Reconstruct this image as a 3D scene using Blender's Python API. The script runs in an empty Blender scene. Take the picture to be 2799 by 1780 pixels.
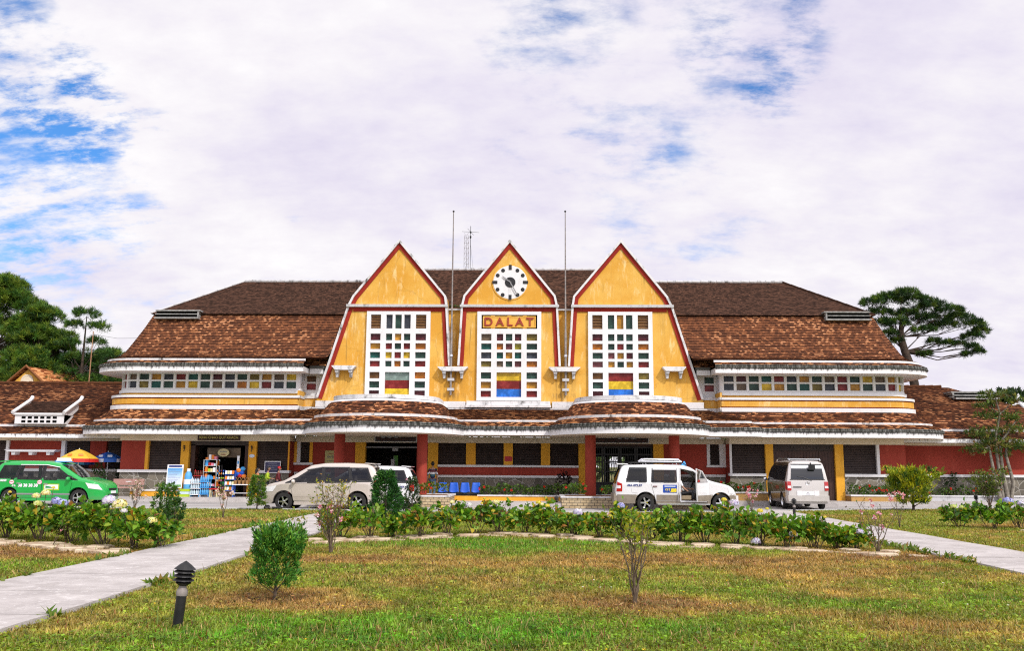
import bpy, bmesh, math, random
import numpy as np
from mathutils import Vector, Matrix
SC = bpy.context.scene
COL = SC.collection
rnd = random.Random(7)
NR = np.random.default_rng(11)
PI = math.pi
R = math.radians

# ------------------------------------------------------------------ materials
class NT:
    """small helper round a node tree"""
    def __init__(s, tree):
        s.t = tree; s.n = tree.nodes; s.l = tree.links
    def add(s, typ, **kw):
        nd = s.n.new(typ)
        for k, v in kw.items():
            if k.startswith('i_'):
                nd.inputs[int(k[2:])].default_value = v
            else:
                setattr(nd, k, v)
        return nd
    def link(s, a, b): s.l.new(a, b)
    def math(s, op, a, b=None, clamp=False):
        m = s.add('ShaderNodeMath', operation=op, use_clamp=clamp)
        for i, x in enumerate((a, b)):
            if x is None: continue
            if isinstance(x, (int, float)): m.inputs[i].default_value = x
            else: s.link(x, m.inputs[i])
        return m.outputs[0]
    def noise(s, vec, scale, detail=4, rough=0.55, dim='3D'):
        n = s.add('ShaderNodeTexNoise', noise_dimensions=dim)
        n.inputs['Scale'].default_value = scale
        n.inputs['Detail'].default_value = detail
        n.inputs['Roughness'].default_value = rough
        if vec is not None: s.link(vec, n.inputs['Vector'])
        return n.outputs[0]
    def mapr(s, v, a, b, c=0.0, d=1.0, smooth=True):
        m = s.add('ShaderNodeMapRange', interpolation_type='SMOOTHSTEP' if smooth else 'LINEAR')
        s.link(v, m.inputs[0])
        for i, x in enumerate((a, b, c, d)): m.inputs[i + 1].default_value = x
        return m.outputs[0]
    def mix(s, f, a, b, blend='MIX'):
        m = s.add('ShaderNodeMix', data_type='RGBA', blend_type=blend)
        for idx, x in ((0, f), (6, a), (7, b)):
            if isinstance(x, (int, float)): m.inputs[idx].default_value = x
            elif isinstance(x, tuple): m.inputs[idx].default_value = (x[0], x[1], x[2], 1)
            else: s.link(x, m.inputs[idx])
        return m.outputs[2]
    def ramp(s, v, stops, interp='LINEAR'):
        r = s.add('ShaderNodeValToRGB')
        r.color_ramp.interpolation = interp
        els = r.color_ramp.elements
        while len(els) < len(stops): els.new(0.5)
        for e, (p, c) in zip(els, stops):
            e.position = p; e.color = (c[0], c[1], c[2], 1)
        s.link(v, r.inputs[0])
        return r.outputs[0]
    def mapping(s, vec, scale=(1, 1, 1), loc=(0, 0, 0)):
        m = s.add('ShaderNodeMapping')
        m.inputs['Scale'].default_value = scale
        m.inputs['Location'].default_value = loc
        s.link(vec, m.inputs[0])
        return m.outputs[0]
    def bump(s, h, dist, strength=1.0):
        b = s.add('ShaderNodeBump')
        b.inputs['Strength'].default_value = strength
        b.inputs['Distance'].default_value = dist
        s.link(h, b.inputs['Height'])
        return b.outputs[0]

def mat(name, col=(.5, .5, .5), rough=.6, metal=0.0, spec=.5, coat=0.0):
    m = bpy.data.materials.new(name); m.use_nodes = True
    b = m.node_tree.nodes['Principled BSDF']
    b.inputs['Base Color'].default_value = (*col, 1)
    b.inputs['Roughness'].default_value = rough
    b.inputs['Metallic'].default_value = metal
    b.inputs['Specular IOR Level'].default_value = spec
    if coat: b.inputs['Coat Weight'].default_value = coat; b.inputs['Coat Roughness'].default_value = .06
    return m

def nmat(name, rough=.7, spec=.4):
    m = mat(name, rough=rough, spec=spec)
    nt = NT(m.node_tree); b = nt.n['Principled BSDF']
    tc = nt.add('ShaderNodeTexCoord')
    return m, nt, b, tc

def varied(name, c1, c2, scale=2.0, rough=.7, bumpd=0.004, bscale=30, spec=.35, lo=.35, hi=.65):
    """plain paint or stone with soft variation between two colours"""
    m, nt, b, tc = nmat(name, rough, spec)
    n = nt.noise(tc.outputs['Object'], scale, 5, .6)
    nt.link(nt.mix(nt.mapr(n, lo, hi), c1, c2), b.inputs['Base Color'])
    if bumpd:
        nt.link(nt.bump(nt.noise(tc.outputs['Object'], bscale, 3), bumpd), b.inputs['Normal'])
    return m

M = {}
def plaster(name, c_main, c_dark, c_light, streak=(.10, .07, .03), amount=.55, drips=()):
    """painted render: blotches, vertical rain streaks, worn light patches"""
    m, nt, b, tc = nmat(name, .85, .25)
    o = tc.outputs['Object']
    n1 = nt.noise(o, .55, 5, .6)
    n2 = nt.noise(nt.mapping(o, (1.6, 1.6, .42)), 2.2, 6, .68)
    n3 = nt.noise(nt.mapping(o, (4.5, 4.5, .25)), 1.3, 4, .6)
    n4 = nt.noise(o, 9.0, 5, .7)
    c = nt.mix(nt.mapr(n1, .38, .64), c_main, c_dark)
    c = nt.mix(nt.math('MULTIPLY', nt.mapr(n2, .52, .72), .75), c, c_light)
    c = nt.mix(nt.math('MULTIPLY', nt.mapr(n4, .55, .75), .30), c, c_dark)
    c = nt.mix(nt.math('MULTIPLY', nt.mapr(n3, .60, .80), amount), c, streak)
    vor = nt.add('ShaderNodeTexVoronoi', feature='DISTANCE_TO_EDGE'); vor.inputs['Scale'].default_value = .55
    wv = nt.add('ShaderNodeTexNoise'); wv.inputs['Scale'].default_value = 2.2; wv.inputs['Detail'].default_value = 5; nt.link(o, wv.inputs['Vector'])
    mv = nt.add('ShaderNodeMix', data_type='VECTOR'); mv.inputs[0].default_value = .35; nt.link(o, mv.inputs[4]); nt.link(wv.outputs['Color'], mv.inputs[5]); nt.link(mv.outputs[1], vor.inputs['Vector'])
    c = nt.mix(nt.math('MULTIPLY', nt.mapr(vor.outputs['Distance'], .010, .003), .16 if drips else .05), c, streak)
    if drips:
        sp = nt.add('ShaderNodeSeparateXYZ'); nt.link(o, sp.inputs[0])
        for (xc, zt, w, ln, a) in drips:
            fx = nt.mapr(nt.math('ABSOLUTE', nt.math('SUBTRACT', sp.outputs[0], xc)), w, w * .35)
            fz = nt.math('MULTIPLY', nt.mapr(sp.outputs[2], zt - ln, zt - .1), nt.mapr(sp.outputs[2], zt + .05, zt - .02))
            nn = nt.noise(nt.mapping(o, (7, 7, .5)), 1.0, 5, .7)
            c = nt.mix(nt.math('MULTIPLY', nt.math('MULTIPLY', fx, fz), nt.math('MULTIPLY', nt.mapr(nn, .40, .66), a)), c, (.085, .055, .030))
    nt.link(c, b.inputs['Base Color'])
    nt.link(nt.bump(nt.noise(o, 24, 4), .006, .6), b.inputs['Normal'])
    return m
DRIPS = ((-2.83, 6.5, .75, 1.7, .85), (2.80, 6.5, .75, 1.7, .85), (-8.36, 6.5, .55, 1.2, .35), (8.30, 6.5, .55, 1.2, .35), (-2.83, 5.4, 1.0, .6, .5), (2.8, 5.4, 1.0, .6, .5), (-7.9, 9.55, .3, 2.2, .25), (2.0, 9.55, .25, 2.5, .25), (-2.0, 9.55, .25, 2.0, .22), (7.8, 9.55, .3, 2.6, .25))
M['yellow'] = plaster('yellow_render', (.70, .41, .085), (.62, .31, .040), (.82, .62, .30), drips=DRIPS)
M['yellow_pale'] = plaster('pale_yellow_render', (.76, .43, .085), (.70, .36, .055), (.80, .50, .14))
M['ochre'] = plaster('ochre_paint', (.78, .40, .04), (.72, .34, .03), (.82, .46, .08), amount=.3)
M['red'] = plaster('brick_red_render', (.335, .050, .033), (.27, .038, .024), (.39, .075, .048), (.12, .02, .012), .5)
M['trim_red'] = plaster('dark_red_trim', (.30, .024, .015), (.25, .018, .012), (.36, .036, .024), (.08, .012, .01), .35)
M['beige'] = plaster('beige_render', (.78, .67, .52), (.72, .61, .46), (.82, .72, .57), (.3, .24, .17), .3)

def white_paint(name, base=(.72, .715, .725), grime=.35, dirt=(.25, .24, .23)):
    m, nt, b, tc = nmat(name, .6, .35)
    o = tc.outputs['Object']
    n = nt.noise(nt.mapping(o, (1, 1, .6)), 3.2, 7, .7)
    n2 = nt.noise(o, .8, 3, .5)
    f = nt.math('MULTIPLY', nt.math('MULTIPLY', nt.mapr(n, .48, .78), nt.mapr(n2, .3, .6)), grime, True)
    nt.link(nt.mix(f, base, dirt), b.inputs['Base Color'])
    nt.link(nt.bump(nt.noise(o, 30, 3), .003, .5), b.inputs['Normal'])
    return m
M['white'] = white_paint('white_paint', grime=.30)
M['white_worn'] = white_paint('weathered_white_paint', (.66, .66, .67), 1.6, (.10, .10, .095))
M['cement'] = white_paint('weathered_cement', (.50, .50, .51), 1.8, (.11, .11, .11))

def fascia_mat(name, streaks):
    """white gutter front with rain streaks that run down from its upper edge; UV v runs 0 bottom to 1 top"""
    m, nt, b, tc = nmat(name, .65, .3)
    uv = tc.outputs['UV']
    sep = nt.add('ShaderNodeSeparateXYZ'); nt.link(uv, sep.inputs[0])
    u, v = sep.outputs[0], sep.outputs[1]
    n = nt.noise(nt.mapping(uv, (6.5, .5, 0)), 1.0, 4, .7, '2D')
    nbig = nt.noise(nt.mapping(uv, (.35, .1, 0)), 1.0, 2, .5, '2D')
    # streak reach: top always, lower only where the noise is strong
    k = nt.math('ADD', n, nt.math('MULTIPLY', nt.math('SUBTRACT', v, .62), .55 * streaks))
    k = nt.math('ADD', k, nt.math('MULTIPLY', nt.math('SUBTRACT', nbig, .5), .35))
    f = nt.math('MULTIPLY', nt.mapr(k, .47, .72), .88)
    c = nt.mix(f, (.78, .77, .78), (.075, .072, .068))
    # panel joints every metre
    fr = nt.math('FRACT', nt.math('MULTIPLY', u, .92))
    j = nt.mapr(nt.math('ABSOLUTE', nt.math('SUBTRACT', fr, .5)), .488, .497)
    c = nt.mix(nt.math('MULTIPLY', j, .5), c, (.2, .2, .2))
    nt.link(c, b.inputs['Base Color'])
    nt.link(nt.bump(nt.noise(tc.outputs['Object'], 25, 3), .004, .5), b.inputs['Normal'])
    return m
M['fascia'] = fascia_mat('stained_white_fascia', 1.0)
M['fascia_clean'] = fascia_mat('cleaner_white_fascia', .35)
def gutter_mat():
    m, nt, b, tc = nmat('mossy_gutter', .85, .2)
    uv = tc.outputs['UV']
    n = nt.noise(nt.mapping(uv, (7.0, .7, 0)), 1.0, 4, .75, '2D')
    c = nt.ramp(n, [(.34, (.030, .032, .027)), (.52, (.10, .10, .09)), (.66, (.24, .24, .225)), (.80, (.60, .60, .60))])
    nt.link(c, b.inputs['Base Color'])
    return m
M['gutter'] = gutter_mat()

def tile_mat(name, fleck, dark, mid, light, patch=1.0):
    """clay tiles: one random tone per tile (UV cells), shadow lines between rows painted dark at the tile edges, bright newer tiles in loose patches"""
    m, nt, b, tc = nmat(name, .9, .12)
    uv = tc.outputs['UV']
    sep = nt.add('ShaderNodeSeparateXYZ'); nt.link(uv, sep.inputs[0])
    row = nt.math('FLOOR', sep.outputs[1]); fv = nt.math('FRACT', sep.outputs[1])
    off = nt.math('FRACT', nt.math('MULTIPLY', row, .5))
    ush = nt.math('ADD', sep.outputs[0], off); col = nt.math('FLOOR', ush)
    cmb = nt.add('ShaderNodeCombineXYZ'); nt.link(col, cmb.inputs[0]); nt.link(row, cmb.inputs[1])
    wn = nt.add('ShaderNodeTexWhiteNoise', noise_dimensions='2D'); nt.link(cmb.outputs[0], wn.inputs[0])
    w = wn.outputs[0]
    big = nt.noise(nt.mapping(uv, (.040, .055, 0)), 1.0, 7, .68, '2D')
    med = nt.noise(nt.mapping(uv, (.16, .30, 0)), 1.0, 4, .65, '2D')
    fine = nt.noise(nt.mapping(uv, (.9, .9, 0)), 1.0, 3, .7, '2D')
    base = nt.mix(nt.mapr(nt.math('ADD', nt.math('MULTIPLY', w, .45), nt.math('MULTIPLY', med, .75)), .35, .85), dark, mid)
    # bright tiles
    k = nt.math('ADD', nt.math('MULTIPLY', w, .85), nt.math('ADD', nt.math('MULTIPLY', nt.math('SUBTRACT', big, .5), 1.5 * patch), nt.math('MULTIPLY', nt.math('SUBTRACT', med, .5), .8)))
    k = nt.math('ADD', k, nt.math('MULTIPLY', nt.math('SUBTRACT', fine, .5), .5))
    f = nt.mapr(k, .86 - fleck, 1.12 - fleck)
    c = nt.mix(f, base, light)
    c = nt.mix(nt.math('MULTIPLY', nt.mapr(nt.math('MULTIPLY', f, w), .55, .9), .55), c, (min(1, light[0] * 1.25), light[1] * 1.5, light[2] * 1.9))
    edge = nt.math('MAXIMUM', nt.mapr(fv, .60, .80), nt.mapr(fv, .025, .015))  # shade of the row overlap, painted into the colour at lip and upper edge
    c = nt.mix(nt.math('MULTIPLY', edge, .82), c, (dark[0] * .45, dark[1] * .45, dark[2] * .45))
    nt.link(c, b.inputs['Base Color'])
    h = nt.mapr(nt.math('ABSOLUTE', nt.math('SUBTRACT', nt.math('FRACT', ush), .5)), .38, .5, 1, 0)
    nt.link(nt.bump(nt.math('ADD', h, w), .015, .8), b.inputs['Normal'])
    return m
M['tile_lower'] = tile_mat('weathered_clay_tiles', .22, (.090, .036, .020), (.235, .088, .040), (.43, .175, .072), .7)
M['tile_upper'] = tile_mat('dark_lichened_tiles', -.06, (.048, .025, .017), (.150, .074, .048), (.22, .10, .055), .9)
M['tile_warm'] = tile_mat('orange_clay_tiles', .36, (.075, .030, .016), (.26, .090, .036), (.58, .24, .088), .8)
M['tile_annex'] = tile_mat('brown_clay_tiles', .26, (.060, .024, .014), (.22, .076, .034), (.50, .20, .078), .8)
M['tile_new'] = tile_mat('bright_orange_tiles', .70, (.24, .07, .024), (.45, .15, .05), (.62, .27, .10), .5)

def stone_mat():
    m, nt, b, tc = nmat('crazy_stone_base', .8, .3)
    o = nt.mapping(tc.outputs['Object'], (1, 1, 1.15))
    wob = nt.add('ShaderNodeTexNoise'); wob.inputs['Scale'].default_value = 1.5; nt.link(o, wob.inputs['Vector'])
    mixv = nt.add('ShaderNodeMix', data_type='VECTOR'); mixv.inputs[0].default_value = .12
    nt.link(o, mixv.inputs[4]); nt.link(wob.outputs['Color'], mixv.inputs[5])
    ve = nt.add('ShaderNodeTexVoronoi', feature='DISTANCE_TO_EDGE'); ve.inputs['Scale'].default_value = 2.5
    vc = nt.add('ShaderNodeTexVoronoi', feature='F1'); vc.inputs['Scale'].default_value = 2.5
    nt.link(mixv.outputs[1], ve.inputs['Vector']); nt.link(mixv.outputs[1], vc.inputs['Vector'])
    cc = nt.ramp(vc.outputs['Color'], [(.2, (.11, .098, .078)), (.55, (.17, .15, .12)), (.85, (.22, .195, .155))])
    c = nt.mix(nt.mapr(ve.outputs['Distance'], .012, .03), (.42, .40, .36), cc)
    c = nt.mix(nt.math('MULTIPLY', nt.mapr(nt.noise(o, 6, 4), .5, .7), .4), c, (.10, .10, .07))
    nt.link(c, b.inputs['Base Color'])
    nt.link(nt.bump(nt.mapr(ve.outputs['Distance'], 0, .06), .02, .7), b.inputs['Normal'])
    return m
M['stone'] = stone_mat()
def brick_mat():
    m, nt, b, tc = nmat('pale_brick', .8, .3)
    o = tc.outputs['Object']
    br = nt.add('ShaderNodeTexBrick'); br.offset = .5
    br.inputs['Color1'].default_value = (.50, .39, .23, 1); br.inputs['Color2'].default_value = (.40, .30, .17, 1)
    br.inputs['Mortar'].default_value = (.11, .09, .065, 1)
    br.inputs['Scale'].default_value = 1.0; br.inputs['Mortar Size'].default_value = .012
    br.inputs['Brick Width'].default_value = .24; br.inputs['Row Height'].default_value = .115
    sp = nt.add('ShaderNodeSeparateXYZ'); nt.link(o, sp.inputs[0])
    cb = nt.add('ShaderNodeCombineXYZ')
    nt.link(nt.math('ADD', sp.outputs[0], sp.outputs[1]), cb.inputs[0]); nt.link(sp.outputs[2], cb.inputs[1])
    nt.link(cb.outputs[0], br.inputs['Vector'])
    c = nt.mix(nt.math('MULTIPLY', nt.mapr(nt.noise(o, 5, 5), .45, .7), .45), br.outputs['Color'], (.56, .47, .32))
    nt.link(c, b.inputs['Base Color'])
    nt.link(nt.bump(br.outputs['Fac'], -.012, .8), b.inputs['Normal'])
    return m
M['brick'] = brick_mat()

def pane_mat(name, c):
    m, nt, b, tc = nmat(name, .3, .25)
    n = nt.noise(tc.outputs['Object'], 2.6, 5, .7)
    nt.link(nt.mix(nt.mapr(n, .42, .68), (c[0] * .75, c[1] * .75, c[2] * .75), (min(1, c[0] * 1.35 + .01), min(1, c[1] * 1.35 + .012), min(1, c[2] * 1.35 + .012))), b.inputs['Base Color'])
    b.inputs['Roughness'].default_value = .28
    nt.link(nt.bump(nt.noise(tc.outputs['Object'], 14, 3), .004, .6), b.inputs['Normal'])
    return m
PANE = dict(g=(.020, .055, .040), t=(.008, .085, .070), r=(.19, .014, .012), m=(.075, .008, .012), a=(.42, .20, .018),
            o=(.40, .13, .010), y=(.60, .40, .02), s=(.040, .046, .060), b=(.13, .055, .012), u=(.015, .13, .50),
            k=(.15, .10, .06), p=(.20, .27, .24), e=(.18, .13, .02), w=(.16, .045, .05), l=(.28, .25, .02))
for k_, c_ in PANE.items(): M['pane_' + k_] = pane_mat('coloured_glass_' + k_, c_)
PK = list(PANE)
M['vent_grey'] = varied('grey_vent_cement', (.20, .20, .195), (.33, .33, .32), 5, .8)
M['ochre_dull'] = plaster('faded_ochre', (.48, .29, .10), (.40, .24, .08), (.54, .36, .16))
M['shutter'] = varied('dark_shutter', (.030, .020, .018), (.048, .032, .028), 3, .55)
M['door_wood'] = varied('dark_brown_wood', (.040, .016, .012), (.060, .026, .018), 4, .5)
M['dark'] = mat('dark_void', (.006, .006, .006), .9, spec=.1)
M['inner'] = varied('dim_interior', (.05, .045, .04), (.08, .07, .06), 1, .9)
M['iron'] = mat('black_iron', (.012, .012, .013), .45, .2)
M['pole_metal'] = varied('grey_painted_steel', (.16, .15, .15), (.28, .24, .22), 6, .5, 0)
M['black_paint'] = varied('black_paint', (.010, .010, .011), (.022, .021, .021), 8, .45, .001)
M['chrome'] = mat('bright_metal', (.72, .73, .75), .22, 1.0)
M['rubber'] = varied('tyre_rubber', (.016, .016, .016), (.030, .028, .026), 9, .85)
M['glass_dark'] = mat('tinted_glass', (.012, .014, .016), .04, spec=.7)
M['led'] = mat('dark_sign_board', (.020, .008, .010), .4)
M['sign_brown'] = varied('brown_sign_board', (.040, .016, .013), (.052, .022, .018), 5, .5)
M['bark'] = varied('bark', (.060, .042, .030), (.12, .09, .065), 7, .95, .03, 14)
M['bark_pine'] = varied('dark_pine_bark', (.028, .020, .015), (.070, .048, .034), 6, .95, .03, 12)
M['bark_grey'] = varied('grey_bark', (.16, .14, .115), (.27, .245, .20), 6, .95, .02, 14)
M['twig'] = varied('brown_twig', (.085, .060, .040), (.16, .12, .08), 12, .9, 0)
M['skin'] = mat('skin', (.42, .23, .15), .55)
M['hair'] = mat('black_hair', (.012, .010, .009), .5)
M['granite'] = varied('pink_granite', (.36, .20, .17), (.44, .27, .23), 30, .5)
M['soil'] = varied('dry_soil', (.17, .092, .05), (.26, .15, .085), 3, .95, .03, 12)

def car_paint(name, c, metal=0.0, dirty=.25):
    m, nt, b, tc = nmat(name, .28, .5)
    o = tc.outputs['Object']
    sp = nt.add('ShaderNodeSeparateXYZ'); nt.link(o, sp.inputs[0])
    low = nt.mapr(sp.outputs[2], .75, .25)
    f = nt.math('MULTIPLY', nt.math('MULTIPLY', low, nt.mapr(nt.noise(o, 5, 5), .35, .7)), dirty)
    nt.link(nt.mix(f, c, (.20, .17, .13)), b.inputs['Base Color'])
    b.inputs['Metallic'].default_value = metal
    b.inputs['Coat Weight'].default_value = .7; b.inputs['Coat Roughness'].default_value = .05
    return m
M['p_green'] = car_paint('green_taxi_paint', (.008, .36, .060))
M['p_gold'] = car_paint('champagne_paint', (.56, .50, .445), .25)
M['p_white'] = car_paint('white_car_paint', (.70, .70, .71))
M['p_silver'] = car_paint('pale_silver_paint', (.54, .51, .485), .15)
M['p_brown'] = car_paint('brown_car_paint', (.095, .060, .032), .2)
M['p_trim'] = varied('grey_brown_trim', (.20, .17, .13), (.26, .22, .17), 5, .5, 0)
def tint_glass(name, t):
    m = bpy.data.materials.new(name); m.use_nodes = True
    nt = NT(m.node_tree); nt.n.remove(nt.n['Principled BSDF'])
    tr = nt.add('ShaderNodeBsdfTransparent'); tr.inputs[0].default_value = (t, t * 1.02, t * 1.04, 1)
    gl = nt.add('ShaderNodeBsdfGlossy'); gl.inputs['Roughness'].default_value = .02
    fr = nt.add('ShaderNodeFresnel'); fr.inputs[0].default_value = 1.5
    mx = nt.add('ShaderNodeMixShader')
    nt.link(fr.outputs[0], mx.inputs[0]); nt.link(tr.outputs[0], mx.inputs[1]); nt.link(gl.outputs[0], mx.inputs[2])
    nt.link(mx.outputs[0], nt.n['Material Output'].inputs[0])
    return m
M['glass'] = tint_glass('tinted_car_glass', .34)
M['glass_clear'] = tint_glass('clear_car_glass', .62)
M['lamp_clear'] = mat('clear_lamp_lens', (.78, .78, .80), .1, spec=.8)
M['lamp_red'] = mat('red_lamp_lens', (.42, .012, .010), .15, spec=.7)
M['lamp_orange'] = mat('orange_lamp_lens', (.6, .16, .01), .2)
M['seat_cloth'] = mat('grey_seat_cloth', (.20, .18, .16), .9)
M['seat_tan'] = mat('tan_seat_cloth', (.44, .34, .22), .85)
def plain(key, name, c, rough=.5, spec=.4):
    if key not in M: M[key] = mat(name, c, rough, 0, spec)
    return M[key]
for k_, c_ in dict(blue_plastic=(.010, .095, .52), sky_blue=(.06, .34, .72), bright_white=(.82, .82, .84), bottle_blue=(.10, .38, .70),
                   water=(.55, .68, .75), orange=(.72, .20, .02), crimson=(.45, .015, .02), lime=(.40, .55, .03), coral=(.75, .20, .12),
                   maroon=(.13, .012, .018), hat_red=(.48, .012, .016), navy=(.02, .03, .09), jeans=(.09, .16, .27), teal_shirt=(.03, .13, .17),
                   cream=(.72, .63, .34), crate_green=(.01, .24, .07), basket=(.30, .16, .06), umb_yellow=(.66, .42, .04), umb_blue=(.012, .10, .42),
                   umb_red=(.50, .02, .015), brass=(.42, .37, .14), pink=(.70, .22, .32), sign_yellow=(.85, .68, .02), plate_blue=(.01, .06, .36),
                   dark_trousers=(.018, .019, .024), cola=(.14, .03, .015), letter_gold=(.50, .42, .14), notice_dark=(.05, .05, .12),
                   poster_green=(.10, .32, .06), poster_pale=(.60, .68, .82), grey_plastic=(.25, .25, .26), letter_red=(.30, .035, .022),
                   letter_dim=(.10, .018, .012), text_blue=(.03, .05, .20), text_grey=(.22, .23, .28), hydrant=(.4, .02, .02)).items():
    plain(k_, k_.replace('_', ' '), c_)

# ------------------------------------------------------------------ object helpers
def put(name, me, parent=None, loc=None, rotz=0.0):
    o = bpy.data.objects.new(name, me); COL.objects.link(o)
    if parent is not None: o.parent = parent
    if loc is not None: o.location = loc
    if rotz: o.rotation_euler = (0, 0, rotz)
    return o
def tag(o, label, cat, group=None):
    o['label'] = label; o['category'] = cat
    if group: o['group'] = group
    return o
def thing(name, label, cat, loc=(0, 0, 0), rotz=0.0, group=None):
    return tag(put(name, None, None, loc, rotz), label, cat, group)
def structure(o):
    o['kind'] = 'structure'; return o

class MB:
    def __init__(s): s.v = []; s.f = []; s.m = []; s.uv = []
    def face(s, pts, mi=0, uv=None):
        b = len(s.v); s.v += [tuple(p) for p in pts]
        s.f.append(tuple(range(b, b + len(pts)))); s.m.append(mi)
        s.uv.append(uv if uv else [(0, 0)] * len(pts))
    def box(s, x0, x1, y0, y1, z0, z1, mi=0):
        if x0 > x1: x0, x1 = x1, x0
        if y0 > y1: y0, y1 = y1, y0
        if z0 > z1: z0, z1 = z1, z0
        P = [(x, y, z) for z in (z0, z1) for y in (y0, y1) for x in (x0, x1)]
        b = len(s.v); s.v += P
        for q in ((0, 2, 3, 1), (4, 5, 7, 6), (0, 1, 5, 4), (2, 6, 7, 3), (0, 4, 6, 2), (1, 3, 7, 5)):
            s.f.append(tuple(b + i for i in q)); s.m.append(mi); s.uv.append([(0, 0)] * 4)
        return s
    def obox(s, c, sx, sy, sz, rot, mi=0):
        """box turned by a matrix (or z angle)"""
        if isinstance(rot, (int, float)): rot = Matrix.Rotation(rot, 3, 'Z')
        b = len(s.v); c = Vector(c)
        for z in (-.5, .5):
            for y in (-.5, .5):
                for x in (-.5, .5):
                    s.v.append(tuple(c + rot @ Vector((x * sx, y * sy, z * sz))))
        for q in ((0, 2, 3, 1), (4, 5, 7, 6), (0, 1, 5, 4), (2, 6, 7, 3), (0, 4, 6, 2), (1, 3, 7, 5)):
            s.f.append(tuple(b + i for i in q)); s.m.append(mi); s.uv.append([(0, 0)] * 4)
        return s
    def prism(s, poly, y0, y1, mi=0, mf=None):
        """polygon in xz (counter-clockwise seen from -y) extruded along y"""
        n = len(poly)
        a = [(x, y0, z) for x, z in poly]; b = [(x, y1, z) for x, z in poly]
        s.face(a, mi if mf is None else mf); s.face(b[::-1], mi)
        for i in range(n):
            j = (i + 1) % n
            s.face([a[j], a[i], b[i], b[j]], mi)
        return s
    def plan(s, poly, z0, z1, mi=0, mtop=None):
        """polygon in xy (counter-clockwise from above) extruded along z"""
        n = len(poly)
        a = [(x, y, z0) for x, y in poly]; b = [(x, y, z1) for x, y in poly]
        s.face(b, mi if mtop is None else mtop); s.face(a[::-1], mi)
        for i in range(n):
            j = (i + 1) % n
            s.face([a[i], a[j], b[j], b[i]], mi)
        return s
    def tube(s, pts, radii, n=8, mi=0, cap=True):
        pts = [Vector(p) for p in pts]
        if isinstance(radii, (int, float)): radii = [radii] * len(pts)
        rings = []; prev = None
        for i, p in enumerate(pts):
            d = (pts[min(i + 1, len(pts) - 1)] - pts[max(i - 1, 0)])
            if d.length < 1e-9: d = Vector((0, 0, 1))
            d.normalize()
            if prev is None:
                u = d.orthogonal().normalized()
            else:
                u = prev - d * prev.dot(d)
                u = u.normalized() if u.length > 1e-6 else d.orthogonal().normalized()
            prev = u; w = d.cross(u)
            rings.append([p + (u * math.cos(2 * PI * k / n) + w * math.sin(2 * PI * k / n)) * radii[i] for k in range(n)])
        b = len(s.v)
        for r in rings: s.v += [tuple(q) for q in r]
        for i in range(len(rings) - 1):
            for k in range(n):
                k2 = (k + 1) % n
                s.f.append((b + i * n + k, b + i * n + k2, b + (i + 1) * n + k2, b + (i + 1) * n + k)); s.m.append(mi); s.uv.append([(0, 0)] * 4)
        if cap:
            s.f.append(tuple(b + k for k in range(n))[::-1]); s.m.append(mi); s.uv.append([(0, 0)] * n)
            e = b + (len(rings) - 1) * n
            s.f.append(tuple(e + k for k in range(n))); s.m.append(mi); s.uv.append([(0, 0)] * n)
        return s
    def lathe(s, prof, c=(0, 0, 0), n=24, mi=0, axis='z', mis=None, cap=True):
        """profile [(r, h)] turned round an axis through c"""
        b = len(s.v)
        for r, h in prof:
            for k in range(n):
                a = 2 * PI * k / n; x, y = r * math.cos(a), r * math.sin(a)
                if axis == 'z': s.v.append((c[0] + x, c[1] + y, c[2] + h))
                elif axis == 'y': s.v.append((c[0] + x, c[1] + h, c[2] - y))
                else: s.v.append((c[0] + h, c[1] + x, c[2] + y))
        for i in range(len(prof) - 1):
            for k in range(n):
                k2 = (k + 1) % n
                s.f.append((b + i * n + k, b + i * n + k2, b + (i + 1) * n + k2, b + (i + 1) * n + k))
                s.m.append(mi if mis is None else mis[i]); s.uv.append([(0, 0)] * 4)
        for i, fl in ((0, True), (len(prof) - 1, False)):
            if cap and prof[i][0] > 1e-5:
                q = [b + i * n + k for k in range(n)]
                s.f.append(tuple(q[::-1] if fl else q)); s.m.append(mi if mis is None else mis[min(i, len(prof) - 2)]); s.uv.append([(0, 0)] * n)
        return s
    def ball(s, c, rx, ry, rz, nu=12, nv=8, mi=0):
        b = len(s.v)
        for j in range(nv + 1):
            t = PI * j / nv
            for i in range(nu):
                p = 2 * PI * i / nu
                s.v.append((c[0] + rx * math.sin(t) * math.cos(p), c[1] + ry * math.sin(t) * math.sin(p), c[2] + rz * math.cos(t)))
        for j in range(nv):
            for i in range(nu):
                i2 = (i + 1) % nu
                s.f.append((b + j * nu + i, b + (j + 1) * nu + i, b + (j + 1) * nu + i2, b + j * nu + i2)); s.m.append(mi); s.uv.append([(0, 0)] * 4)
        return s
    def strip(s, rows, mi=0, uvs=None, closed=False):
        """rows of points -> quads"""
        b = len(s.v); n = len(rows[0])
        for r in rows: s.v += [tuple(p) for p in r]
        for i in range(len(rows) - 1):
            for k in range(n if closed else n - 1):
                k2 = (k + 1) % n
                s.f.append((b + i * n + k, b + i * n + k2, b + (i + 1) * n + k2, b + (i + 1) * n + k))
                s.m.append(mi[i] if isinstance(mi, list) else mi)
                s.uv.append([uvs[i][k], uvs[i][k2], uvs[i + 1][k2], uvs[i + 1][k]] if uvs else [(0, 0)] * 4)
        return s
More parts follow.
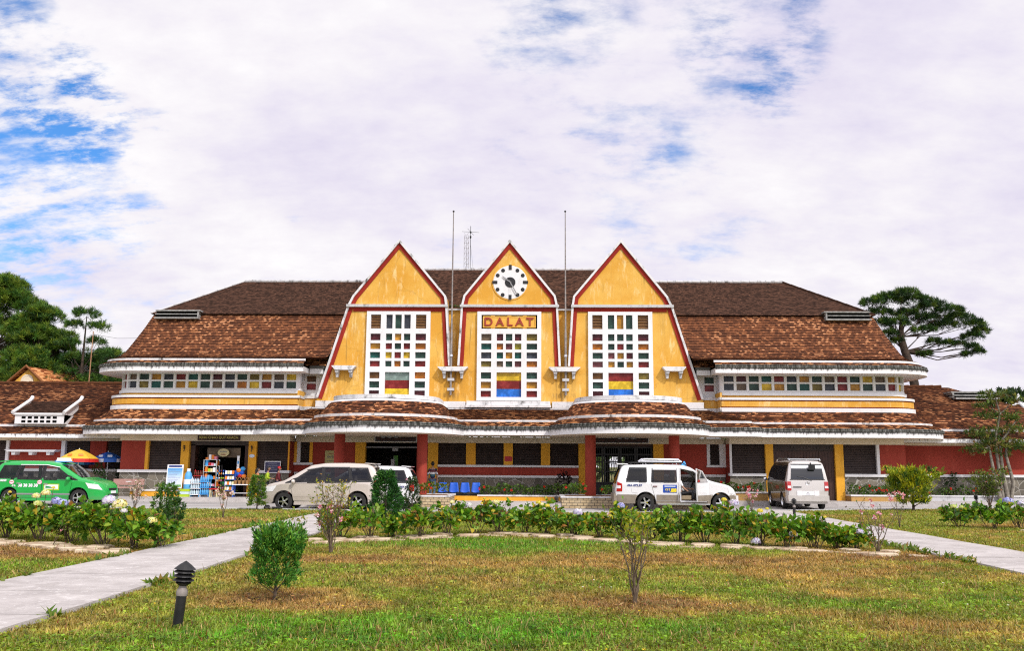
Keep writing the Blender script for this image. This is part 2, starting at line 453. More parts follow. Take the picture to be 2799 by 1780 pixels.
    def mesh(s, name, mats, smooth=None, merge=False):
        me = bpy.data.meshes.new(name)
        me.from_pydata(s.v, [], s.f)
        for m in mats: me.materials.append(m)
        me.polygons.foreach_set('material_index', s.m)
        uvl = me.uv_layers.new(name='UVMap')
        flat = np.array([c for q in s.uv for p in q for c in p], dtype=np.float32)
        uvl.data.foreach_set('uv', flat)
        if merge:
            bm = bmesh.new(); bm.from_mesh(me)
            bmesh.ops.remove_doubles(bm, verts=bm.verts, dist=1e-4)
            bmesh.ops.dissolve_degenerate(bm, edges=bm.edges, dist=1e-5)
            bm.to_mesh(me); bm.free()
        if smooth is not None:
            me.shade_smooth()
            me.set_sharp_from_angle(angle=R(smooth))
        me.update()
        return me
    def build(s, name, mats, parent=None, loc=None, rotz=0.0, smooth=None, merge=False):
        if not isinstance(mats, (list, tuple)): mats = [mats]
        return put(name, s.mesh(name, mats, smooth, merge), parent, loc, rotz)

def text_mesh(body, size, depth=.01, align='CENTER', bold=0.0, spacing=1.0):
    cu = bpy.data.curves.new('t', 'FONT'); cu.body = body; cu.size = size; cu.extrude = depth; cu.align_x = align; cu.align_y = 'CENTER'
    cu.offset = bold; cu.space_character = spacing
    o = bpy.data.objects.new('t', cu); COL.objects.link(o)
    dg = bpy.context.evaluated_depsgraph_get()
    me = bpy.data.meshes.new_from_object(o.evaluated_get(dg))
    bpy.data.objects.remove(o); bpy.data.curves.remove(cu)
    return me
def text(name, body, size, m, parent, loc, rot=(PI / 2, 0, 0), width=None, depth=.006, bold=0.0, spacing=1.0, height=None):
    me = text_mesh(body, size, depth, bold=bold, spacing=spacing); me.materials.clear(); me.materials.append(m)
    xs = [v.co.x for v in me.vertices]; ys = [v.co.y for v in me.vertices]
    sx = width / (max(xs) - min(xs)) if width else 1; sy = height / (max(ys) - min(ys)) if height else 1
    cx, cy = (max(xs) + min(xs)) / 2, (max(ys) + min(ys)) / 2
    for v in me.vertices: v.co.x = (v.co.x - cx) * sx; v.co.y = (v.co.y - cy) * sy
    o = put(name, me, parent, loc); o.rotation_euler = rot
    return o
def copy_tree(root, loc=None, rotz=None, label=None, group=None):
    r = root.copy(); COL.objects.link(r)
    if loc is not None: r.location = loc
    if rotz is not None: r.rotation_euler = (0, 0, rotz)
    if label: r['label'] = label
    if group: r['group'] = group
    for ch in [o for o in COL.objects if o.parent == root]:
        c = ch.copy(); COL.objects.link(c); c.parent = r
        for g in [o for o in COL.objects if o.parent == ch]:
            d = g.copy(); COL.objects.link(d); d.parent = c
    return r

# ------------------------------------------------------------------ camera
F_PX, W_PX, H_PX = 2480.0, 2799.0, 1780.0
PITCH, YAW, ROLL = R(8.82), R(1.3), R(.36)
CAM = Vector((46.5 * math.tan(YAW) + .12, -46.5, 1.78))
fw = Vector((-math.sin(YAW) * math.cos(PITCH), math.cos(YAW) * math.cos(PITCH), math.sin(PITCH)))
rt = Vector((math.cos(YAW), math.sin(YAW), 0)); up = rt.cross(fw)
rt2 = rt * math.cos(ROLL) + up * math.sin(ROLL); up2 = up * math.cos(ROLL) - rt * math.sin(ROLL)
cd = bpy.data.cameras.new('camera'); cd.sensor_width = 36; cd.lens = 36 * F_PX / W_PX; cd.clip_end = 3000; cd.clip_start = .1
co = bpy.data.objects.new('camera', cd); COL.objects.link(co)
co.matrix_world = Matrix(((rt2.x, up2.x, -fw.x, CAM.x), (rt2.y, up2.y, -fw.y, CAM.y), (rt2.z, up2.z, -fw.z, CAM.z), (0, 0, 0, 1)))
SC.camera = co
def sky_dir(px, py):
    d = fw * F_PX + rt2 * (px - W_PX / 2) - up2 * (py - H_PX / 2)
    return d.normalized()

# ------------------------------------------------------------------ world and sun
SUN_EL, SUN_AZ = R(44), R(36)      # azimuth: to the right of straight behind the camera
sun_pos = Vector((math.sin(SUN_AZ) * math.cos(SUN_EL), -math.cos(SUN_AZ) * math.cos(SUN_EL), math.sin(SUN_EL)))
sl = bpy.data.lights.new('sun', 'SUN'); sl.energy = 2.5; sl.angle = R(2.5); sl.color = (1.0, .95, .87)
so = bpy.data.objects.new('sun', sl); COL.objects.link(so)
so.rotation_euler = sun_pos.to_track_quat('Z', 'Y').to_euler()
wd = bpy.data.worlds.new('World'); SC.world = wd; wd.use_nodes = True
wt = NT(wd.node_tree); bg = wt.n['Background']; bg.inputs[1].default_value = .10
sk = wt.add('ShaderNodeTexSky', sky_type='NISHITA', sun_disc=False)
sk.sun_elevation = SUN_EL; sk.sun_rotation = math.atan2(sun_pos.x, sun_pos.y); sk.altitude = 1400
tcw = wt.add('ShaderNodeTexCoord'); dirv = tcw.outputs['Generated']
spw = wt.add('ShaderNodeSeparateXYZ'); wt.link(dirv, spw.inputs[0])
zz = wt.math('MAXIMUM', wt.math('ADD', spw.outputs[2], .34), .05)
cbw = wt.add('ShaderNodeCombineXYZ')
wt.link(wt.math('DIVIDE', spw.outputs[0], zz), cbw.inputs[0]); wt.link(wt.math('DIVIDE', spw.outputs[1], zz), cbw.inputs[1])
pl = cbw.outputs[0]
n_a = wt.noise(pl, 2.3, 9, .60)
n_b = wt.noise(wt.mapping(pl, (1.0, 1.5, 1), (7, 3, 0)), 5.2, 8, .62)
n_c = wt.noise(wt.mapping(pl, (1, 1, 1), (2, 9, 0)), 1.9, 5, .55)
n_d = wt.noise(wt.mapping(pl, (1.0, 1.5, 1), (31, 5, 0)), 11.0, 6, .62)
dens = wt.math('ADD', wt.math('MULTIPLY', n_a, .55), wt.math('MULTIPLY', n_b, .45))
holes = None
for (hx, hy, rad, s) in ((165, 270, 3.6, .20), (245, 335, 3.0, .20), (400, 400, 2.8, .12), (100, 470, 4.4, .12), (330, 510, 4.4, .11), (120, 590, 4.6, .11),
                         (560, 500, 4.0, .06), (60, 645, 3, .07), (800, 505, 3.5, .05), (1990, 110, 3.2, .10), (2140, 130, 3.0, .11), (2110, 200, 2.6, .12), (1430, 110, 3.0, .05), (1800, 420, 2.2, .07),
                         (20, 40, 2.6, .13), (1470, 5, 3.0, .07), (1640, 320, 3.5, .05), (1560, 50, 4, .05)):
    d = sky_dir(hx, hy)
    dt = wt.add('ShaderNodeVectorMath', operation='DOT_PRODUCT'); wt.link(dirv, dt.inputs[0]); dt.inputs[1].default_value = d
    h = wt.mapr(dt.outputs['Value'], math.cos(R(rad * 1.35)), 1.0, 0, s * 1.12)
    holes = h if holes is None else wt.math('MAXIMUM', holes, h)
# big solid bank of cloud over the middle
d = sky_dir(800, 220); dt = wt.add('ShaderNodeVectorMath', operation='DOT_PRODUCT'); wt.link(dirv, dt.inputs[0]); dt.inputs[1].default_value = d
bank = wt.mapr(dt.outputs['Value'], math.cos(R(15)), math.cos(R(7)), 0, .12)
d = sky_dir(2500, 500); dt = wt.add('ShaderNodeVectorMath', operation='DOT_PRODUCT'); wt.link(dirv, dt.inputs[0]); dt.inputs[1].default_value = d
bank = wt.math('ADD', bank, wt.mapr(dt.outputs['Value'], math.cos(R(16)), math.cos(R(6)), 0, .06))
n_e = wt.noise(wt.mapping(pl, (1.0, 1.7, 1), (11, 23, 0)), 7.5, 8, .68)
n_f = wt.noise(wt.mapping(pl, (.75, 1.9, 1), (3, 13, 0)), 11.0, 6, .62)
frag = wt.math('MULTIPLY', wt.mapr(n_e, .64, .40, .28, 1.0), wt.mapr(n_f, .70, .40, .45, 1.0))
holes = wt.math('MULTIPLY', holes, frag)
dens = wt.math('ADD', wt.math('SUBTRACT', dens, wt.math('MULTIPLY', holes, 1.75)), bank)
cover = wt.mapr(wt.math('ADD', dens, wt.math('MULTIPLY', wt.math('SUBTRACT', n_d, .5), .26)), .22, .50)
tone = wt.math('ADD', wt.math('MULTIPLY', n_c, .55), wt.math('ADD', wt.math('MULTIPLY', n_a, .20), wt.math('MULTIPLY', n_d, .25)))
ccol = wt.ramp(tone, [(.36, (.80, .75, .93)), (.45, (.90, .855, .98)), (.54, (1.0, .965, 1.02)), (.64, (1.10, 1.08, 1.09))])
cs = wt.add('ShaderNodeVectorMath', operation='SCALE'); wt.link(ccol, cs.inputs[0]); cs.inputs['Scale'].default_value = 8.0
sdt = wt.add('ShaderNodeVectorMath', operation='DOT_PRODUCT'); wt.link(dirv, sdt.inputs[0]); sdt.inputs[1].default_value = sun_pos
glow = wt.mapr(sdt.outputs['Value'], .25, 1.0, 0.0, .9)      # cloud in front of the sun is much brighter
cs2 = wt.add('ShaderNodeVectorMath', operation='SCALE'); wt.link(cs.outputs[0], cs2.inputs[0]); wt.link(wt.math('ADD', glow, 1.0), cs2.inputs['Scale'])
blue = wt.mix(1.0, sk.outputs[0], (.55, 1.12, 1.65), 'MULTIPLY')
wt.link(wt.mix(cover, blue, cs2.outputs[0]), bg.inputs[0])

SC.view_settings.view_transform = 'Standard'; SC.view_settings.look = 'None'; SC.view_settings.gamma = 1; SC.view_settings.exposure = .22
try:
    SC.cycles.use_denoising = False; SC.cycles.filter_width = 1.15; SC.cycles.sample_clamp_indirect = 4
    SC.cycles.max_bounces = 6; SC.cycles.transparent_max_bounces = 12; SC.cycles.diffuse_bounces = 3; SC.cycles.glossy_bounces = 3
except Exception: pass
# ================================================================== railway station
G = -0.70
ST = thing('railway_station', 'long yellow station building with three pointed gables and brown tiled roofs', 'building', (0, 0, 0))

def wpath(o, sg, fy=-0.9, sx=20.15, r=1.3, by=8.9, xin=9.0, xin_back=5.0, nc=9, back=True):
    """plan line of a wing at offset o: front, outer front corner, side, outer back corner, back"""
    P = [(xin, fy - o)]
    for k in range(1, 9):
        P.append((xin + (sx - r - xin) * k / 9 if r + o > 0 else xin + (sx + o - xin) * k / 9, fy - o))
    rr = r + o
    def corner(cx, cy, a0, dy):
        for k in range(nc):
            if rr > 0:
                a = a0 + (PI / 2) * k / (nc - 1)
                P.append((cx + rr * math.cos(a), cy + rr * math.sin(a)))
            else:
                P.append((cx + rr, cy + rr * dy))
    corner(sx - r, fy + r, -PI / 2, -1)
    if back:
        corner(sx - r, by - r, 0, 1)
        P.append((xin_back, by + o))
    return [(sg * x, y) for x, y in P]

def arc_u(P):
    u = [0.0]
    for a, b in zip(P, P[1:]): u.append(u[-1] + math.hypot(b[0] - a[0], b[1] - a[1]))
    return u

def loft(profile, path, mats_idx, mb, vmode='len', uscale=1.0):
    """profile [(o, z)], path(o, z) -> plan points"""
    rows = []; uvs = []; u0 = None; v = 0.0
    for i, (o, z) in enumerate(profile):
        P = path(o, z)
        if u0 is None: u0 = [q * uscale for q in arc_u(P)]
        if i: v = v + math.hypot(o - profile[i - 1][0], z - profile[i - 1][1]) if vmode == 'len' else i / (len(profile) - 1)
        rows.append([(x, y, z) for x, y in P]); uvs.append([(a, v) for a in u0])
    mb.strip(rows, mats_idx, uvs)

def tile_rows(line, pitch=.15, lift=.03, under=.022):
    """profile of stepped tile rows along a profile line [(o, z)] that climbs; returns points and row numbers"""
    seg = [0.0]
    for a, b in zip(line, line[1:]): seg.append(seg[-1] + math.hypot(b[0] - a[0], b[1] - a[1]))
    n = max(1, round(seg[-1] / pitch)); out = []
    def at(d):
        for k in range(len(line) - 1):
            if d <= seg[k + 1] + 1e-9:
                t = (d - seg[k]) / (seg[k + 1] - seg[k])
                a, b = line[k], line[k + 1]; L = seg[k + 1] - seg[k]
                return (a[0] + (b[0] - a[0]) * t, a[1] + (b[1] - a[1]) * t), ((b[0] - a[0]) / L, (b[1] - a[1]) / L)
        return line[-1], ((line[-1][0] - line[-2][0]) / 1, 0)
    for i in range(n):
        (p, t), (q, t2) = at(seg[-1] * i / n), at(seg[-1] * (i + 1) / n)
        nx, nz = t[1], -t[0]                       # outward normal of a climbing inward line
        if nz < 0: nx, nz = -nx, -nz
        out.append((p, float(i)))
        out.append(((p[0] + nx * lift - t[0] * under, p[1] + nz * lift - t[1] * under), i + .02))
        out.append(((q[0] + nx * .004, q[1] + nz * .004), i + .98))
    return out
def tiles(line, path, mb, mi=0, pitch=.15, lift=.03, cell=.17):
    pr = tile_rows(line, pitch, lift)
    rows = []; uvs = []; u0 = None
    for (o, z), v in pr:
        P = path(o, z)
        if u0 is None: u0 = [q / cell for q in arc_u(P)]
        rows.append([(x, y, z) for x, y in P]); uvs.append([(a, v) for a in u0])
    mb.strip(rows, mi, uvs)

def gable_edge(z):
    if z >= 9.88: return 8.3
    return 9.74 + (8.30 - 9.74) * (z - 5.16) / (9.88 - 5.16)

# ---- the two wings -------------------------------------------------------------
CLERE = ['gykaegsmgtrsagkr', 'agsryoskgyagtesr']
def wing(sg):
    side = []
    eave_in = lambda z: max(10.15, gable_edge(z) + .02)
    pe = lambda o, z: wpath(o, sg, xin=10.15, xin_back=5, back=True)
    # eave: soffit, fascia, gutter, tile strip, white band
    mb = MB(); loft([(-.2, 6.36), (1.1, 6.36)], pe, 0, mb); mb.build('eave_soffit', [M['white']], ST)
    mb = MB(); loft([(1.1, 6.36), (1.1, 6.60)], pe, 0, mb, 'unit'); mb.strip([[(sg * 10.15, -2.0, 6.36), (sg * 10.15, -.9, 6.36)], [(sg * 10.15, -2.0, 6.60), (sg * 10.15, -.9, 6.60)]])
    mb.build('eave_fascia', [M['fascia_clean'] if sg < 0 else M['fascia']], ST)
    mb = MB(); loft([(1.1, 6.60), (1.17, 6.63), (1.17, 6.68), (1.12, 6.69), (1.15, 6.73), (1.12, 6.77), (1.02, 6.77)], pe, 0, mb); mb.build('gutter', [M['gutter']], ST)
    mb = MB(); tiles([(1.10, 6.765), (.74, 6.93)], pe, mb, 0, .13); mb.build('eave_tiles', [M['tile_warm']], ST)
    mb = MB(); loft([(.76, 6.90), (.76, 7.03), (.55, 7.06)], pe, 0, mb); mb.build('roof_band', [M['white_worn'] if sg < 0 else M['white']], ST)
    # steep lower roof (stops along the gable's sloping edge)
    def pr(o, z): return wpath(o, sg, xin=gable_edge(z) + .02 - .3 * min(1, max(0, (-.2 - o) / .6)), xin_back=5)
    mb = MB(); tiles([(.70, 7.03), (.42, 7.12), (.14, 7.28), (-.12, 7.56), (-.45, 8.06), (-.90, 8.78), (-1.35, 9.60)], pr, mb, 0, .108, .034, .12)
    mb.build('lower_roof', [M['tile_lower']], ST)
    # shallow upper roof closing on the ridge
    pu = lambda o, z: wpath(o, sg, xin=5.0, xin_back=5)
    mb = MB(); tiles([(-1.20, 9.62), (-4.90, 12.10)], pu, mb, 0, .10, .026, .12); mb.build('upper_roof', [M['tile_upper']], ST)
    # ridge and hip caps
    mb = MB()
    for k in range(22):
        x0 = 15.25 - k * .46; mb.tube([(sg * x0, 4.0, 12.13), (sg * (x0 - .47), 4.0, 12.15)], [.075, .095], 8)
    mb.build('ridge_cap', [M['cement']], ST)
    mb = MB()
    for yb, y2 in ((.30, 4.0), (7.7, 4.0)):
        for k in range(10):
            t0, t1 = k / 10, (k + 1) / 10
            f = lambda t: (sg * (18.95 - 3.7 * t), yb + (y2 - yb) * t, 9.66 + 2.48 * t)
            mb.tube([f(t0), f(t1)], [.045, .06], 8)
    mb.build('hip_cap', [M['cement'] if sg < 0 else M['tile_upper']], ST)
    # vent box below the break at the outer corner
    v = put('roof_vent', None, ST)
    x0, x1 = 16.32, 18.55
    def vb(mb, a, b, y0, y1, z0, z1): mb.box(sg * a, sg * b, y0, y1, z0, z1)
    fr = MB(); vb(fr, x0 - .08, x1 + .05, .02, 1.2, 9.72, 9.79); vb(fr, x0, x1 + .1, .10, 1.2, 9.555, 9.60); vb(fr, x0, x1 + .1, .0, 1.2, 9.32, 9.40); vb(fr, x0, x0 + .08, .06, 1.2, 9.402, 9.718)
    fr.build('vent_frame', [M['vent_grey']], v)
    dk = MB(); vb(dk, x0 + .09, x1 + .06, .16, 1.1, 9.402, 9.554); vb(dk, x0 + .09, x1 + .04, .16, 1.1, 9.601, 9.719); dk.build('vent_slot', [M['dark']], v)
    # clerestory band: white grid wall that follows the rounded corner
    P = [(10.58, 0.02), (10.58, -.30), (10.58, -.68)]
    for k in range(5):
        a = PI + (PI / 2) * k / 4; P.append((10.80 + .22 * math.cos(a), -.68 + .22 * math.sin(a)))
    P.append((18.85, -.9))
    for k in range(1, 13):
        a = -PI / 2 + (PI / 2) * k / 12; P.append((18.85 + 1.3 * math.cos(a), .4 + 1.3 * math.sin(a)))
    P += [(20.15, 4.0)]
    U = arc_u(P)
    def at(u, o):
        u = max(0, min(U[-1] - 1e-6, u))
        for k in range(len(P) - 1):
            if u <= U[k + 1]:
                t = (u - U[k]) / (U[k + 1] - U[k]); a, b = P[k], P[k + 1]
                x, y = a[0] + (b[0] - a[0]) * t, a[1] + (b[1] - a[1]) * t
                L = math.hypot(b[0] - a[0], b[1] - a[1]); nx, ny = (b[1] - a[1]) / L, -(b[0] - a[0]) / L
                return (sg * (x + nx * o), y + ny * o)
    us = [0, .20, .58]; holes = {1}
    u = .58 + .44; pitch, w = .628, .505
    while u + w < U[-1] - .3:
        us += [u, u + w]; holes.add(len(us) - 2); u += pitch
    us.append(U[-1])
    zs = [5.48, 5.60, 5.94, 6.02, 6.32, 6.37]; hz = {1, 3}
    mb = MB(); panes = MB(); ci = 0
    nsub = 4
    for i in range(len(us) - 1):
        cu = [us[i] + (us[i + 1] - us[i]) * k / nsub for k in range(nsub + 1)]
        long_ = (us[i + 1] - us[i]) > 2
        for j in range(len(zs) - 1):
            z0, z1 = zs[j], zs[j + 1]
            if i in holes and j in hz:
                c = [at(q, 0) for q in cu]; d = [at(q, -.13) for q in cu]
                for a, b, m_ in ((0, 1, 0),):
                    mb.strip([[(x, y, z0) for x, y in c], [(x, y, z0) for x, y in d]])
                    mb.strip([[(x, y, z1) for x, y in c], [(x, y, z1) for x, y in d]])
                for e in (0, -1):
                    mb.face([(*c[e], z0), (*d[e], z0), (*d[e], z1), (*c[e], z1)])
                key = CLERE[0 if j == 3 else 1][(ci * 1 + (0 if sg < 0 else 5)) % 16]
                panes.strip([[(x, y, z0) for x, y in d], [(x, y, z1) for x, y in d]], PK.index(key))
            else:
                c = [at(q, 0) for q in cu]
                mb.strip([[(x, y, z0) for x, y in c], [(x, y, z1) for x, y in c]])
        if i in holes: ci += 1
    cw = mb.build('window_band', [M['white']], ST)
    panes.build('pane', [M['pane_' + k] for k in PK], cw)
    # mouldings under the windows
    pb = lambda o, z: wpath(o, sg, xin=10.55, xin_back=10.6)
    for nm, prof, m_ in (('window_sill', [(-.05, 5.48), (.10, 5.48), (.10, 5.34), (-.05, 5.34)], 'white'),
                         ('moulding', [(.0, 5.34), (.0, 5.23)], 'yellow_pale'),
                         ('moulding', [(.0, 5.23), (.45, 5.21), (.45, 5.09), (.30, 5.09)], 'white'),
                         ('moulding', [(.34, 5.09), (.34, 5.03)], 'trim_red'),
                         ('moulding', [(.34, 5.03), (.40, 5.03), (.40, 4.76), (.34, 4.76)], 'yellow'),
                         ('moulding', [(.34, 4.76), (.34, 4.70)], 'trim_red'),
                         ('moulding', [(.34, 4.70), (.47, 4.70), (.47, 4.50), (.40, 4.46)], 'white')):
        mb = MB(); loft(prof, pb, 0, mb); mb.build(nm, [M[m_]], ST)
    mb = MB(); mb.box(sg * 10.50, sg * 10.60, -1.22, .25, 4.40, 5.47); mb.build('wall_band', [M['yellow']], ST)
    mb = MB(); mb.box(sg * 10.46, sg * 10.62, -1.36, .2, 4.50, 4.70); mb.box(sg * 10.46, sg * 10.62, -1.34, .2, 5.09, 5.22); mb.build('moulding', [M['white_worn']], ST)
    # set-back wall beside the gable with its own small window
    xs = [9.0, 9.98, 10.46, 10.578]; zz_ = [5.30, 5.60, 5.93, 6.01, 6.33, 6.58]
    mb = MB(); pn = MB(); e = sg
    for i in range(3):
        for j in range(5):
            a, b, z0, z1 = xs[i], xs[i + 1], zz_[j], zz_[j + 1]
            if i == 1 and j in (1, 3):
                for q in ([(a, z0), (b, z0)], [(b, z0), (b, z1)], [(b, z1), (a, z1)], [(a, z1), (a, z0)]):
                    mb.face([(e * q[0][0], 0, q[0][1]), (e * q[1][0], 0, q[1][1]), (e * q[1][0], .1, q[1][1]), (e * q[0][0], .1, q[0][1])])
                pn.face([(e * a, .1, z0), (e * b, .1, z0), (e * b, .1, z1), (e * a, .1, z1)], PK.index('r' if j == 1 else ('b' if sg < 0 else 'g')))
            else:
                mb.face([(e * a, 0, z0), (e * b, 0, z0), (e * b, 0, z1), (e * a, 0, z1)])
    sw = mb.build('setback_wall', [M['white']], ST); pn.build('pane', [M['pane_' + k] for k in PK], sw)
    mb = MB(); mb.box(sg * 9.0, sg * 10.9, -.30, .3, 5.14, 5.28); mb.box(sg * 9.0, sg * 10.6, -.34, .3, 4.52, 4.72); mb.build('ledge', [M['white_worn']], ST)
    mb = MB(); mb.box(sg * 9.0, sg * 10.6, -.24, .3, 4.722, 5.138); mb.build('wall_band', [M['yellow']], ST)
    mb = MB(); mb.box(sg * 9.46, sg * 10.14, -.78, .6, 6.36, 6.62); mb.build('eave_fascia', [M['white_worn']], ST)
    mb = MB(); mb.box(sg * 9.40, sg * 10.14, -.82, .6, 6.622, 6.76); mb.build('gutter', [M['gutter']], ST)
    # roof infill from the small eave up to the lower roof
    mb = MB(); tiles([(0.0, 6.77), (-.5, 7.3)], lambda o, z: [(sg * 9.32, -.76 - o), (sg * 10.6, -.76 - o)], mb, 0, .13); mb.build('eave_tiles', [M['tile_warm']], ST)
    # lower canopy round the wing
    pc = lambda o, z: wpath(o, sg, xin=10.5, xin_back=19.0)
    mb = MB(); loft([(-.3, 3.22), (1.65, 3.22)], pc, 0, mb); mb.build('canopy_soffit', [M['beige']], ST)
    mb = MB(); loft([(1.65, 3.22), (1.65, 3.48)], pc, 0, mb, 'unit'); mb.build('canopy_fascia', [M['fascia']], ST)
    mb = MB(); loft([(1.65, 3.48), (1.73, 3.51), (1.73, 3.55), (1.68, 3.56), (1.71, 3.60), (1.66, 3.64), (1.55, 3.64)], pc, 0, mb); mb.build('gutter', [M['gutter']], ST)
    mb = MB(); tiles([(1.64, 3.64), (1.18, 3.87)], pc, mb, 0, .10); mb.build('canopy_tiles', [M['tile_warm']], ST)
    mb = MB(); loft([(1.20, 3.84), (1.20, 3.96), (1.05, 3.98)], pc, 0, mb); mb.build('roof_band', [M['white_worn']], ST)
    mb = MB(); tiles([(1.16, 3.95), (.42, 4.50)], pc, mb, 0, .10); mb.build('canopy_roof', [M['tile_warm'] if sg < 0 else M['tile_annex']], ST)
for sg in (-1, 1): wing(sg)
# upper wall that closes the wings behind the clerestory (keeps the inside dark)
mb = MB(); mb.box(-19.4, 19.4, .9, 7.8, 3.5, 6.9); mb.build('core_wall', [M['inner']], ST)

# ---- three gables ----------------------------------------------------------------
def offset_line(P, d):
    """offset an open polyline in xz to its right side by d with mitres"""
    out = []
    for i, p in enumerate(P):
        ns = []
        for a, b in ((i - 1, i), (i, i + 1)):
            if a < 0 or b >= len(P): continue
            dx, dz = P[b][0] - P[a][0], P[b][1] - P[a][1]; L = math.hypot(dx, dz); ns.append((dz / L, -dx / L))
        nx = sum(n[0] for n in ns) / len(ns); nz = sum(n[1] for n in ns) / len(ns)
        q = nx * nx + nz * nz
        out.append((p[0] + nx * d / q, p[1] + nz * d / q))
    return out
def band(mb, P, d0, d1, y0, y1):
    A, B = offset_line(P, d0), offset_line(P, d1)
    for i in range(len(P) - 1):
        q = [A[i], B[i], B[i + 1], A[i + 1]]
        f = [(x, y0, z) for x, z in q]; g = [(x, y1, z) for x, z in q]
        mb.face(f); mb.face(g[::-1])
        mb.face([f[0], f[3], g[3], g[0]]); mb.face([f[1], g[1], g[2], f[2]])
        if i == 0: mb.face([f[0], g[0], g[1], f[1]])
        if i == len(P) - 2: mb.face([f[3], f[2], g[2], g[3]])

def gable(line, body, ledge):
    """line: outline polyline running bottom left, apex, bottom right; body: closed wall polygon"""
    g = MB().prism(body, G, 1.2).build('gable', [M['yellow']], ST)
    mb = MB(); band(mb, line, -.02, .085, G - .16, G + .45); mb.build('coping', [M['white_worn']], g)
    mb = MB(); band(mb, line, .087, .275, G - .055, G - .002); mb.build('trim', [M['trim_red']], g)
    x0, x1, xa, xb = ledge
    mb = MB().box(x0, x1, G - .24, G - .003, 9.81, 9.94); mb.build('ledge', [M['cement']], g)
    mb = MB().box(xa, xb, G - .06, G - .002, 9.60, 9.808); mb.build('trim', [M['trim_red']], g)
    # tiled roof behind the wall
    top = [p for p in line if p[1] > 9.0]
    rf = offset_line(top, .12)
    mb = MB()
    for i in range(len(rf) - 1):
        mb.face([(rf[i][0], G + .4, rf[i][1]), (rf[i][0], 4.6, rf[i][1]), (rf[i + 1][0], 4.6, rf[i + 1][1]), (rf[i + 1][0], G + .4, rf[i + 1][1])])
    mb.build('gable_roof', [M['tile_upper']], ST)
    return g
def side_gable(sg):
    L = [(-9.74, 5.16), (-8.30, 9.88), (-8.06, 10.39), (-5.73, 13.36), (-3.28, 10.40), (-3.20, 9.88), (-3.0, 6.80)]
    B = [(-9.80, 4.6), (-2.9, 4.6), (-2.9, 6.78), (-3.0, 6.80), (-3.2, 9.88), (-3.28, 10.4), (-5.73, 13.36), (-8.06, 10.39), (-8.30, 9.88), (-9.74, 5.16)]
    if sg > 0:
        L = [(-x, z) for x, z in L][::-1]; B = [(-x, z) for x, z in B][::-1]
    led = (-8.36, -3.15, -8.02, -3.45)
    if sg > 0: led = (3.15, 8.36, 3.45, 8.02)
    return gable(L, B, led)
gl, gr = side_gable(-1), side_gable(1)
LC = [(-2.60, 6.80), (-2.46, 9.88), (-2.34, 10.42), (0, 13.36), (2.34, 10.42), (2.46, 9.88), (2.60, 6.80)]
BC = [(-2.898, 4.6), (2.898, 4.6), (2.898, 6.78), (2.6, 6.80), (2.46, 9.88), (2.34, 10.42), (0, 13.36), (-2.34, 10.42), (-2.46, 9.88), (-2.6, 6.8), (-2.898, 6.78)]
gc = gable(LC, BC, (-2.53, 2.53, -2.2, 2.2))
for s_ in (-1, 1):
    mb = MB(); mb.box(s_ * 2.35, s_ * 3.35, .10, .9, 6.7, 9.78); mb.build('valley_wall', [M['yellow']], ST)
    mb = MB(); mb.box(s_ * 2.5, s_ * 3.2, -.08, .95, 9.782, 9.86); mb.build('valley_gutter', [M['cement']], ST)
# roof between the gables
mb = MB(); tiles([(0, 9.86), (-3.9, 12.80)], lambda o, z: [(-5.2, .1 - o), (5.2, .1 - o)], mb, 0, .10, .026, .15)
mb.strip([[(-5.2, 4.0, 12.80), (5.2, 4.0, 12.80)], [(-5.2, 8, 9.8), (5.2, 8, 9.8)]], 0, [[(0, 0), (40, 0)], [(0, 25), (40, 25)]])
mb.build('middle_roof', [M['tile_upper']], ST)
mb = MB()
for k in range(24):
    x0 = -5.2 + k * .44; mb.tube([(x0, 4.0, 12.83), (x0 + .45, 4.0, 12.85)], [.075, .095], 8)
mb.build('ridge_cap', [M['cement']], ST)

# ---- tall windows ------------------------------------------------------------------
def grid_window(cx, xs, zs, holes, y0, depth, panes, name='tall_window', louvres=()):
    """white frame made of solid cells; panes sit at the bottom of their reveals"""
    mb = MB(); pn = MB()
    X0, X1, Z0, Z1 = xs[0], xs[-1], zs[0], zs[-1]
    solid = [[True] * (len(zs) - 1) for _ in range(len(xs) - 1)]
    for (i0, i1, j0, j1) in holes:
        for i in range(i0, i1):
            for j in range(j0, j1): solid[i][j] = False
    for i in range(len(xs) - 1):
        for j in range(len(zs) - 1):
            if solid[i][j]:
                mb.face([(cx + xs[i], y0, zs[j]), (cx + xs[i + 1], y0, zs[j]), (cx + xs[i + 1], y0, zs[j + 1]), (cx + xs[i], y0, zs[j + 1])])
    def reveal(a, b, c, d, yb):
        for p, q in (((a, c), (b, c)), ((b, c), (b, d)), ((b, d), (a, d)), ((a, d), (a, c))):
            mb.face([(cx + p[0], y0, p[1]), (cx + q[0], y0, q[1]), (cx + q[0], yb, q[1]), (cx + p[0], yb, p[1])])
    for (i0, i1, j0, j1) in holes: reveal(xs[i0], xs[i1], zs[j0], zs[j1], y0 + depth)
    reveal(X0, X1, Z0, Z1, y0 + depth + .02)
    wdw = mb.build(name, [M['white']], ST)
    for (a, b, c, d, key) in panes:
        pn.face([(cx + a, y0 + depth, c), (cx + b, y0 + depth, c), (cx + b, y0 + depth, d), (cx + a, y0 + depth, d)], PK.index(key))
    pn.build('pane', [M['pane_' + k] for k in PK], wdw)
    if louvres:
        for (a, b, c, d) in louvres:
            lv = MB(); n = 5
            for k in range(n):
                z = c + (d - c) * (k + .5) / n
                lv.obox((cx + (a + b) / 2, y0 + depth - .035, z), (b - a) - .01, .075, .014, Matrix.Rotation(R(-32), 3, 'X'))
            lv.build('louvre', [M['basket']], wdw)
    return wdw
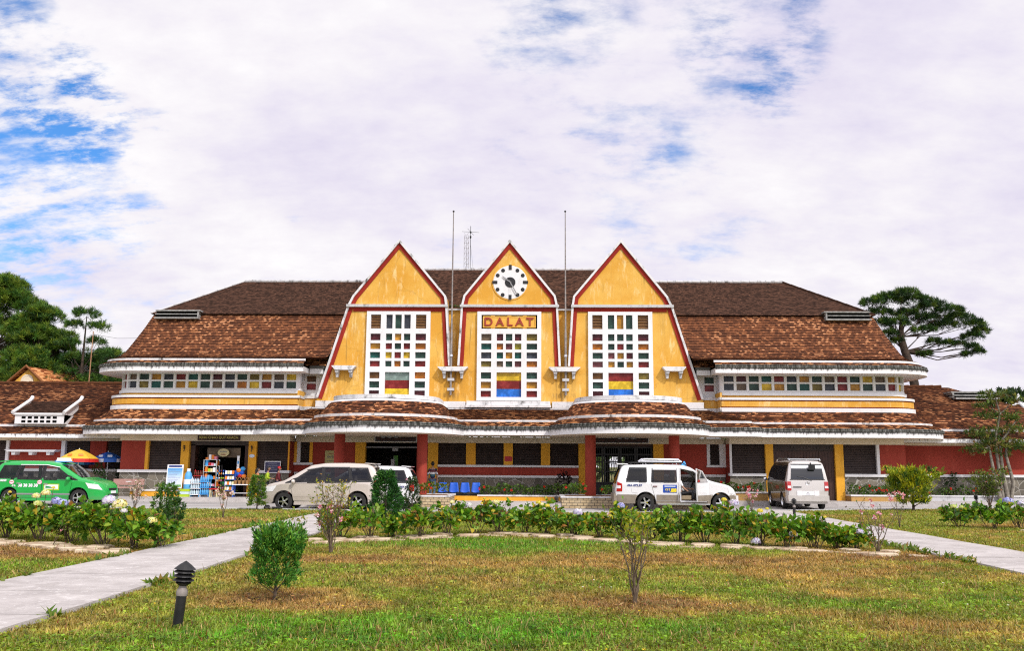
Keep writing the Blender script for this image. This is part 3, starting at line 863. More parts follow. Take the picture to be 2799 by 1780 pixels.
def gx(p): return -1.63 + 3.26 * (p - 122) / 888.0        # from the frame's own proportions
XS = [gx(q) for q in (122, 180, 320, 395, 483, 520, 610, 645, 735, 808, 953, 1010)]
def gz(q): return 9.585 - (q - 168) * (9.585 - 5.03) / (1410 - 168)
ZR = [gz(q) for q in (1410, 1360, 1275, 1240, 1150, 1110, 1020, 945, 865, 828, 742, 702, 618, 578, 483, 412, 215, 168)]
# rows in ZR (from below): holes between 1-2, 3-4, 5-6 | 7-8, 9-10, 11-12, 13-14 | 15-16
def tall(cx, top, left, mid, right, lowl, lowr, stripes):
    holes = []; panes = []; louv = []
    low = [(1, 2), (3, 4), (5, 6)]; md = [(13, 14), (11, 12), (9, 10), (7, 8)]
    for k, (j0, j1) in enumerate(md):
        for (i0, i1), key in zip(((1, 2), (3, 4), (5, 6), (7, 8), (9, 10)), (left[k], *mid[k], right[k])):
            holes.append((i0, i1, j0, j1)); panes.append((XS[i0], XS[i1], ZR[j0], ZR[j1], key))
    for k, (j0, j1) in enumerate(low[::-1]):
        for (i0, i1), key in (((1, 2), lowl[k]), ((9, 10), lowr[k])):
            holes.append((i0, i1, j0, j1)); panes.append((XS[i0], XS[i1], ZR[j0], ZR[j1], key))
    holes.append((3, 8, 1, 6))
    h = (ZR[6] - ZR[1]) / 3
    for k, key in enumerate(stripes): panes.append((XS[3], XS[8], ZR[6] - h * (k + 1) + (.012 if k < 2 else 0), ZR[6] - h * k, key))
    if top:
        for (i0, i1), key in (((3, 4), top[0]), ((5, 6), top[1]), ((7, 8), top[2])):
            holes.append((i0, i1, 15, 16)); panes.append((XS[i0], XS[i1], ZR[15], ZR[16], key))
        for i0, i1 in ((1, 2), (9, 10)):
            holes.append((i0, i1, 15, 16)); panes.append((XS[i0], XS[i1], ZR[15], ZR[16], 'b')); louv.append((XS[i0], XS[i1], ZR[15], ZR[16]))
    else:
        holes.append((1, 10, 15, 16)); panes.append((XS[1], XS[10], ZR[15], ZR[16], 's'))
    grid_window(cx, XS, ZR, holes, G - .17, .155, panes, louvres=louv)
tall(0, None, 'ktse', ['mgm', 'owl', 'tat', 'kgw'], 'egso', 'gar', 'gar', 'yru')
tall(-5.66, 'sgs', 'matr', ['gag', 'rgr', 'yry', 'gog'], 'mogr', 'bgm', 'ogm', 'pry')
tall(5.64, 'gag', 'mogw', ['ggg', 'grg', 'wam', 'aga'], 'mogr', 'bgm', 'egm', 'ryu')

# ---- wall shelves on paired brackets --------------------------------------------------
for cx, w in ((-8.36, .60), (8.30, .58), (-2.83, .76), (2.80, .79)):
    zt = 6.76 if abs(cx) > 5 else 6.72
    mb = MB(); mb.prism([(cx - w * .72, zt - .22), (cx + w * .72, zt - .22), (cx + w, zt - .04), (cx + w, zt), (cx - w, zt), (cx - w, zt - .04)], G - .42, G - .003)
    sh = mb.build('wall_shelf', [M['white_worn']], ST)
    for s_ in (-1, 1):
        x = cx + s_ * w * .58
        b_ = MB(); b_.prism([(x - .08, zt - .34), (x + .08, zt - .34), (x + .10, zt - .222), (x - .10, zt - .222)], G - .36, G - .004); b_.prism([(x - .055, zt - .58), (x + .055, zt - .58), (x + .075, zt - .342), (x - .075, zt - .342)], G - .22, G - .004)
        b_.build('bracket', [M['cement']], sh)
# white base course of the gable wall with its centre block
mb = MB(); mb.box(-2.16, 2.12, G - .42, G - .002, 4.68, 4.80); mb.box(-2.12, 2.08, G - .30, G - .002, 4.802, 5.00)
for s_ in (-1, 1): mb.box(s_ * 2.18, s_ * 9.75, G - .24, G - .003, 4.66, 4.98)
mb.build('base_course', [M['white_worn']], ST)

# ---- middle canopy between and beside the porches ---------------------------------------
CX0 = 12.2; CF = -3.25
def cpath(o, z):
    """front line y = CF at o = 0, rounded outer ends"""
    rr = .9 + o; P = []
    def arc(cx, a0, a1):
        for k in range(8):
            a = a0 + (a1 - a0) * k / 7
            P.append((cx + max(rr, .02) * math.cos(a), CF + .9 + max(rr, .02) * math.sin(a)) if rr > 0 else (cx + (rr if cx > 0 else -rr), CF - o))
    P.append((-(CX0 + o), -.5)); arc(-(CX0 - .9), PI, 1.5 * PI)
    for k in range(1, 12): P.append((-(CX0 - .9) + 2 * (CX0 - .9) * k / 12, CF - o))
    arc(CX0 - .9, 1.5 * PI, 2 * PI); P.append((CX0 + o, -.5))
    return P
mb = MB(); mb.plan([(x, y) for x, y in cpath(-.01, 0)], 3.232, 3.26); mb.build('canopy_soffit', [M['beige']], ST)
mb = MB(); loft([(0, 3.232), (0, 3.49)], cpath, 0, mb, 'unit'); mb.build('canopy_fascia', [M['fascia']], ST)
mb = MB(); loft([(0, 3.49), (.08, 3.52), (.08, 3.56), (.03, 3.57), (.06, 3.61), (.01, 3.655), (-.1, 3.655)], cpath, 0, mb); mb.build('gutter', [M['gutter']], ST)
mb = MB(); tiles([(-.01, 3.655), (-.46, 3.88)], cpath, mb, 0, .10); mb.build('canopy_tiles', [M['tile_warm']], ST)
mb = MB(); loft([(-.44, 3.86), (-.44, 3.97), (-.60, 3.99)], cpath, 0, mb); mb.build('roof_band', [M['white_worn']], ST)
mb = MB(); tiles([(-.50, 3.965), (-2.3, 4.58)], cpath, mb, 0, .10); mb.build('canopy_roof', [M['tile_warm']], ST)
mb = MB(); loft([(-2.28, 4.56), (-2.30, 4.64), (-2.6, 4.70)], cpath, 0, mb); mb.build('roof_flashing', [M['cement']], ST)

# ---- two rounded porches with columns ------------------------------------------------------
def porch(cx):
    cy = -3.1
    def ep(a, b, n=40):
        P = [(cx - a, -.72)]
        for k in range(n + 1):
            t = PI + PI * k / n; P.append((cx + a * math.cos(t), cy + b * math.sin(t)))
        P.append((cx + a, -.72)); return P
    def eloft(prof, m_, nm, mode='len', par=None):
        mb = MB(); rows = []; uvs = []; u0 = None; v = 0
        for i, (a, b, z) in enumerate(prof):
            P = ep(a, b)
            if u0 is None: u0 = arc_u(P)
            if i: v = i / (len(prof) - 1) if mode == 'unit' else v + math.dist(prof[i], prof[i - 1])
            rows.append([(x, y, z) for x, y in P]); uvs.append([(q, v) for q in u0])
        mb.strip(rows, 0, uvs); return mb.build(nm, [M[m_]], par or ST)
    pr = put('porch', None, ST)
    mb = MB(); mb.plan(ep(3.70, 4.28), 3.20, 3.225); mb.build('porch_soffit', [M['beige']], pr)
    eloft([(3.72, 4.30, 3.20), (3.72, 4.30, 3.50)], 'fascia', 'porch_fascia', 'unit', pr)
    eloft([(3.72, 4.30, 3.50), (3.82, 4.40, 3.53), (3.82, 4.40, 3.57), (3.76, 4.34, 3.58), (3.80, 4.38, 3.62), (3.74, 4.32, 3.675), (3.62, 4.2, 3.675)], 'gutter', 'gutter', 'len', pr)
    def etiles(line, m_, nm, pitch):
        # line [(a, b, z)] low to high
        mb = MB(); rows = []; uvs = []; u0 = None; r0 = 0
        pr1 = tile_rows([(a, z) for a, b, z in line], pitch, .032)
        bs = [(a, b) for a, b, z in line]
        def bof(a):
            for (a0, b0), (a1, b1) in zip(bs, bs[1:]):
                if a >= a1 - 1e-9: return b0 + (b1 - b0) * (a - a0) / (a1 - a0)
            return b1
        for (a, z), v in pr1:
            P = ep(a, bof(a))
            if u0 is None: u0 = [q / .17 for q in arc_u(P)]
            rows.append([(x, y, z) for x, y in P]); uvs.append([(q, v) for q in u0])
        mb.strip(rows, 0, uvs); mb.build(nm, [M[m_]], pr)
    etiles([(3.74, 4.32, 3.67), (3.34, 3.86, 3.92)], 'tile_warm', 'porch_tiles', .10)
    eloft([(3.36, 3.88, 3.90), (3.36, 3.88, 4.03), (3.20, 3.72, 4.05)], 'white_worn', 'roof_band', 'len', pr)
    etiles([(3.28, 3.78, 4.03), (2.95, 3.30, 4.30), (2.66, 2.62, 4.67)], 'tile_annex', 'porch_roof', .10)
    eloft([(2.68, 2.64, 4.64), (2.60, 2.50, 4.76), (2.5, 2.4, 4.76)], 'white', 'roof_band', 'len', pr)
    eloft([(2.42, 2.32, 4.74), (2.52, 2.42, 4.80), (2.52, 2.42, 4.98), (2.40, 2.30, 4.985)], 'white_worn', 'parapet_ring', 'len', pr)
    mb = MB(); mb.plan(ep(2.42, 2.32), 4.86, 4.90); mb.build('porch_deck', [M['cement']], pr)
    for s_ in (-1, 1):
        mb = MB(); mb.lathe([(.245, .2), (.245, 3.205)], (cx + s_ * 1.91, -4.5, 0), 28); mb.build('column', [M['red']], ST, smooth=40)
    for k in range(3):
        mb = MB(); mb.lathe([(.0, -.10), (.07, -.09), (.12, -.05), (.14, 0), (.0, .0)], (cx + (k - 1) * .32, -2.0, 3.198), 14); mb.build('ceiling_lamp', [M['grey_plastic']], ST, smooth=50)
porch(-5.78); porch(5.76)
# ================================================================== ground floor of the station
PZ = .20                                   # pavement level
def wbox(nm, m_, x0, x1, y0, y1, z0, z1, par=None):
    return MB().box(x0, x1, y0, y1, z0, z1).build(nm, [M[m_]], par or ST)
def shutter(x0, x1, y, z0, z1):
    mb = MB(); n = round((z1 - z0) / .085)
    mb.box(x0, x1, y + .06, y + .08, z0, z1)
    for k in range(n):
        z = z0 + (z1 - z0) * (k + .5) / n
        mb.obox(((x0 + x1) / 2, y + .03, z), x1 - x0 - .01, .05, .07, Matrix.Rotation(R(-22), 3, 'X'))
    return mb.build('shutter', [M['shutter']], ST)
def pil(x0, x1, y, z0, z1, m_='ochre'): return wbox('pilaster', m_, x0, x1, y - .07, y + .25, z0, z1)
# lintel beam
wbox('lintel', 'beige', -10.9, 10.9, -.06, .3, 2.93, 3.225)
for sg in (-1, 1): wbox('lintel', 'beige', sg * 10.95, sg * 19.53, -.96, .0, 2.935, 3.215)
# middle part: shutters, pilasters, sills
zs0, zs1 = 1.83, 2.93
xp = [(-4.11, -3.60), (-2.17, -1.69), (-.26, .20), (1.63, 2.09), (3.53, 3.97)]
for k, (a, b) in enumerate(xp):
    if k in (0, 4): pil(a, b, 0, PZ, 2.928)
    else: pil(a, b, 0, zs1 - 1.10, 2.928)
for (a, b) in ((-3.60, -2.17), (-1.69, -.26), (.20, 1.63), (2.09, 3.53)): shutter(a, b, .10, zs0, zs1)
wbox('window_sill', 'white', -3.598, 3.528, -.12, .25, 1.72, 1.828)
wbox('wall_band', 'red', -3.598, 3.528, -.02, .25, 1.315, 1.718)
wbox('window_sill', 'white', -3.598, 3.528, -.14, .25, 1.20, 1.313)
wbox('stone_base', 'stone', -3.598, 3.528, -.03, .25, PZ, 1.198)
# red panels beside the doors with the narrow windows
for sg in (-1, 1):
    wbox('pilaster', 'ochre', sg * 7.31, sg * 7.82, -.07, .25, PZ, 2.928)
    wbox('wall_panel', 'red', sg * 7.822, sg * 10.0, -.005, .25, 1.42, 2.928)
    wbox('window_sill', 'white', sg * 7.822, sg * 10.9, -.10, .25, 1.30, 1.418)
    wbox('stone_base', 'stone', sg * 7.822, sg * 10.9, -.03, .25, PZ, 1.298)
    a, b = sorted((sg * 10.16, sg * 10.64)); shutter(a, b, .10, 1.89, 2.93)
    wbox('window_jamb', 'ochre' if sg < 0 else 'white', sg * 10.002, sg * 10.16, -.05, .25, 1.89, 2.928)
    wbox('window_jamb', 'white', sg * 10.64, sg * 10.80, -.05, .25, 1.89, 2.928)
    wbox('window_jamb', 'ochre' if sg < 0 else 'white', sg * 10.802, sg * 10.93, -.12, .25, 1.89, 2.928)
    wbox('window_sill', 'white', sg * 9.96, sg * 11.0, -.14, .25, 1.78, 1.888)
    wbox('wall_panel', 'red', sg * 10.002, sg * 10.93, -.006, .25, 1.42, 1.778)
    # return wall of the wing
    wbox('wing_return', 'red', sg * 10.935, sg * 11.05, -.88, .25, PZ, 2.93)
# wings
WY = -.90
def wing_ground(sg, items):
    for typ, a, b in items:
        x0, x1 = sorted((sg * a, sg * b))
        if typ == 'sh':
            shutter(x0, x1, WY + .12, 1.50, 2.93)
        elif typ == 'pil': pil(x0, x1, WY, PZ, 2.933)
        elif typ == 'jamb': wbox('window_jamb', 'ochre' if sg < 0 else 'white', x0, x1, WY - .04, WY + .25, 1.50, 2.933)
        elif typ == 'red': wbox('wall_panel', 'red', x0, x1, WY, WY + .25, 1.50, 2.933)
        if typ in ('sh', 'jamb', 'red'):
            wbox('stone_base', 'stone', x0, x1, WY - .02, WY + .25, PZ, 1.36)
    return
wing_ground(-1, [('jamb', 10.95, 11.02), ('sh', 11.02, 12.61), ('pil', 12.61, 13.01), ('pil', 16.01, 16.42), ('sh', 16.42, 18.07), ('jamb', 18.07, 18.23), ('red', 18.23, 19.47)])
wing_ground(1, [('jamb', 10.95, 11.06), ('sh', 11.06, 12.71), ('pil', 12.71, 13.09), ('pil', 16.12, 16.53), ('sh', 16.53, 18.17), ('jamb', 18.17, 18.31), ('red', 18.31, 19.60)])
for x0, x1 in ((-12.6, -10.9), (-19.55, -16.43), (10.9, 12.7), (16.54, 19.68)):
    wbox('window_sill', 'white', x0, x1, WY - .13, WY + .26, 1.362, 1.498)
wbox('wing_side', 'red', -19.47, -19.3, WY + .252, 2.5, PZ, 3.4); wbox('wing_side', 'red', 19.43, 19.6, WY + .252, 2.5, PZ, 3.4)
# low white-capped plinth planter along the wings
def plinth(x0, x1, y0, y1, h, c='ochre', nm='plinth'):
    p = wbox(nm, c, x0, x1, y0, y1, PZ, PZ + h)
    wbox('plinth_cap', 'white', x0 - .03, x1 + .03, y0 - .04, y1, PZ + h, PZ + h + .07, p)
    return p
plinth(-18.6, -16.1, -1.55, -.93, .26); plinth(-12.55, -10.98, -1.45, -.93, .26); plinth(16.56, 19.5, -1.7, -.93, .24, 'ochre_dull'); plinth(11.1, 12.6, -1.6, -.93, .3)
# doorways --------------------------------------------------------------------------
# dim hall behind the openings
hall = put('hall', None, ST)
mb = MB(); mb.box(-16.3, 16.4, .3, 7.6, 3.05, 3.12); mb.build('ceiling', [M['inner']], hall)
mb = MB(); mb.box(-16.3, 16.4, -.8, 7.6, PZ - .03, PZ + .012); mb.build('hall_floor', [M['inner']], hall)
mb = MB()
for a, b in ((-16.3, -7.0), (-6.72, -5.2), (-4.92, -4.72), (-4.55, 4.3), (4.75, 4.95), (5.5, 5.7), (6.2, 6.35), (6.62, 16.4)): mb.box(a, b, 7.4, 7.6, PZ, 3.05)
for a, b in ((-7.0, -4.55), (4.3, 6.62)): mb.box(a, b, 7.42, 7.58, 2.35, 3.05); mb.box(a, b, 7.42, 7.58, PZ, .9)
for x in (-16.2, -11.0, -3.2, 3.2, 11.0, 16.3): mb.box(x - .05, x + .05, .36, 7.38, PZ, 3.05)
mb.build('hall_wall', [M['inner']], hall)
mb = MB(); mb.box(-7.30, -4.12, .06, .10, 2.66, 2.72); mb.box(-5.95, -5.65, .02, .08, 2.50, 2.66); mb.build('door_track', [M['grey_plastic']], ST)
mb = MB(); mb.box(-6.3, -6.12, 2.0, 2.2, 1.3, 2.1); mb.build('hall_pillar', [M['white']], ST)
# iron gate in the right doorway: four leaves of bars with ovals
gate = put('iron_gate', None, ST)
for k in range(4):
    a = 3.98 + k * .83; b = a + .81; mb = MB()
    mb.box(a, a + .09, .12, .17, PZ + .02, 2.80); mb.box(b - .09, b, .12, .17, PZ + .02, 2.80)
    for z in (.24, .95, 1.50, 1.98, 2.36, 2.72): mb.box(a + .09, b - .09, .125, .165, z, z + .07)
    for i in range(1, 6):
        x = a + .09 + (b - a - .18) * i / 6; mb.box(x - .010, x + .010, .135, .155, .31, 2.72)
    for z0, z1 in ((1.57, 1.98), (2.05, 2.36), (1.02, 1.5)):
        for i in range(4):
            x = a + .15 + (b - a - .30) * (i + .5) / 4; pts = [(x + .055 * math.cos(t), .12, (z0 + z1) / 2 + (z1 - z0) * .46 * math.sin(t)) for t in np.linspace(0, 2 * PI, 13)]
            mb.tube(pts, .012, 5, cap=False)
    mb.box(a + .09, b - .09, .13, .16, .31, .93)
    mb.build('gate_leaf', [M['iron']], gate)
wbox('gate_head', 'door_wood', 3.98, 7.30, .10, .18, 2.80, 2.925, gate)
# brown double door in the right wing
dr = put('double_door', None, ST)
for k in range(4):
    a = 13.10 + k * .755; mb = MB(); mb.box(a, a + .745, WY + .10, WY + .15, PZ + .01, 2.62)
    for i in range(5): mb.box(a + .02 + i * .145, a + .15 + i * .145, WY + .085, WY + .0995, PZ + .08, 2.55)
    mb.build('door_leaf', [M['door_wood']], dr)
mb = MB(); mb.box(13.10, 16.11, WY + .09, WY + .16, 2.63, 2.93)
for k in range(18): mb.box(13.2 + k * .16, 13.29 + k * .16, WY + .07, WY + .089, 2.70, 2.85)
mb.build('door_head', [M['shutter']], dr)
# shop opening in the left wing
so_ = put('shop_front', None, ST)
for x in (-15.98, -13.24): wbox('folded_door', 'door_wood', x, x + .22, WY + .12, WY + .62, PZ + .01, 2.75, so_)
wbox('shop_head', 'shutter', -15.99, -13.03, WY + .12, WY + .2, 2.72, 2.93, so_)
wbox('fanlight', 'pane_k', -15.3, -13.6, WY + .55, WY + .58, 2.12, 2.6, so_)

# ================================================================== lower annexes
def annex(sg, x_end, label, hip):
    A = thing('annex', label, 'building', (0, 0, 0))
    bx = lambda nm, m_, a, b, y0, y1, z0, z1, par=None: MB().box(sg * a, sg * b, y0, y1, z0, z1).build(nm, [M[m_]], par or A)
    x0 = 19.66
    bx('lintel', 'beige', x0, x_end, .44, .8, 2.94, 3.06)
    bx('window_sill', 'white', x0, x_end, .36, .8, 1.37, 1.50)
    bx('stone_base', 'stone', x0, x_end, .48, .8, PZ, 1.368)
    lp = lambda o, z: [(sg * (x0 - .02), .5 - o)] + [(sg * (x_end + (o if hip else 0)), .5 - o)] + ([(sg * (x_end + o), 9.5 + o)] if hip else [])
    mb = MB(); loft([(0, 3.07), (1.1, 3.07)], lp, 0, mb); mb.build('eave_soffit', [M['beige']], A)
    mb = MB(); loft([(1.1, 3.06), (1.1, 3.25)], lp, 0, mb, 'unit'); mb.build('eave_fascia', [M['fascia_clean']], A)
    mb = MB(); tiles([(1.08, 3.25), (.22, 3.66)], lp, mb, 0, .10); mb.build('eave_tiles', [M['tile_annex']], A)
    mb = MB(); loft([(.26, 3.63), (.26, 3.77), (.10, 3.79)], lp, 0, mb); mb.build('roof_band', [M['white_worn']], A)
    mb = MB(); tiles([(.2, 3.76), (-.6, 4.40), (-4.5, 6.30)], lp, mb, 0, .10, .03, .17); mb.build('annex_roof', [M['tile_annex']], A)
    xr = x_end - 4.5 if hip else x_end
    mb = MB(); n = int((xr - x0) / .45)
    for k in range(n): mb.tube([(sg * (x0 + k * .45), 5.0, 6.33), (sg * (x0 + k * .45 + .46), 5.0, 6.35)], [.085, .10], 8)
    mb.build('ridge_cap', [M['tile_annex']], A)
    mb = MB(); mb.face([(sg * x0, 5, 6.3), (sg * xr, 5, 6.3), (sg * x_end, 9.5, 3.8), (sg * x0, 9.5, 3.8)]); mb.build('back_roof', [M['tile_annex']], A)
    return A, bx
A, bx = annex(-1, 36.0, 'low red annex with tiled roof and white dormer at the left end of the station', False)
bx('wall_panel', 'red', 23.20, 25.95, .50, .8, 1.50, 2.94)
bx('wall_panel', 'red', 20.9, 21.75, .52, .8, 1.50, 2.94)
for a, b in ((23.0, 23.2), (25.95, 26.1)): bx('post', 'white', a, b, .38, .8, 1.50, 2.94)
for a, b in ((19.66, 20.85), (21.8, 23.0), (26.1, 28.2), (28.2, 36)):
    mb = MB(); n = 16
    for k in range(n): mb.obox((-(a + b) / 2, .6, 1.5 + 1.44 * (k + .5) / n), b - a - .02, .05, .075, Matrix.Rotation(R(-22), 3, 'X'))
    mb.box(-b, -a, .64, .70, 1.5, 2.94); mb.build('shutter', [M['shutter']], A)
mb = MB(); mb.prism([(-25.75, 2.36), (-23.35, 2.36), (-23.22, 2.47), (-25.95, 2.47)], -.05, .498); sh = mb.build('wall_shelf', [M['white']], A)
for x in (-25.5, -24.6, -23.68):
    MB().prism([(x - .09, 2.20), (x + .07, 2.20), (x + .11, 2.358), (x - .11, 2.358)], .05, .496).build('bracket', [M['white']], sh)
# dormer with a grid vent
dm = put('dormer', None, A)
DX = -24.2
mb = MB(); mb.box(DX - 1.28, DX + 1.28, -.12, 1.6, 3.78, 4.24)
dm_w = mb.build('dormer_front', [M['white']], dm)
mb = MB()
for i in range(6):
    for j in range(2): mb.box(DX - .93 + i * .325, DX - .93 + i * .325 + .215, -.128, -.121, 3.84 + j * .20, 3.84 + j * .20 + .125)
mb.build('vent_hole', [M['dark']], dm)
mb = MB(); mb.box(DX - 1.36, DX + 1.36, -.2, -.02, 4.242, 4.34); mb.build('dormer_cornice', [M['white']], dm)
mb = MB(); tiles([(0, 4.34), (-1.55, 5.02)], lambda o, z: [(DX - 1.25, -.15 - o), (DX + 1.25, -.15 - o)], mb, 0, .10); mb.build('dormer_roof', [M['tile_upper']], dm)
for s_ in (-1, 1):
    mb = MB(); mb.tube([(DX + s_ * 1.34, -.28, 4.36), (DX + s_ * 1.34, 1.35, 5.12)], [.085, .085], 10)
    mb.tube([(DX + s_ * 1.34, 1.36, 5.12), (DX + s_ * 1.34, 1.5, 5.30)], [.10, .09], 10)
    mb.face([(DX + s_ * 1.28, -.1, 3.78), (DX + s_ * 1.28, -.1, 4.3), (DX + s_ * 1.28, 1.3, 5.0), (DX + s_ * 1.28, 1.3, 4.6)])
    mb.build('dormer_verge', [M['white']], dm)
B, bx = annex(1, 29.0, 'low red annex with a hipped tiled roof at the right end of the station', True)
bx('wall_panel', 'red', 19.66, 29.0, .50, .8, 1.50, 2.94)
bx('end_wall', 'red', 28.75, 29.0, .81, 9.5, PZ, 3.06)
v = put('roof_vent', None, B)
mb = MB(); mb.box(23.9, 26.1, 3.2, 4.9, 5.86, 5.94); mb.box(23.95, 26.2, 3.15, 4.9, 5.70, 5.76); mb.box(24.05, 26.4, 3.0, 4.9, 5.50, 5.60); mb.box(23.95, 24.05, 3.2, 4.8, 5.602, 5.858); mb.build('vent_frame', [M['vent_grey']], v)
mb = MB(); mb.box(24.1, 26.1, 3.4, 4.8, 5.602, 5.858); mb.build('vent_slot', [M['dark']], v)
# small gabled building behind the left annex
K = thing('small_house', 'small house with a bright orange tiled roof behind the left annex', 'house', (0, 0, 0))
# gable end faces the viewer on its left, roof falls away to the right and back
mb = MB(); mb.prism([(-33.2, 3), (-30.6, 3), (-30.6, 6.7), (-31.85, 7.85), (-33.1, 6.7), (-33.2, 6.6)], 12.0, 12.3); gw = mb.build('gable_wall', [M['yellow_pale']], K)
mb = MB(); mb.lathe([(.30, -.03), (.36, -.05), (.42, -.03), (.42, 0)], (-31.85, 11.99, 7.1), 20, axis='y'); mb.build('round_vent', [M['beige']], gw)
mb = MB(); rows = []
f = lambda t, yy: None
mb.strip([[(-33.45, 11.8, 6.55), (-31.85, 11.8, 8.02), (-30.3, 11.8, 6.6)], [(-30.2, 26, 6.55), (-28.2, 26, 8.1), (-24.2, 26, 6.5)]], 0, [[(0, 0), (0, 14), (0, 28)], [(60, 0), (60, 14), (60, 28)]])
mb.build('roof', [M['tile_new']], K)
mb = MB(); mb.tube([(-33.5, 11.75, 6.55), (-31.85, 11.75, 8.06), (-30.25, 11.75, 6.62)], .09, 8); mb.build('verge', [M['tile_new']], K)
mb = MB(); mb.box(-37, -33.6, 12, 16, 3, 7.0); mb.build('rear_wall', [M['beige']], K)
# pavilion at the far right
Pv = thing('pavilion', 'small pavilion roof with white ridges and finial at the far right edge', 'pavilion', (33.2, 14, 0))
mb = MB(); mb.lathe([(2.9, 4.35), (.25, 6.0)], (0, 0, 0), 4); mb.build('roof', [M['tile_annex']], Pv, rotz=0)
mb = MB()
for k in range(4):
    a = PI / 2 * k; mb.tube([(2.9 * math.cos(a), 2.9 * math.sin(a), 4.38), (.2 * math.cos(a), .2 * math.sin(a), 6.03)], .10, 8)
mb.lathe([(.22, 6.0), (.12, 6.2), (.2, 6.35), (.0, 6.75)], (0, 0, 0), 12); mb.build('ridge', [M['white']], Pv)
mb = MB()
for k in range(4):
    a = PI / 2 * k; mb = MB(); mb.tube([(2.2 * math.cos(a), 2.2 * math.sin(a), 0), (2.2 * math.cos(a), 2.2 * math.sin(a), 4.5)], .15, 8); mb.build('post', [M['red']], Pv)

# ================================================================== ground, road, paths
PLX, PRX = (-6.45, -4.22), (9.22, 11.25)
LAWN = [(-60, -9.0), (-30, -10.0), (-20, -10.5), (-12.7, -10.55), (-9.2, -10.6), (-5, -11.4), (0, -12.0), (4.5, -11.3), (9, -9.9), (11.5, -8.9), (14, -7.7), (17, -6.7), (21, -5.0), (26, -4.2), (60, -3.6)]
def lawn_y(x):
    for (a, ya), (b, yb) in zip(LAWN, LAWN[1:]):
        if a <= x <= b: return ya + (yb - ya) * (x - a) / (b - a)
    return -9
# big ground sheet
def ground_mat():
    m, nt, b, tc = nmat('distant_ground', .95, .1)
    n = nt.noise(tc.outputs['Object'], .05, 5, .6)
    nt.link(nt.mix(nt.mapr(n, .4, .6), (.11, .13, .035), (.20, .17, .075)), b.inputs['Base Color'])
    return m
mb = MB(); mb.face([(-1500, -300, -.03), (1500, -300, -.03), (1500, 2500, -.03), (-1500, 2500, -.03)]); structure(mb.build('ground', [ground_mat()]))
def asphalt_mat():
    m, nt, b, tc = nmat('worn_pale_asphalt', .85, .3)
    o = tc.outputs['Object']
    n = nt.noise(nt.mapping(o, (.25, 1.0, 1)), .9, 6, .65); f = nt.noise(o, 40, 3)
    c = nt.mix(nt.mapr(n, .35, .68), (.30, .285, .28), (.46, .44, .42))
    c = nt.mix(nt.math('MULTIPLY', nt.mapr(f, .5, .7), .3), c, (.16, .15, .15))
    nt.link(c, b.inputs['Base Color']); nt.link(nt.bump(f, .006, .6), b.inputs['Normal'])
    return m
def concrete_mat(name, c1, c2, c3, joints=0.0):
    m, nt, b, tc = nmat(name, .85, .3)
    o = tc.outputs['Object']
    n = nt.noise(nt.mapping(o, (.7, .9, 1)), 1.3, 8, .74); f = nt.noise(o, 28, 4, .7); g = nt.noise(o, 4.5, 5, .75)
    c = nt.mix(nt.mapr(n, .34, .66), c1, c2)
    c = nt.mix(nt.math('MULTIPLY', nt.mapr(g, .54, .66), .55), c, c3)
    c = nt.mix(nt.math('MULTIPLY', nt.mapr(f, .52, .72), .35), c, (c2[0] * .55, c2[1] * .55, c2[2] * .55))
    if joints:
        sp = nt.add('ShaderNodeSeparateXYZ'); nt.link(o, sp.inputs[0])
        fr = nt.math('FRACT', nt.math('DIVIDE', sp.outputs[1], joints))
        st = nt.noise(nt.mapping(o, (1, 1, 1), (5, 8, 0)), 1.1, 6, .75)
        c = nt.mix(nt.math('MULTIPLY', nt.mapr(st, .54, .68), .45), c, (c1[0] * .55, c1[1] * .53, c1[2] * .5))
        sp2 = nt.noise(o, 16, 2, .5); c = nt.mix(nt.math('MULTIPLY', nt.mapr(sp2, .69, .74), .8), c, (.74, .72, .70))
        j = nt.mapr(nt.math('ABSOLUTE', nt.math('SUBTRACT', fr, .5)), .490, .497)
        c = nt.mix(nt.math('MULTIPLY', j, .75), c, (.10, .09, .08))
    nt.link(c, b.inputs['Base Color'])
    nt.link(nt.bump(nt.math('ADD', f, g), .008, .7), b.inputs['Normal'])
    return m
mb = MB(); mb.face([(-90, -14, 0), (90, -14, 0), (90, 3, 0), (-90, 3, 0)]); structure(mb.build('road', [asphalt_mat()]))
PAVE = [(-60, -2.6), (-10.6, -2.6), (-10.0, -3.2), (-9.9, -6.5), (-9.4, -6.78), (9.4, -6.78), (9.9, -6.5), (10.0, -3.2), (10.6, -2.6), (60, -2.6), (60, 3.2), (-60, 3.2)]
mb = MB(); mb.plan(PAVE, 0.0, PZ); structure(mb.build('pavement', [concrete_mat('pavement_concrete', (.40, .37, .36), (.52, .49, .47), (.30, .28, .27))]))
# lawn: a gentle sheet that ends at the road kerb, split round the paths by the path slabs lying on it
def lawn_mat():
    m, nt, b, tc = nmat('lawn_turf', .95, .1)
    at = nt.add('ShaderNodeAttribute', attribute_name='col')
    n = nt.noise(tc.outputs['Object'], 9, 5, .7); n2 = nt.noise(tc.outputs['Object'], 45, 3, .7)
    c = nt.mix(nt.mapr(n, .35, .7), at.outputs['Color'], (.10, .105, .03))
    c = nt.mix(nt.math('MULTIPLY', nt.mapr(n2, .5, .7), .6), c, (.33, .24, .09))
    nt.link(c, b.inputs['Base Color'])
    nt.link(nt.bump(nt.math('ADD', n, n2), .05, .9), b.inputs['Normal'])
    return m
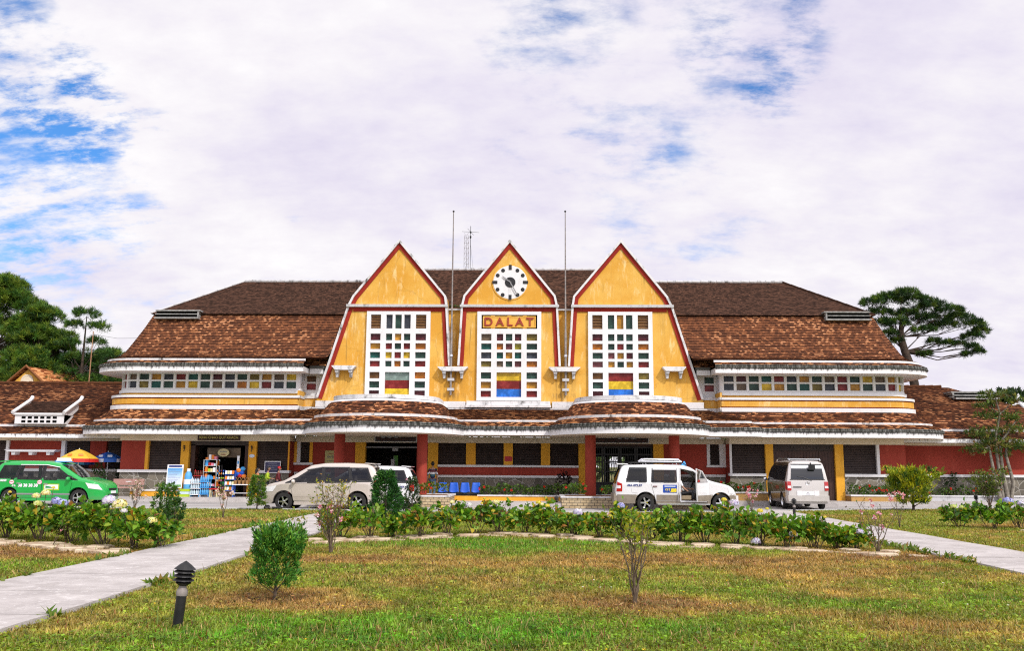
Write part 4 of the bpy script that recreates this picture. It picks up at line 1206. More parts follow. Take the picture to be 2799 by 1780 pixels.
# smooth value noise for numpy
def vnoise(x, y, s, seed):
    g = np.random.default_rng(seed).random((128, 128))
    x = x * s + 500; y = y * s + 500
    xi = np.floor(x).astype(int); yi = np.floor(y).astype(int); fx = x - xi; fy = y - yi
    fx = fx * fx * (3 - 2 * fx); fy = fy * fy * (3 - 2 * fy)
    a = g[xi % 128, yi % 128]; b = g[(xi + 1) % 128, yi % 128]; c = g[xi % 128, (yi + 1) % 128]; d = g[(xi + 1) % 128, (yi + 1) % 128]
    return (a * (1 - fx) + b * fx) * (1 - fy) + (c * (1 - fx) + d * fx) * fy
def fbm(x, y, s, seed): return (vnoise(x, y, s, seed) * .5 + vnoise(x, y, s * 2.1, seed + 1) * .3 + vnoise(x, y, s * 4.3, seed + 2) * .2)
# patches of bare soil / dead grass (x, y, rx, ry, strength)
DRY = [(-2.2, -34.3, 1.0, .9, 1.0), (-1.5, -35.0, 1.0, .5, .9), (2.55, -34.5, 1.5, .9, 1.0), (3.3, -35.0, 1.4, .45, .8), (-2.3, -29.3, 1.6, .9, .95), (-.6, -29.4, 1.5, .6, .6), (8.2, -28.2, 1.9, 1.2, 1.0), (7.0, -29.0, 2.0, .8, .55),
       (4.6, -29.0, 3.2, 1.3, .85), (6.5, -30.3, 2.2, 1.3, .7), (1.5, -30.0, 2.2, .8, .55), (.2, -32.6, 1.2, 1.0, .55), (.9, -34.0, .9, 1.3, .5), (-8.5, -28.6, 2.4, 1.0, 1.0), (-10.5, -27.6, 2.0, 1.0, 1.0), (-8.2, -17.5, 1.4, 1.2, .8), (-8.0, -21, 1.6, .8, .8), (-9.3, -12.3, 1.4, .8, .7),
       (-7.6, -25.0, .9, 1.0, .8), (-2.5, -21, 1.8, 1.0, .5), (13.0, -20.2, 2.2, .6, .5), (16.5, -17.8, 2.2, .9, .7), (5.5, -33.0, 1.0, .8, .4), (-1.0, -27.6, 2.5, .7, .35)]
LUSH = [(-.3, -26.6, 2.6, 1.6, 1.0), (1.6, -24.9, 2.8, 1.2, .9), (.2, -36.6, 2.4, 1.0, 1.0), (-1.6, -36.7, 2, .9, .9), (3.0, -33.0, 1.0, .8, .3), (5.0, -34.5, .9, .9, .5), (-6.9, -31.5, 1.0, 1.5, .5), (7.2, -34.0, 1, .6, .4), (2.0, -36.4, 2, .5, .6)]
def patch_val(x, y, L):
    v = np.zeros_like(x)
    for (px, py, rx, ry, s) in L:
        d = np.sqrt(((x - px) / rx) ** 2 + ((y - py) / ry) ** 2)
        v = np.maximum(v, s * np.clip(1.45 - d, 0, 1))
    return v
def turf_colour(x, y, jitter=None):
    """green / dry mix, per point, linear rgb"""
    n = fbm(x, y, .55, 3); n2 = fbm(x, y, 1.9, 21)
    dry = np.clip(patch_val(x, y, DRY) * 1.15 + (n - .52) * 2.2 + (n2 - .5) * 1.1 + .10 + .16 * np.exp(-((y + 30.6) / 2.0) ** 2) * (x > -1.8) + .10 * (x > 2.5), 0, 1)
    lush = np.clip(patch_val(x, y, LUSH) + (n2 - .55) * 1.2, 0, 1)
    bare = np.clip((patch_val(x, y, DRY) - .72) * 2.2 + (n2 - .5) * .8, 0, 1)
    g = np.array([.235, .275, .028]); gl = np.array([.11, .29, .012]); d = np.array([.46, .275, .088]); s = np.array([.20, .085, .042])
    c = g + (gl - g) * lush[:, None]
    c = c + (d - c) * (dry * .85)[:, None]
    c = c + (s - c) * (bare * .92)[:, None]
    c = c * (.50 + 1.0 * np.clip(fbm(x, y, 2.6, 61) * 1.0, 0, 1) ** 1.0)[:, None] * (.62 + .76 * vnoise(x, y, 7.5, 71))[:, None]
    return c, dry, lush, bare
def lawn_z(x, y): return .035 + .035 * fbm(x, y, .35, 40)
xs = np.concatenate([np.linspace(-60, -14, 24), np.arange(-13.5, 14, .3), np.linspace(14, 60, 40)])
V = []; rows_ = 76
for j in range(rows_):
    t = j / (rows_ - 1)
    for x in xs:
        y1 = lawn_y(x); y = -46 + (y1 + 46) * t
        V.append((x, y))
V = np.array(V); Z = lawn_z(V[:, 0], V[:, 1])
nx_ = len(xs)
Fq = [(j * nx_ + i, j * nx_ + i + 1, (j + 1) * nx_ + i + 1, (j + 1) * nx_ + i) for j in range(rows_ - 1) for i in range(nx_ - 1)]
me = bpy.data.meshes.new('lawn'); me.from_pydata([(a, b, c) for (a, b), c in zip(V, Z)], [], Fq)
ca = me.attributes.new('col', 'FLOAT_COLOR', 'POINT'); cc, *_ = turf_colour(V[:, 0], V[:, 1])
ca.data.foreach_set('color', np.concatenate([cc, np.ones((len(cc), 1))], 1).astype(np.float32).ravel())
me.materials.append(lawn_mat()); me.shade_smooth(); structure(put('lawn', me))
# kerb strip along the lawn
mb = MB(); rows = []
Lk = [p for p in LAWN]
rows = [[(x, y + .02, .0), (x, y + .02, .10), (x, y - .13, .10), (x, y - .13, .0)] for x, y in Lk]
mb.strip(rows); structure(mb.build('kerb', [M['cement']]))
# two paths
pm = concrete_mat('path_concrete', (.36, .33, .315), (.50, .465, .445), (.64, .61, .585), 1.9)
for a, b in (PLX, PRX):
    ya = lawn_y((a + b) / 2) + .05; mb = MB(); n = 26
    ln = [(a + .03 * math.sin(k * 1.7), -46 + (ya + 46) * k / n) for k in range(n + 1)]; rn = [(b + .03 * math.sin(k * 2.3 + 1), -46 + (ya + 46) * k / n) for k in range(n + 1)]
    mb.plan(rn + ln[::-1], .0, .105)
    structure(mb.build('path', [pm]))
# ================================================================== vegetation
def leaf_mat(name, transl=.35, rough=.5, hue=0.0):
    m = bpy.data.materials.new(name); m.use_nodes = True
    nt = NT(m.node_tree); b = nt.n['Principled BSDF']; b.inputs['Roughness'].default_value = rough; b.inputs['Specular IOR Level'].default_value = .35
    at = nt.add('ShaderNodeAttribute', attribute_name='col'); nt.link(at.outputs['Color'], b.inputs['Base Color'])
    tr = nt.add('ShaderNodeBsdfTranslucent')
    nt.link(nt.mix(1.0, at.outputs['Color'], (1.25, 1.2, .6), 'MULTIPLY'), tr.inputs['Color'])
    mx = nt.add('ShaderNodeMixShader'); mx.inputs[0].default_value = transl
    nt.link(b.outputs[0], mx.inputs[1]); nt.link(tr.outputs[0], mx.inputs[2]); nt.link(mx.outputs[0], nt.n['Material Output'].inputs[0])
    return m
LEAF = leaf_mat('leaf'); NEEDLE = leaf_mat('needle', .15, .6); PETAL = leaf_mat('petal', .3, .7); GRASS = leaf_mat('grass_blade', .35, .6)

def poly_mesh(name, V, k, C, m):
    """V: (N*k, 3) points, one k-gon per leaf, C: (N, 3) colours"""
    n = len(V) // k
    me = bpy.data.meshes.new(name)
    me.vertices.add(n * k); me.vertices.foreach_set('co', np.ascontiguousarray(V, dtype=np.float32).ravel())
    me.loops.add(n * k); me.loops.foreach_set('vertex_index', np.arange(n * k, dtype=np.int32))
    me.polygons.add(n); me.polygons.foreach_set('loop_start', np.arange(0, n * k, k, dtype=np.int32))
    ca = me.attributes.new('col', 'FLOAT_COLOR', 'POINT')
    cc = np.concatenate([np.repeat(C, k, 0), np.ones((n * k, 1))], 1).astype(np.float32); ca.data.foreach_set('color', cc.ravel())
    me.materials.append(m); me.update(calc_edges=True); me.validate()
    return me
def unit(a): return a / np.maximum(np.linalg.norm(a, axis=1, keepdims=True), 1e-9)
def leaf_quads(P, D, L, Wd, rng, droop=.0, up_bias=.6):
    """diamond leaves: base at P, along D, facing roughly upward/outward"""
    n = len(P); D = unit(D)
    ref = unit(rng.normal(size=(n, 3)) * .5 + np.array([0, 0, up_bias]))
    S = unit(np.cross(D, ref)); Nn = np.cross(S, D)
    L = np.broadcast_to(L, (n,))[:, None]; Wd = np.broadcast_to(Wd, (n,))[:, None]
    mid = P + D * L * .48 - Nn * Wd * .0
    tip = P + D * L - Nn * L * droop
    l = mid + S * Wd * .5 + Nn * Wd * .14; r = mid - S * Wd * .5 + Nn * Wd * .14
    return np.stack([P, r, tip, l], 1).reshape(-1, 3)
def leaf_hex(P, D, L, Wd, rng, droop=.0, up_bias=.6):
    """broad oval leaves with a keel: base, two shoulders each side, drooping tip"""
    n = len(P); D = unit(D); ref = unit(rng.normal(size=(n, 3)) * .5 + np.array([0, 0, up_bias]))
    S = unit(np.cross(D, ref)); Nn = np.cross(S, D); L = np.broadcast_to(L, (n,))[:, None]; Wd = np.broadcast_to(Wd, (n,))[:, None]
    a, b = P + D * L * .28, P + D * L * .66 - Nn * L * droop * .35; k = Nn * Wd * .12
    return np.stack([P, a - S * Wd * .44 + k, b - S * Wd * .42 + k, P + D * L - Nn * L * droop, b + S * Wd * .42 + k, a + S * Wd * .44 + k], 1).reshape(-1, 3)
def pick(rng, n, cols, w, jit=.22):
    c = np.array(cols)[rng.choice(len(cols), n, p=np.array(w) / sum(w))]
    return np.clip(c * (1 + (rng.random((n, 1)) - .5) * 2 * jit) * (1 + (rng.random((n, 3)) - .5) * .2), 0, .9)

def at_px(px, py, Y):
    d = sky_dir(px, py); t = (Y - CAM.y) / d.y
    return CAM + d * t

# ---- flower head of a hydrangea -----------------------------------------------------
FLW = dict(blue=[(.30, .32, .72), (.42, .42, .80), (.55, .55, .85)], lilac=[(.55, .50, .80), (.68, .64, .86), (.75, .74, .88)], white=[(.72, .70, .78), (.80, .79, .84), (.62, .60, .74)],
           cream=[(.80, .74, .40), (.84, .80, .58), (.78, .70, .24)], yellow=[(.75, .62, .05), (.80, .68, .12), (.68, .60, .10)], pale=[(.62, .68, .22), (.70, .74, .36), (.55, .62, .15)])
def flower_head(parent, loc, r, kind, seed, name='flower_head'):
    rng = np.random.default_rng(seed); n = 150
    d = unit(rng.normal(size=(n, 3))); d[:, 2] = np.abs(d[:, 2]) * 1.0 - .35; d = unit(d)
    P = d * r * (.82 + .2 * rng.random((n, 1))) * np.array([1, 1, .82])
    t = unit(np.cross(d, rng.normal(size=(n, 3)))); s = np.cross(d, t); w = r * .24
    V = np.stack([P - t * w, P - s * w, P + t * w + d * w * .2, P + s * w + d * w * .2], 1).reshape(-1, 3)
    C = pick(rng, n, FLW[kind], [1, 1, 1], .12)
    # small dark core so that the head is a ball, not a shell
    me = poly_mesh(name, V, 4, C, PETAL)
    return put(name, me, parent, loc)

def hydrangea(x, y, h, w, seed, label, leaves=430, group='hydrangea bushes in the flower beds', sun_tint=0.0):
    rng = np.random.default_rng(seed); z0 = float(lawn_z(np.array([x]), np.array([y]))[0])
    T = thing('hydrangea_bush', label, 'bush', (x, y, z0), 0, group)
    mb = MB(); tips = []
    ns = 9 + int(rng.integers(0, 5))
    for k in range(ns):
        a = rng.random() * 2 * PI; rr = w * (.10 + .36 * rng.random()); top = h * (.62 + .36 * rng.random())
        b0 = (rng.normal() * .05, rng.normal() * .05, -.03)
        p1 = (b0[0] + rr * .45 * math.cos(a), b0[1] + rr * .45 * math.sin(a), top * .45); p2 = (rr * math.cos(a), rr * math.sin(a), top)
        mb.tube([b0, p1, p2], [.011, .009, .006], 5); tips.append(p2)
    mb.build('stems', [M['twig']], T)
    n = leaves
    # rosettes of leaves at shoot tips plus leaves down the stems
    cl = 42; ca = rng.random(cl) * 2 * PI; cr = np.sqrt(rng.random(cl)) * w * .52
    lobes = .82 + .30 * np.sin(ca * 2 + rng.random() * 6) * .5 + .18 * rng.random(cl)
    cz = h * (.40 + .56 * rng.random(cl) ** .7) * (1 - .30 * (cr / (w * .55)) ** 2) * lobes
    C0 = np.stack([cr * np.cos(ca), cr * np.sin(ca), cz], 1)
    idx = rng.integers(0, cl, n); P = C0[idx] + rng.normal(size=(n, 3)) * np.array([.045, .045, .05])
    D = unit(P * np.array([1, 1, 0]) + 1e-4) * .5 + unit(rng.normal(size=(n, 3))) * .8 + np.array([0, 0, .38])
    L = .085 + .10 * rng.random(n) ** 1.3
    V = leaf_hex(P, D, L, L * (.58 + .15 * rng.random(n)), rng, .20)
    V[:, 2] = np.maximum(V[:, 2], .02)
    C = pick(rng, n, [(.075, .20, .012), (.12, .27, .016), (.22, .35, .022), (.035, .10, .010), (.46, .33, .03), (.32, .15, .03)], [5, 5, 4.2, 2.4, .9 + sun_tint, .4 + sun_tint * .5])  # last argument raises the share of yellow and brown leaves
    put('foliage', poly_mesh('foliage', V, 6, C, LEAF), T)
    return T

HB = []
def hyd(px, py, h, w, seed, label, **kw):
    d = sky_dir(px, py); t = -(CAM.z - .05) / d.z; p = CAM + d * t
    T = hydrangea(p.x, p.y, h, w, seed, label, **kw); HB.append((T, p.x, p.y, h)); return T
hyd(15, 1474, .88, 1.05, 1, 'hydrangea bush at the left edge, hiding the rear wheel of the green taxi', leaves=980)
hyd(105, 1480, .90, 1.1, 2, 'hydrangea bush with pale yellow flower heads below the doors of the green taxi', leaves=1000)
hyd(195, 1486, .90, 1.1, 3, 'hydrangea bush with a pair of blue flower heads, before the taxi front wheel', leaves=1000)
hyd(285, 1494, .88, 1.05, 4, 'hydrangea bush with a big lilac head and a big cream head below the taxi bumper', leaves=1000)
hyd(365, 1502, .86, 1.0, 5, 'hydrangea bush with one low cream flower head beside the left path', leaves=560)
hyd(432, 1502, .66, .8, 6, 'small flowerless hydrangea at the right end of the left bed by the path', leaves=330)
mids = [(930, 1474, .80, .9, 'hydrangea with one cream head, left end of the middle bed behind the pink shrub'),
        (1010, 1476, .86, 1.0, 'tall leafy hydrangea in front of the dark green conifer'),
        (1075, 1472, .50, .7, 'low sparse hydrangea in the gap right of the dark conifer'),
        (1150, 1470, .78, .85, 'hydrangea in front of the left brick planter, with no flower on top'),
        (1222, 1466, .84, .95, 'hydrangea with yellow and cream heads in front of the blue chairs'),
        (1295, 1463, .82, .95, 'hydrangea with one white lilac head below the last blue chair'),
        (1365, 1461, .82, .95, 'hydrangea with one tall cream head below the long ochre planter'),
        (1435, 1461, .72, .9, 'flowerless hydrangea left of the bollard lamp in the middle bed'),
        (1490, 1463, .78, .85, 'hydrangea with three yellow heads just left of the bollard lamp'),
        (1570, 1468, .62, .85, 'hydrangea with a single lilac head in front of the right brick planter'),
        (1640, 1472, .60, .85, 'low flowerless hydrangea left of the leafless sapling'),
        (1705, 1476, .80, .85, 'hydrangea with a blue head between the sapling and the SUV rear wheel'),
        (1790, 1482, .70, .75, 'hydrangea behind the right side of the sapling, below the SUV doors'),
        (1860, 1486, .86, .85, 'upright hydrangea below the open door of the white SUV'),
        (1930, 1489, .86, .9, 'tall hydrangea with one yellow head below the SUV front wheel'),
        (2005, 1492, .90, .95, 'hydrangea with a lilac head below the front bumper of the white SUV'),
        (2080, 1497, .82, .9, 'hydrangea with violet head near the ground and a yellow one above'),
        (2155, 1500, .78, .9, 'hydrangea with a white head at mid height below the silver van'),
        (2225, 1500, .70, .8, 'hydrangea with small yellow buds right of the silver van rear'),
        (2290, 1501, .46, .6, 'small hydrangea at the right end of the middle bed beside the right path'),
        (2345, 1503, .50, .55, 'small hydrangea with one violet head against the bare pink shrub')]
for k, (a, b, h, w, lab) in enumerate(mids): hyd(a, b, h, w, 20 + k, lab, leaves=[430, 300, 480][k % 3] if w > .7 else 260, sun_tint=.7)
hyd(2625, 1442, .66, 1.0, 60, 'hydrangea with two pale yellow heads right of the right path', leaves=420)
hyd(2715, 1446, .80, 1.0, 61, 'hydrangea with a round blue head in the right bed', leaves=430)
hyd(2785, 1444, .85, 1.0, 62, 'hydrangea with a lilac head at the right edge', leaves=430)
heads = [(125, 1349, 'cream', .085), (99, 1357, 'cream', .075), (103, 1379, 'pale', .085), (155, 1371, 'blue', .10), (171, 1377, 'blue', .10), (299, 1370, 'lilac', .125), (327, 1380, 'cream', .13), (416, 1425, 'cream', .09),
         (224, 1400, 'yellow', .06), (146, 1334, 'yellow', .035), (27, 1346, 'yellow', .035), (339, 1398, 'white', .06), (1236, 1374, 'cream', .055), (1281, 1382, 'white', .075), (1206, 1388, 'yellow', .05), (1356, 1374, 'cream', .075), (1325, 1364, 'yellow', .035),
         (1317, 1377, 'yellow', .032), (1472, 1375, 'yellow', .062), (1480, 1380, 'cream', .055), (1496, 1384, 'yellow', .058), (1580, 1402, 'lilac', .105), (1697, 1384, 'blue', .085), (2006, 1377, 'lilac', .10), (1979, 1367, 'yellow', .055),
         (2066, 1481, 'lilac', .095), (2077, 1398, 'yellow', .06), (2097, 1392, 'yellow', .035), (2168, 1462, 'white', .085), (2254, 1415, 'yellow', .035), (2351, 1455, 'lilac', .07), (982, 1420, 'cream', .06),
         (2755, 1371, 'blue', .13), (2792, 1379, 'lilac', .11), (2606, 1386, 'pale', .075), (2628, 1388, 'pale', .065)]
for k, (px, py, kind, r) in enumerate(heads):
    best = min(HB, key=lambda q: abs((at_px(px, py, q[2]).x - q[1])) + .15 * abs(q[2] + 24))
    T, bx_, by_, h = best; p = at_px(px, py, by_ - .22)
    flower_head(T, (p.x - bx_, p.y - by_, p.z - T.location.z), r * 1.14, kind, 300 + k)
    mb = MB(); q = Vector((p.x - bx_, p.y - by_, p.z - T.location.z)); mb.tube([(q.x * .6, q.y * .4, .2), q], [.008, .006], 5); mb.build('stem', [M['twig']], T)

# ---- conifers -----------------------------------------------------------------------
def conifer(name, label, cat, x, y, h, w, seed, shape, cols, wts, n=1500, L=.10, wd=.022, trunk=.03, up=.7, group=None, base=.16, spikes=0):
    rng = np.random.default_rng(seed); z0 = float(lawn_z(np.array([x]), np.array([y]))[0])
    T = thing(name, label, cat, (x, y, z0), 0, group)
    mb = MB(); mb.tube([(0, 0, -.05), (.01, .01, h * .3), (0, .01, h * .8)], [trunk, trunk * .7, trunk * .2], 7)
    for k in range(10):
        a = rng.random() * 2 * PI; z = h * (base * .6 + .4 * rng.random()); r = w * .35
        mb.tube([(0, 0, z * .6), (r * math.cos(a), r * math.sin(a), z + .12 * h)], [trunk * .35, trunk * .12], 5)
    mb.build('trunk', [M['bark']], T)
    # sprays: clumps of needles
    nc = n // 9; tz = base + (1 - base) * rng.random(nc); a = rng.random(nc) * 2 * PI
    rad = shape(tz) * w * .5 * (.55 + .45 * rng.random(nc) ** .5) * (1 + .22 * np.sin(3 * a + 9 * tz + seed) + .12 * np.sin(7 * a + seed))
    C0 = np.stack([rad * np.cos(a), rad * np.sin(a), tz * h], 1)
    out = unit(np.stack([np.cos(a), np.sin(a), np.full(nc, up)], 1) + rng.normal(size=(nc, 3)) * .25)
    if spikes:
        sa = rng.random(spikes) * 2 * PI; sr = w * (.12 + .34 * rng.random(spikes))
        for q in range(spikes):
            b = np.array([sr[q] * math.cos(sa[q]), sr[q] * math.sin(sa[q]), h * (.55 + .25 * rng.random())]); d = np.array([math.cos(sa[q]) * .35, math.sin(sa[q]) * .35, 1.0])
            ln = h * (.12 + .16 * rng.random()); m_ = 8
            C0 = np.concatenate([C0, b + d * np.linspace(0, ln, m_)[:, None]]); out = np.concatenate([out, np.tile(unit(d[None] + rng.normal(size=(1, 3)) * .2), (m_, 1))])
    nc = len(C0); idx = np.repeat(np.arange(nc), 9); m = len(idx)
    D = out[idx] + rng.normal(size=(m, 3)) * .42
    P = C0[idx] + rng.normal(size=(m, 3)) * L * .28
    LL = L * (.6 + .7 * rng.random(m))
    V = leaf_quads(P, D, LL, wd * (.7 + .6 * rng.random(m)), rng, 0)
    base_c = pick(rng, nc, cols, wts, .18)[idx]
    C = np.clip(base_c * (1 + (rng.random((m, 1)) - .5) * .5), 0, .8)
    put('foliage', poly_mesh('foliage', V, 4, C, NEEDLE), T)
    return T
DG = [(.026, .105, .014), (.045, .155, .018), (.085, .21, .022), (.17, .24, .02)]
egg = lambda t: np.sin(np.clip(t, 0, 1) ** .75 * PI) ** .6 + .05
cone = lambda t: np.clip(1.05 - t, 0, 1) ** .7 * np.clip(t * 6, 0, 1)
conifer('juniper_shrub', 'small green juniper shrub standing on dry soil right of the bollard lamp', 'shrub', -2.15, -34.42, .94, .66, 71, lambda t: np.clip(1.10 - t, 0, 1) ** .8 * np.clip(t * 3.2, .25, 1) * 1.12, [(.030, .13, .016), (.060, .20, .02), (.11, .28, .025), (.22, .32, .03)], [3, 5, 4, 1.6], 4600, .066, .018, .024, 1.1, spikes=75, base=.20)
conifer('cypress_shrub', 'dark green cypress in front of the champagne car and its tail', 'shrub', -3.10, -19.6, 1.55, 1.05, 72, lambda t: np.clip(1.12 - t, 0, 1) ** .6, [(.014, .075, .012), (.026, .12, .016), (.055, .16, .02)], [3, 4, 2], 8500, .09, .028, .04, .55, base=.06)
conifer('cypress_shrub', 'narrow dark cypress right of the larger one, before the white car tail', 'shrub', -2.86, -15.5, 1.30, .55, 73, lambda t: np.clip(1.1 - t, 0, 1) ** .5, [(.016, .05, .014), (.03, .075, .02), (.09, .10, .03)], [3, 4, 1], 2200, .09, .028, .03, .6, base=.08)
conifer('thuja_shrub', 'bushy thuja on the lawn left of the champagne car bumper', 'shrub', -9.30, -11.5, 1.30, .64, 74, lambda t: np.clip(1.25 - t, 0, 1) ** .4, [(.06, .16, .018), (.11, .21, .02), (.20, .26, .025)], [3, 4, 2], 3000, .09, .035, .03, .8, base=.14)
conifer('thuja_shrub', 'taller thuja behind the right end of the left hydrangea bed', 'shrub', -9.95, -18.6, 1.12, .80, 75, lambda t: np.clip(1.2 - t, 0, 1) ** .4, [(.035, .12, .016), (.07, .17, .018), (.15, .23, .02)], [3, 4, 2], 2600, .08, .032, .03, .9, base=.1)
conifer('thuja_shrub', 'low thuja beside the taller one behind the left hydrangea bed', 'shrub', -9.30, -19.6, .72, .55, 76, lambda t: np.clip(1.25 - t, 0, 1) ** .4, [(.025, .08, .014), (.045, .11, .018)], [3, 4], 1500, .07, .03, .025, .9, base=.1)
conifer('golden_conifer', 'spreading yellow green conifer bush by the road in front of the right wing', 'shrub', 17.06, -7.65, 1.70, 1.85, 77, lambda t: .25 + .9 * np.clip(t, 0, 1) ** .8, [(.13, .21, .012), (.29, .35, .015), (.48, .47, .018), (.03, .09, .012)], [3, 4, 3, 2.2], 4200, .17, .04, .06, 1.4, base=.18, spikes=46)

# ---- branching shrubs with flowers -----------------------------------------------------
def branchy(rng, h, spread, nmain, nsub, r0, base_n=1, lean=(0, 0)):
    """returns MB of branches and list of twig points (pos, dir)"""
    mb = MB(); tips = []
    for k in range(nmain):
        a = 2 * PI * (k + rng.random() * .7) / nmain; sp = spread * (.25 + .75 * rng.random())
        hh = h * (.68 + .32 * rng.random())
        p = [np.array([rng.normal() * r0, rng.normal() * r0, -.04])]
        for s in range(1, 6):
            t = s / 5; p.append(np.array([sp * math.cos(a) * t ** 1.25 + lean[0] * t + rng.normal() * .02, sp * math.sin(a) * t ** 1.25 + lean[1] * t + rng.normal() * .02, hh * t]))
        mb.tube(p, [r0 * (1 - .75 * s / 5) for s in range(6)], 6)
        tips.append((p[-1], p[-1] - p[-2]))
        for q in range(nsub):
            t = .35 + .6 * rng.random(); i = min(4, int(t * 5)); b = p[i] + (p[i + 1] - p[i]) * (t * 5 - i)
            d = unit(np.array([[rng.normal(), rng.normal(), .75 + .5 * rng.random()]]))[0]; ln = h * (.12 + .18 * rng.random())
            m_ = b + d * ln * .5 + rng.normal(size=3) * .015; e = b + d * ln
            mb.tube([b, m_, e], [r0 * .3, r0 * .22, r0 * .12], 5); tips.append((e, d)); tips.append((m_, d))
    return mb, tips
PINK = [(.72, .30, .42), (.82, .55, .62), (.84, .74, .78), (.62, .16, .30)]
def blossom(parent, loc, r, seed, cols=PINK, n=14, name='flower'):
    rng = np.random.default_rng(seed)
    d = unit(rng.normal(size=(n, 3)) + np.array([0, -.3, .3])); P = d * r * .15
    V = leaf_quads(P, d, r, r * .8, rng, .1)
    put(name, poly_mesh(name, V, 4, pick(rng, n, cols, [1] * len(cols), .12), PETAL), parent, loc)
def flower_shrub(name, label, x, y, h, spread, seed, nmain, nsub, r0, leaves, lcols, lw, nfl, L=.05, fr=.05, zmin=0.0, group=None, cat='shrub', fz=(0, 1), lean=(0, 0), fcols=PINK):
    rng = np.random.default_rng(seed); z0 = float(lawn_z(np.array([x]), np.array([y]))[0])
    T = thing(name, label, cat, (x, y, z0), 0, group)
    mb, tips = branchy(rng, h, spread, nmain, nsub, r0, lean=lean)
    mb.build('branches', [M['twig']], T, smooth=60)
    tp = [t for t in tips if t[0][2] > zmin * h]
    idx = rng.integers(0, len(tp), leaves); P = np.array([tp[i][0] for i in idx]) + rng.normal(size=(leaves, 3)) * np.array([.05, .05, .05])
    D = np.array([tp[i][1] for i in idx]); D = unit(D) + rng.normal(size=(leaves, 3)) * .8
    LL = L * (.6 + .8 * rng.random(leaves)); V = leaf_quads(P, D, LL, LL * .55, rng, .15)
    put('foliage', poly_mesh('foliage', V, 4, pick(rng, leaves, lcols, lw), LEAF), T)
    fl = [t for t in tips if fz[0] * h <= t[0][2] <= fz[1] * h]
    for k in range(nfl):
        t = fl[int(rng.integers(0, len(fl)))]; p = t[0] + np.array([0, -.03, 0.01]); blossom(T, tuple(p), fr * (.75 + .6 * rng.random()), seed * 31 + k, fcols)
    return T
YG = [(.10, .17, .015), (.22, .26, .02), (.42, .36, .03), (.30, .17, .03)]
flower_shrub('hibiscus_shrub', 'pink flowering shrub with tall yellow leaved twigs before the champagne car', -2.78, -28.3, 1.38, .50, 81, 12, 9, .015, 620, YG, [2, 3, 3, 1.6], 9, .05, .05, .25, fz=(.25, .7))
flower_shrub('sapling', 'slender sapling with bare lower stems on the dry patch in the centre lawn', 2.50, -34.42, 1.20, .34, 82, 9, 6, .014, 330, [(.13, .22, .015), (.26, .32, .02), (.45, .42, .03)], [3, 4, 2], 2, .06, .035, .62, cat='sapling', fz=(.75, 1))
flower_shrub('rose_shrub', 'open pink rose shrub beside the right path on dark soil', 8.17, -27.5, 1.12, .52, 83, 7, 5, .013, 130, [(.09, .13, .02), (.16, .18, .03), (.14, .08, .03)], [3, 2, 1], 9, .045, .042, .2, cat='rose shrub')
flower_shrub('rose_shrub', 'small rose shrub with pale pink roses on the lawn before the shop', -8.76, -16.9, .98, .22, 84, 4, 4, .016, 60, YG, [2, 3, 2, .5], 12, .06, .075, .4, cat='rose shrub', fz=(.35, .95), fcols=[(.80, .50, .52), (.85, .70, .70), (.86, .80, .80)])
flower_shrub('rose_shrub', 'rose shrub with small pale flowers right in front of the taxi bumper', -13.4, -12.9, 1.12, .50, 85, 9, 6, .010, 260, [(.10, .14, .03), (.16, .12, .04), (.20, .22, .05)], [3, 2, 2], 26, .05, .045, .25, cat='rose shrub', fcols=[(.80, .60, .60), (.84, .76, .76)])
flower_shrub('rose_shrub', 'rose shrub with pink blossoms between the white SUV and the silver van', 9.65, -10.6, .92, .40, 86, 8, 5, .010, 150, [(.12, .16, .03), (.20, .22, .04)], [3, 2], 22, .05, .055, .3, cat='rose shrub', fz=(.45, 1))
flower_shrub('rose_shrub', 'thin rose shrub with tall pink blossoms left of the golden conifer', 11.9, -19.2, 1.25, .35, 87, 5, 4, .009, 60, [(.10, .14, .02), (.2, .2, .04)], [3, 2], 9, .045, .06, .3, cat='rose shrub', fz=(.6, 1))
flower_shrub('garden_bush', 'large twiggy green bush at the right by the road', 21.2, -5.6, 1.80, .95, 88, 14, 9, .014, 1500, [(.06, .11, .015), (.10, .16, .02), (.17, .22, .03), (.05, .06, .02)], [3, 4, 3, 2], 14, .10, .05, .28, cat='bush', fcols=[(.8, .7, .7), (.7, .1, .1)])
flower_shrub('young_plant', 'thin leaning young plant by the stones in front of the left hydrangea bed', -8.78, -27.45, .62, .08, 89, 2, 4, .008, 70, [(.12, .17, .02), (.2, .22, .03)], [3, 2], 1, .06, .03, .2, cat='plant', lean=(.30, 0))
# tall grassy stalk left of the juniper
flower_shrub('weed_stalk', 'tall thin yellow green weed between juniper and path', -3.75, -27.2, .80, .10, 90, 3, 3, .006, 46, [(.18, .24, .02), (.3, .32, .04)], [2, 2], 0, .075, .03, .2, cat='weed')

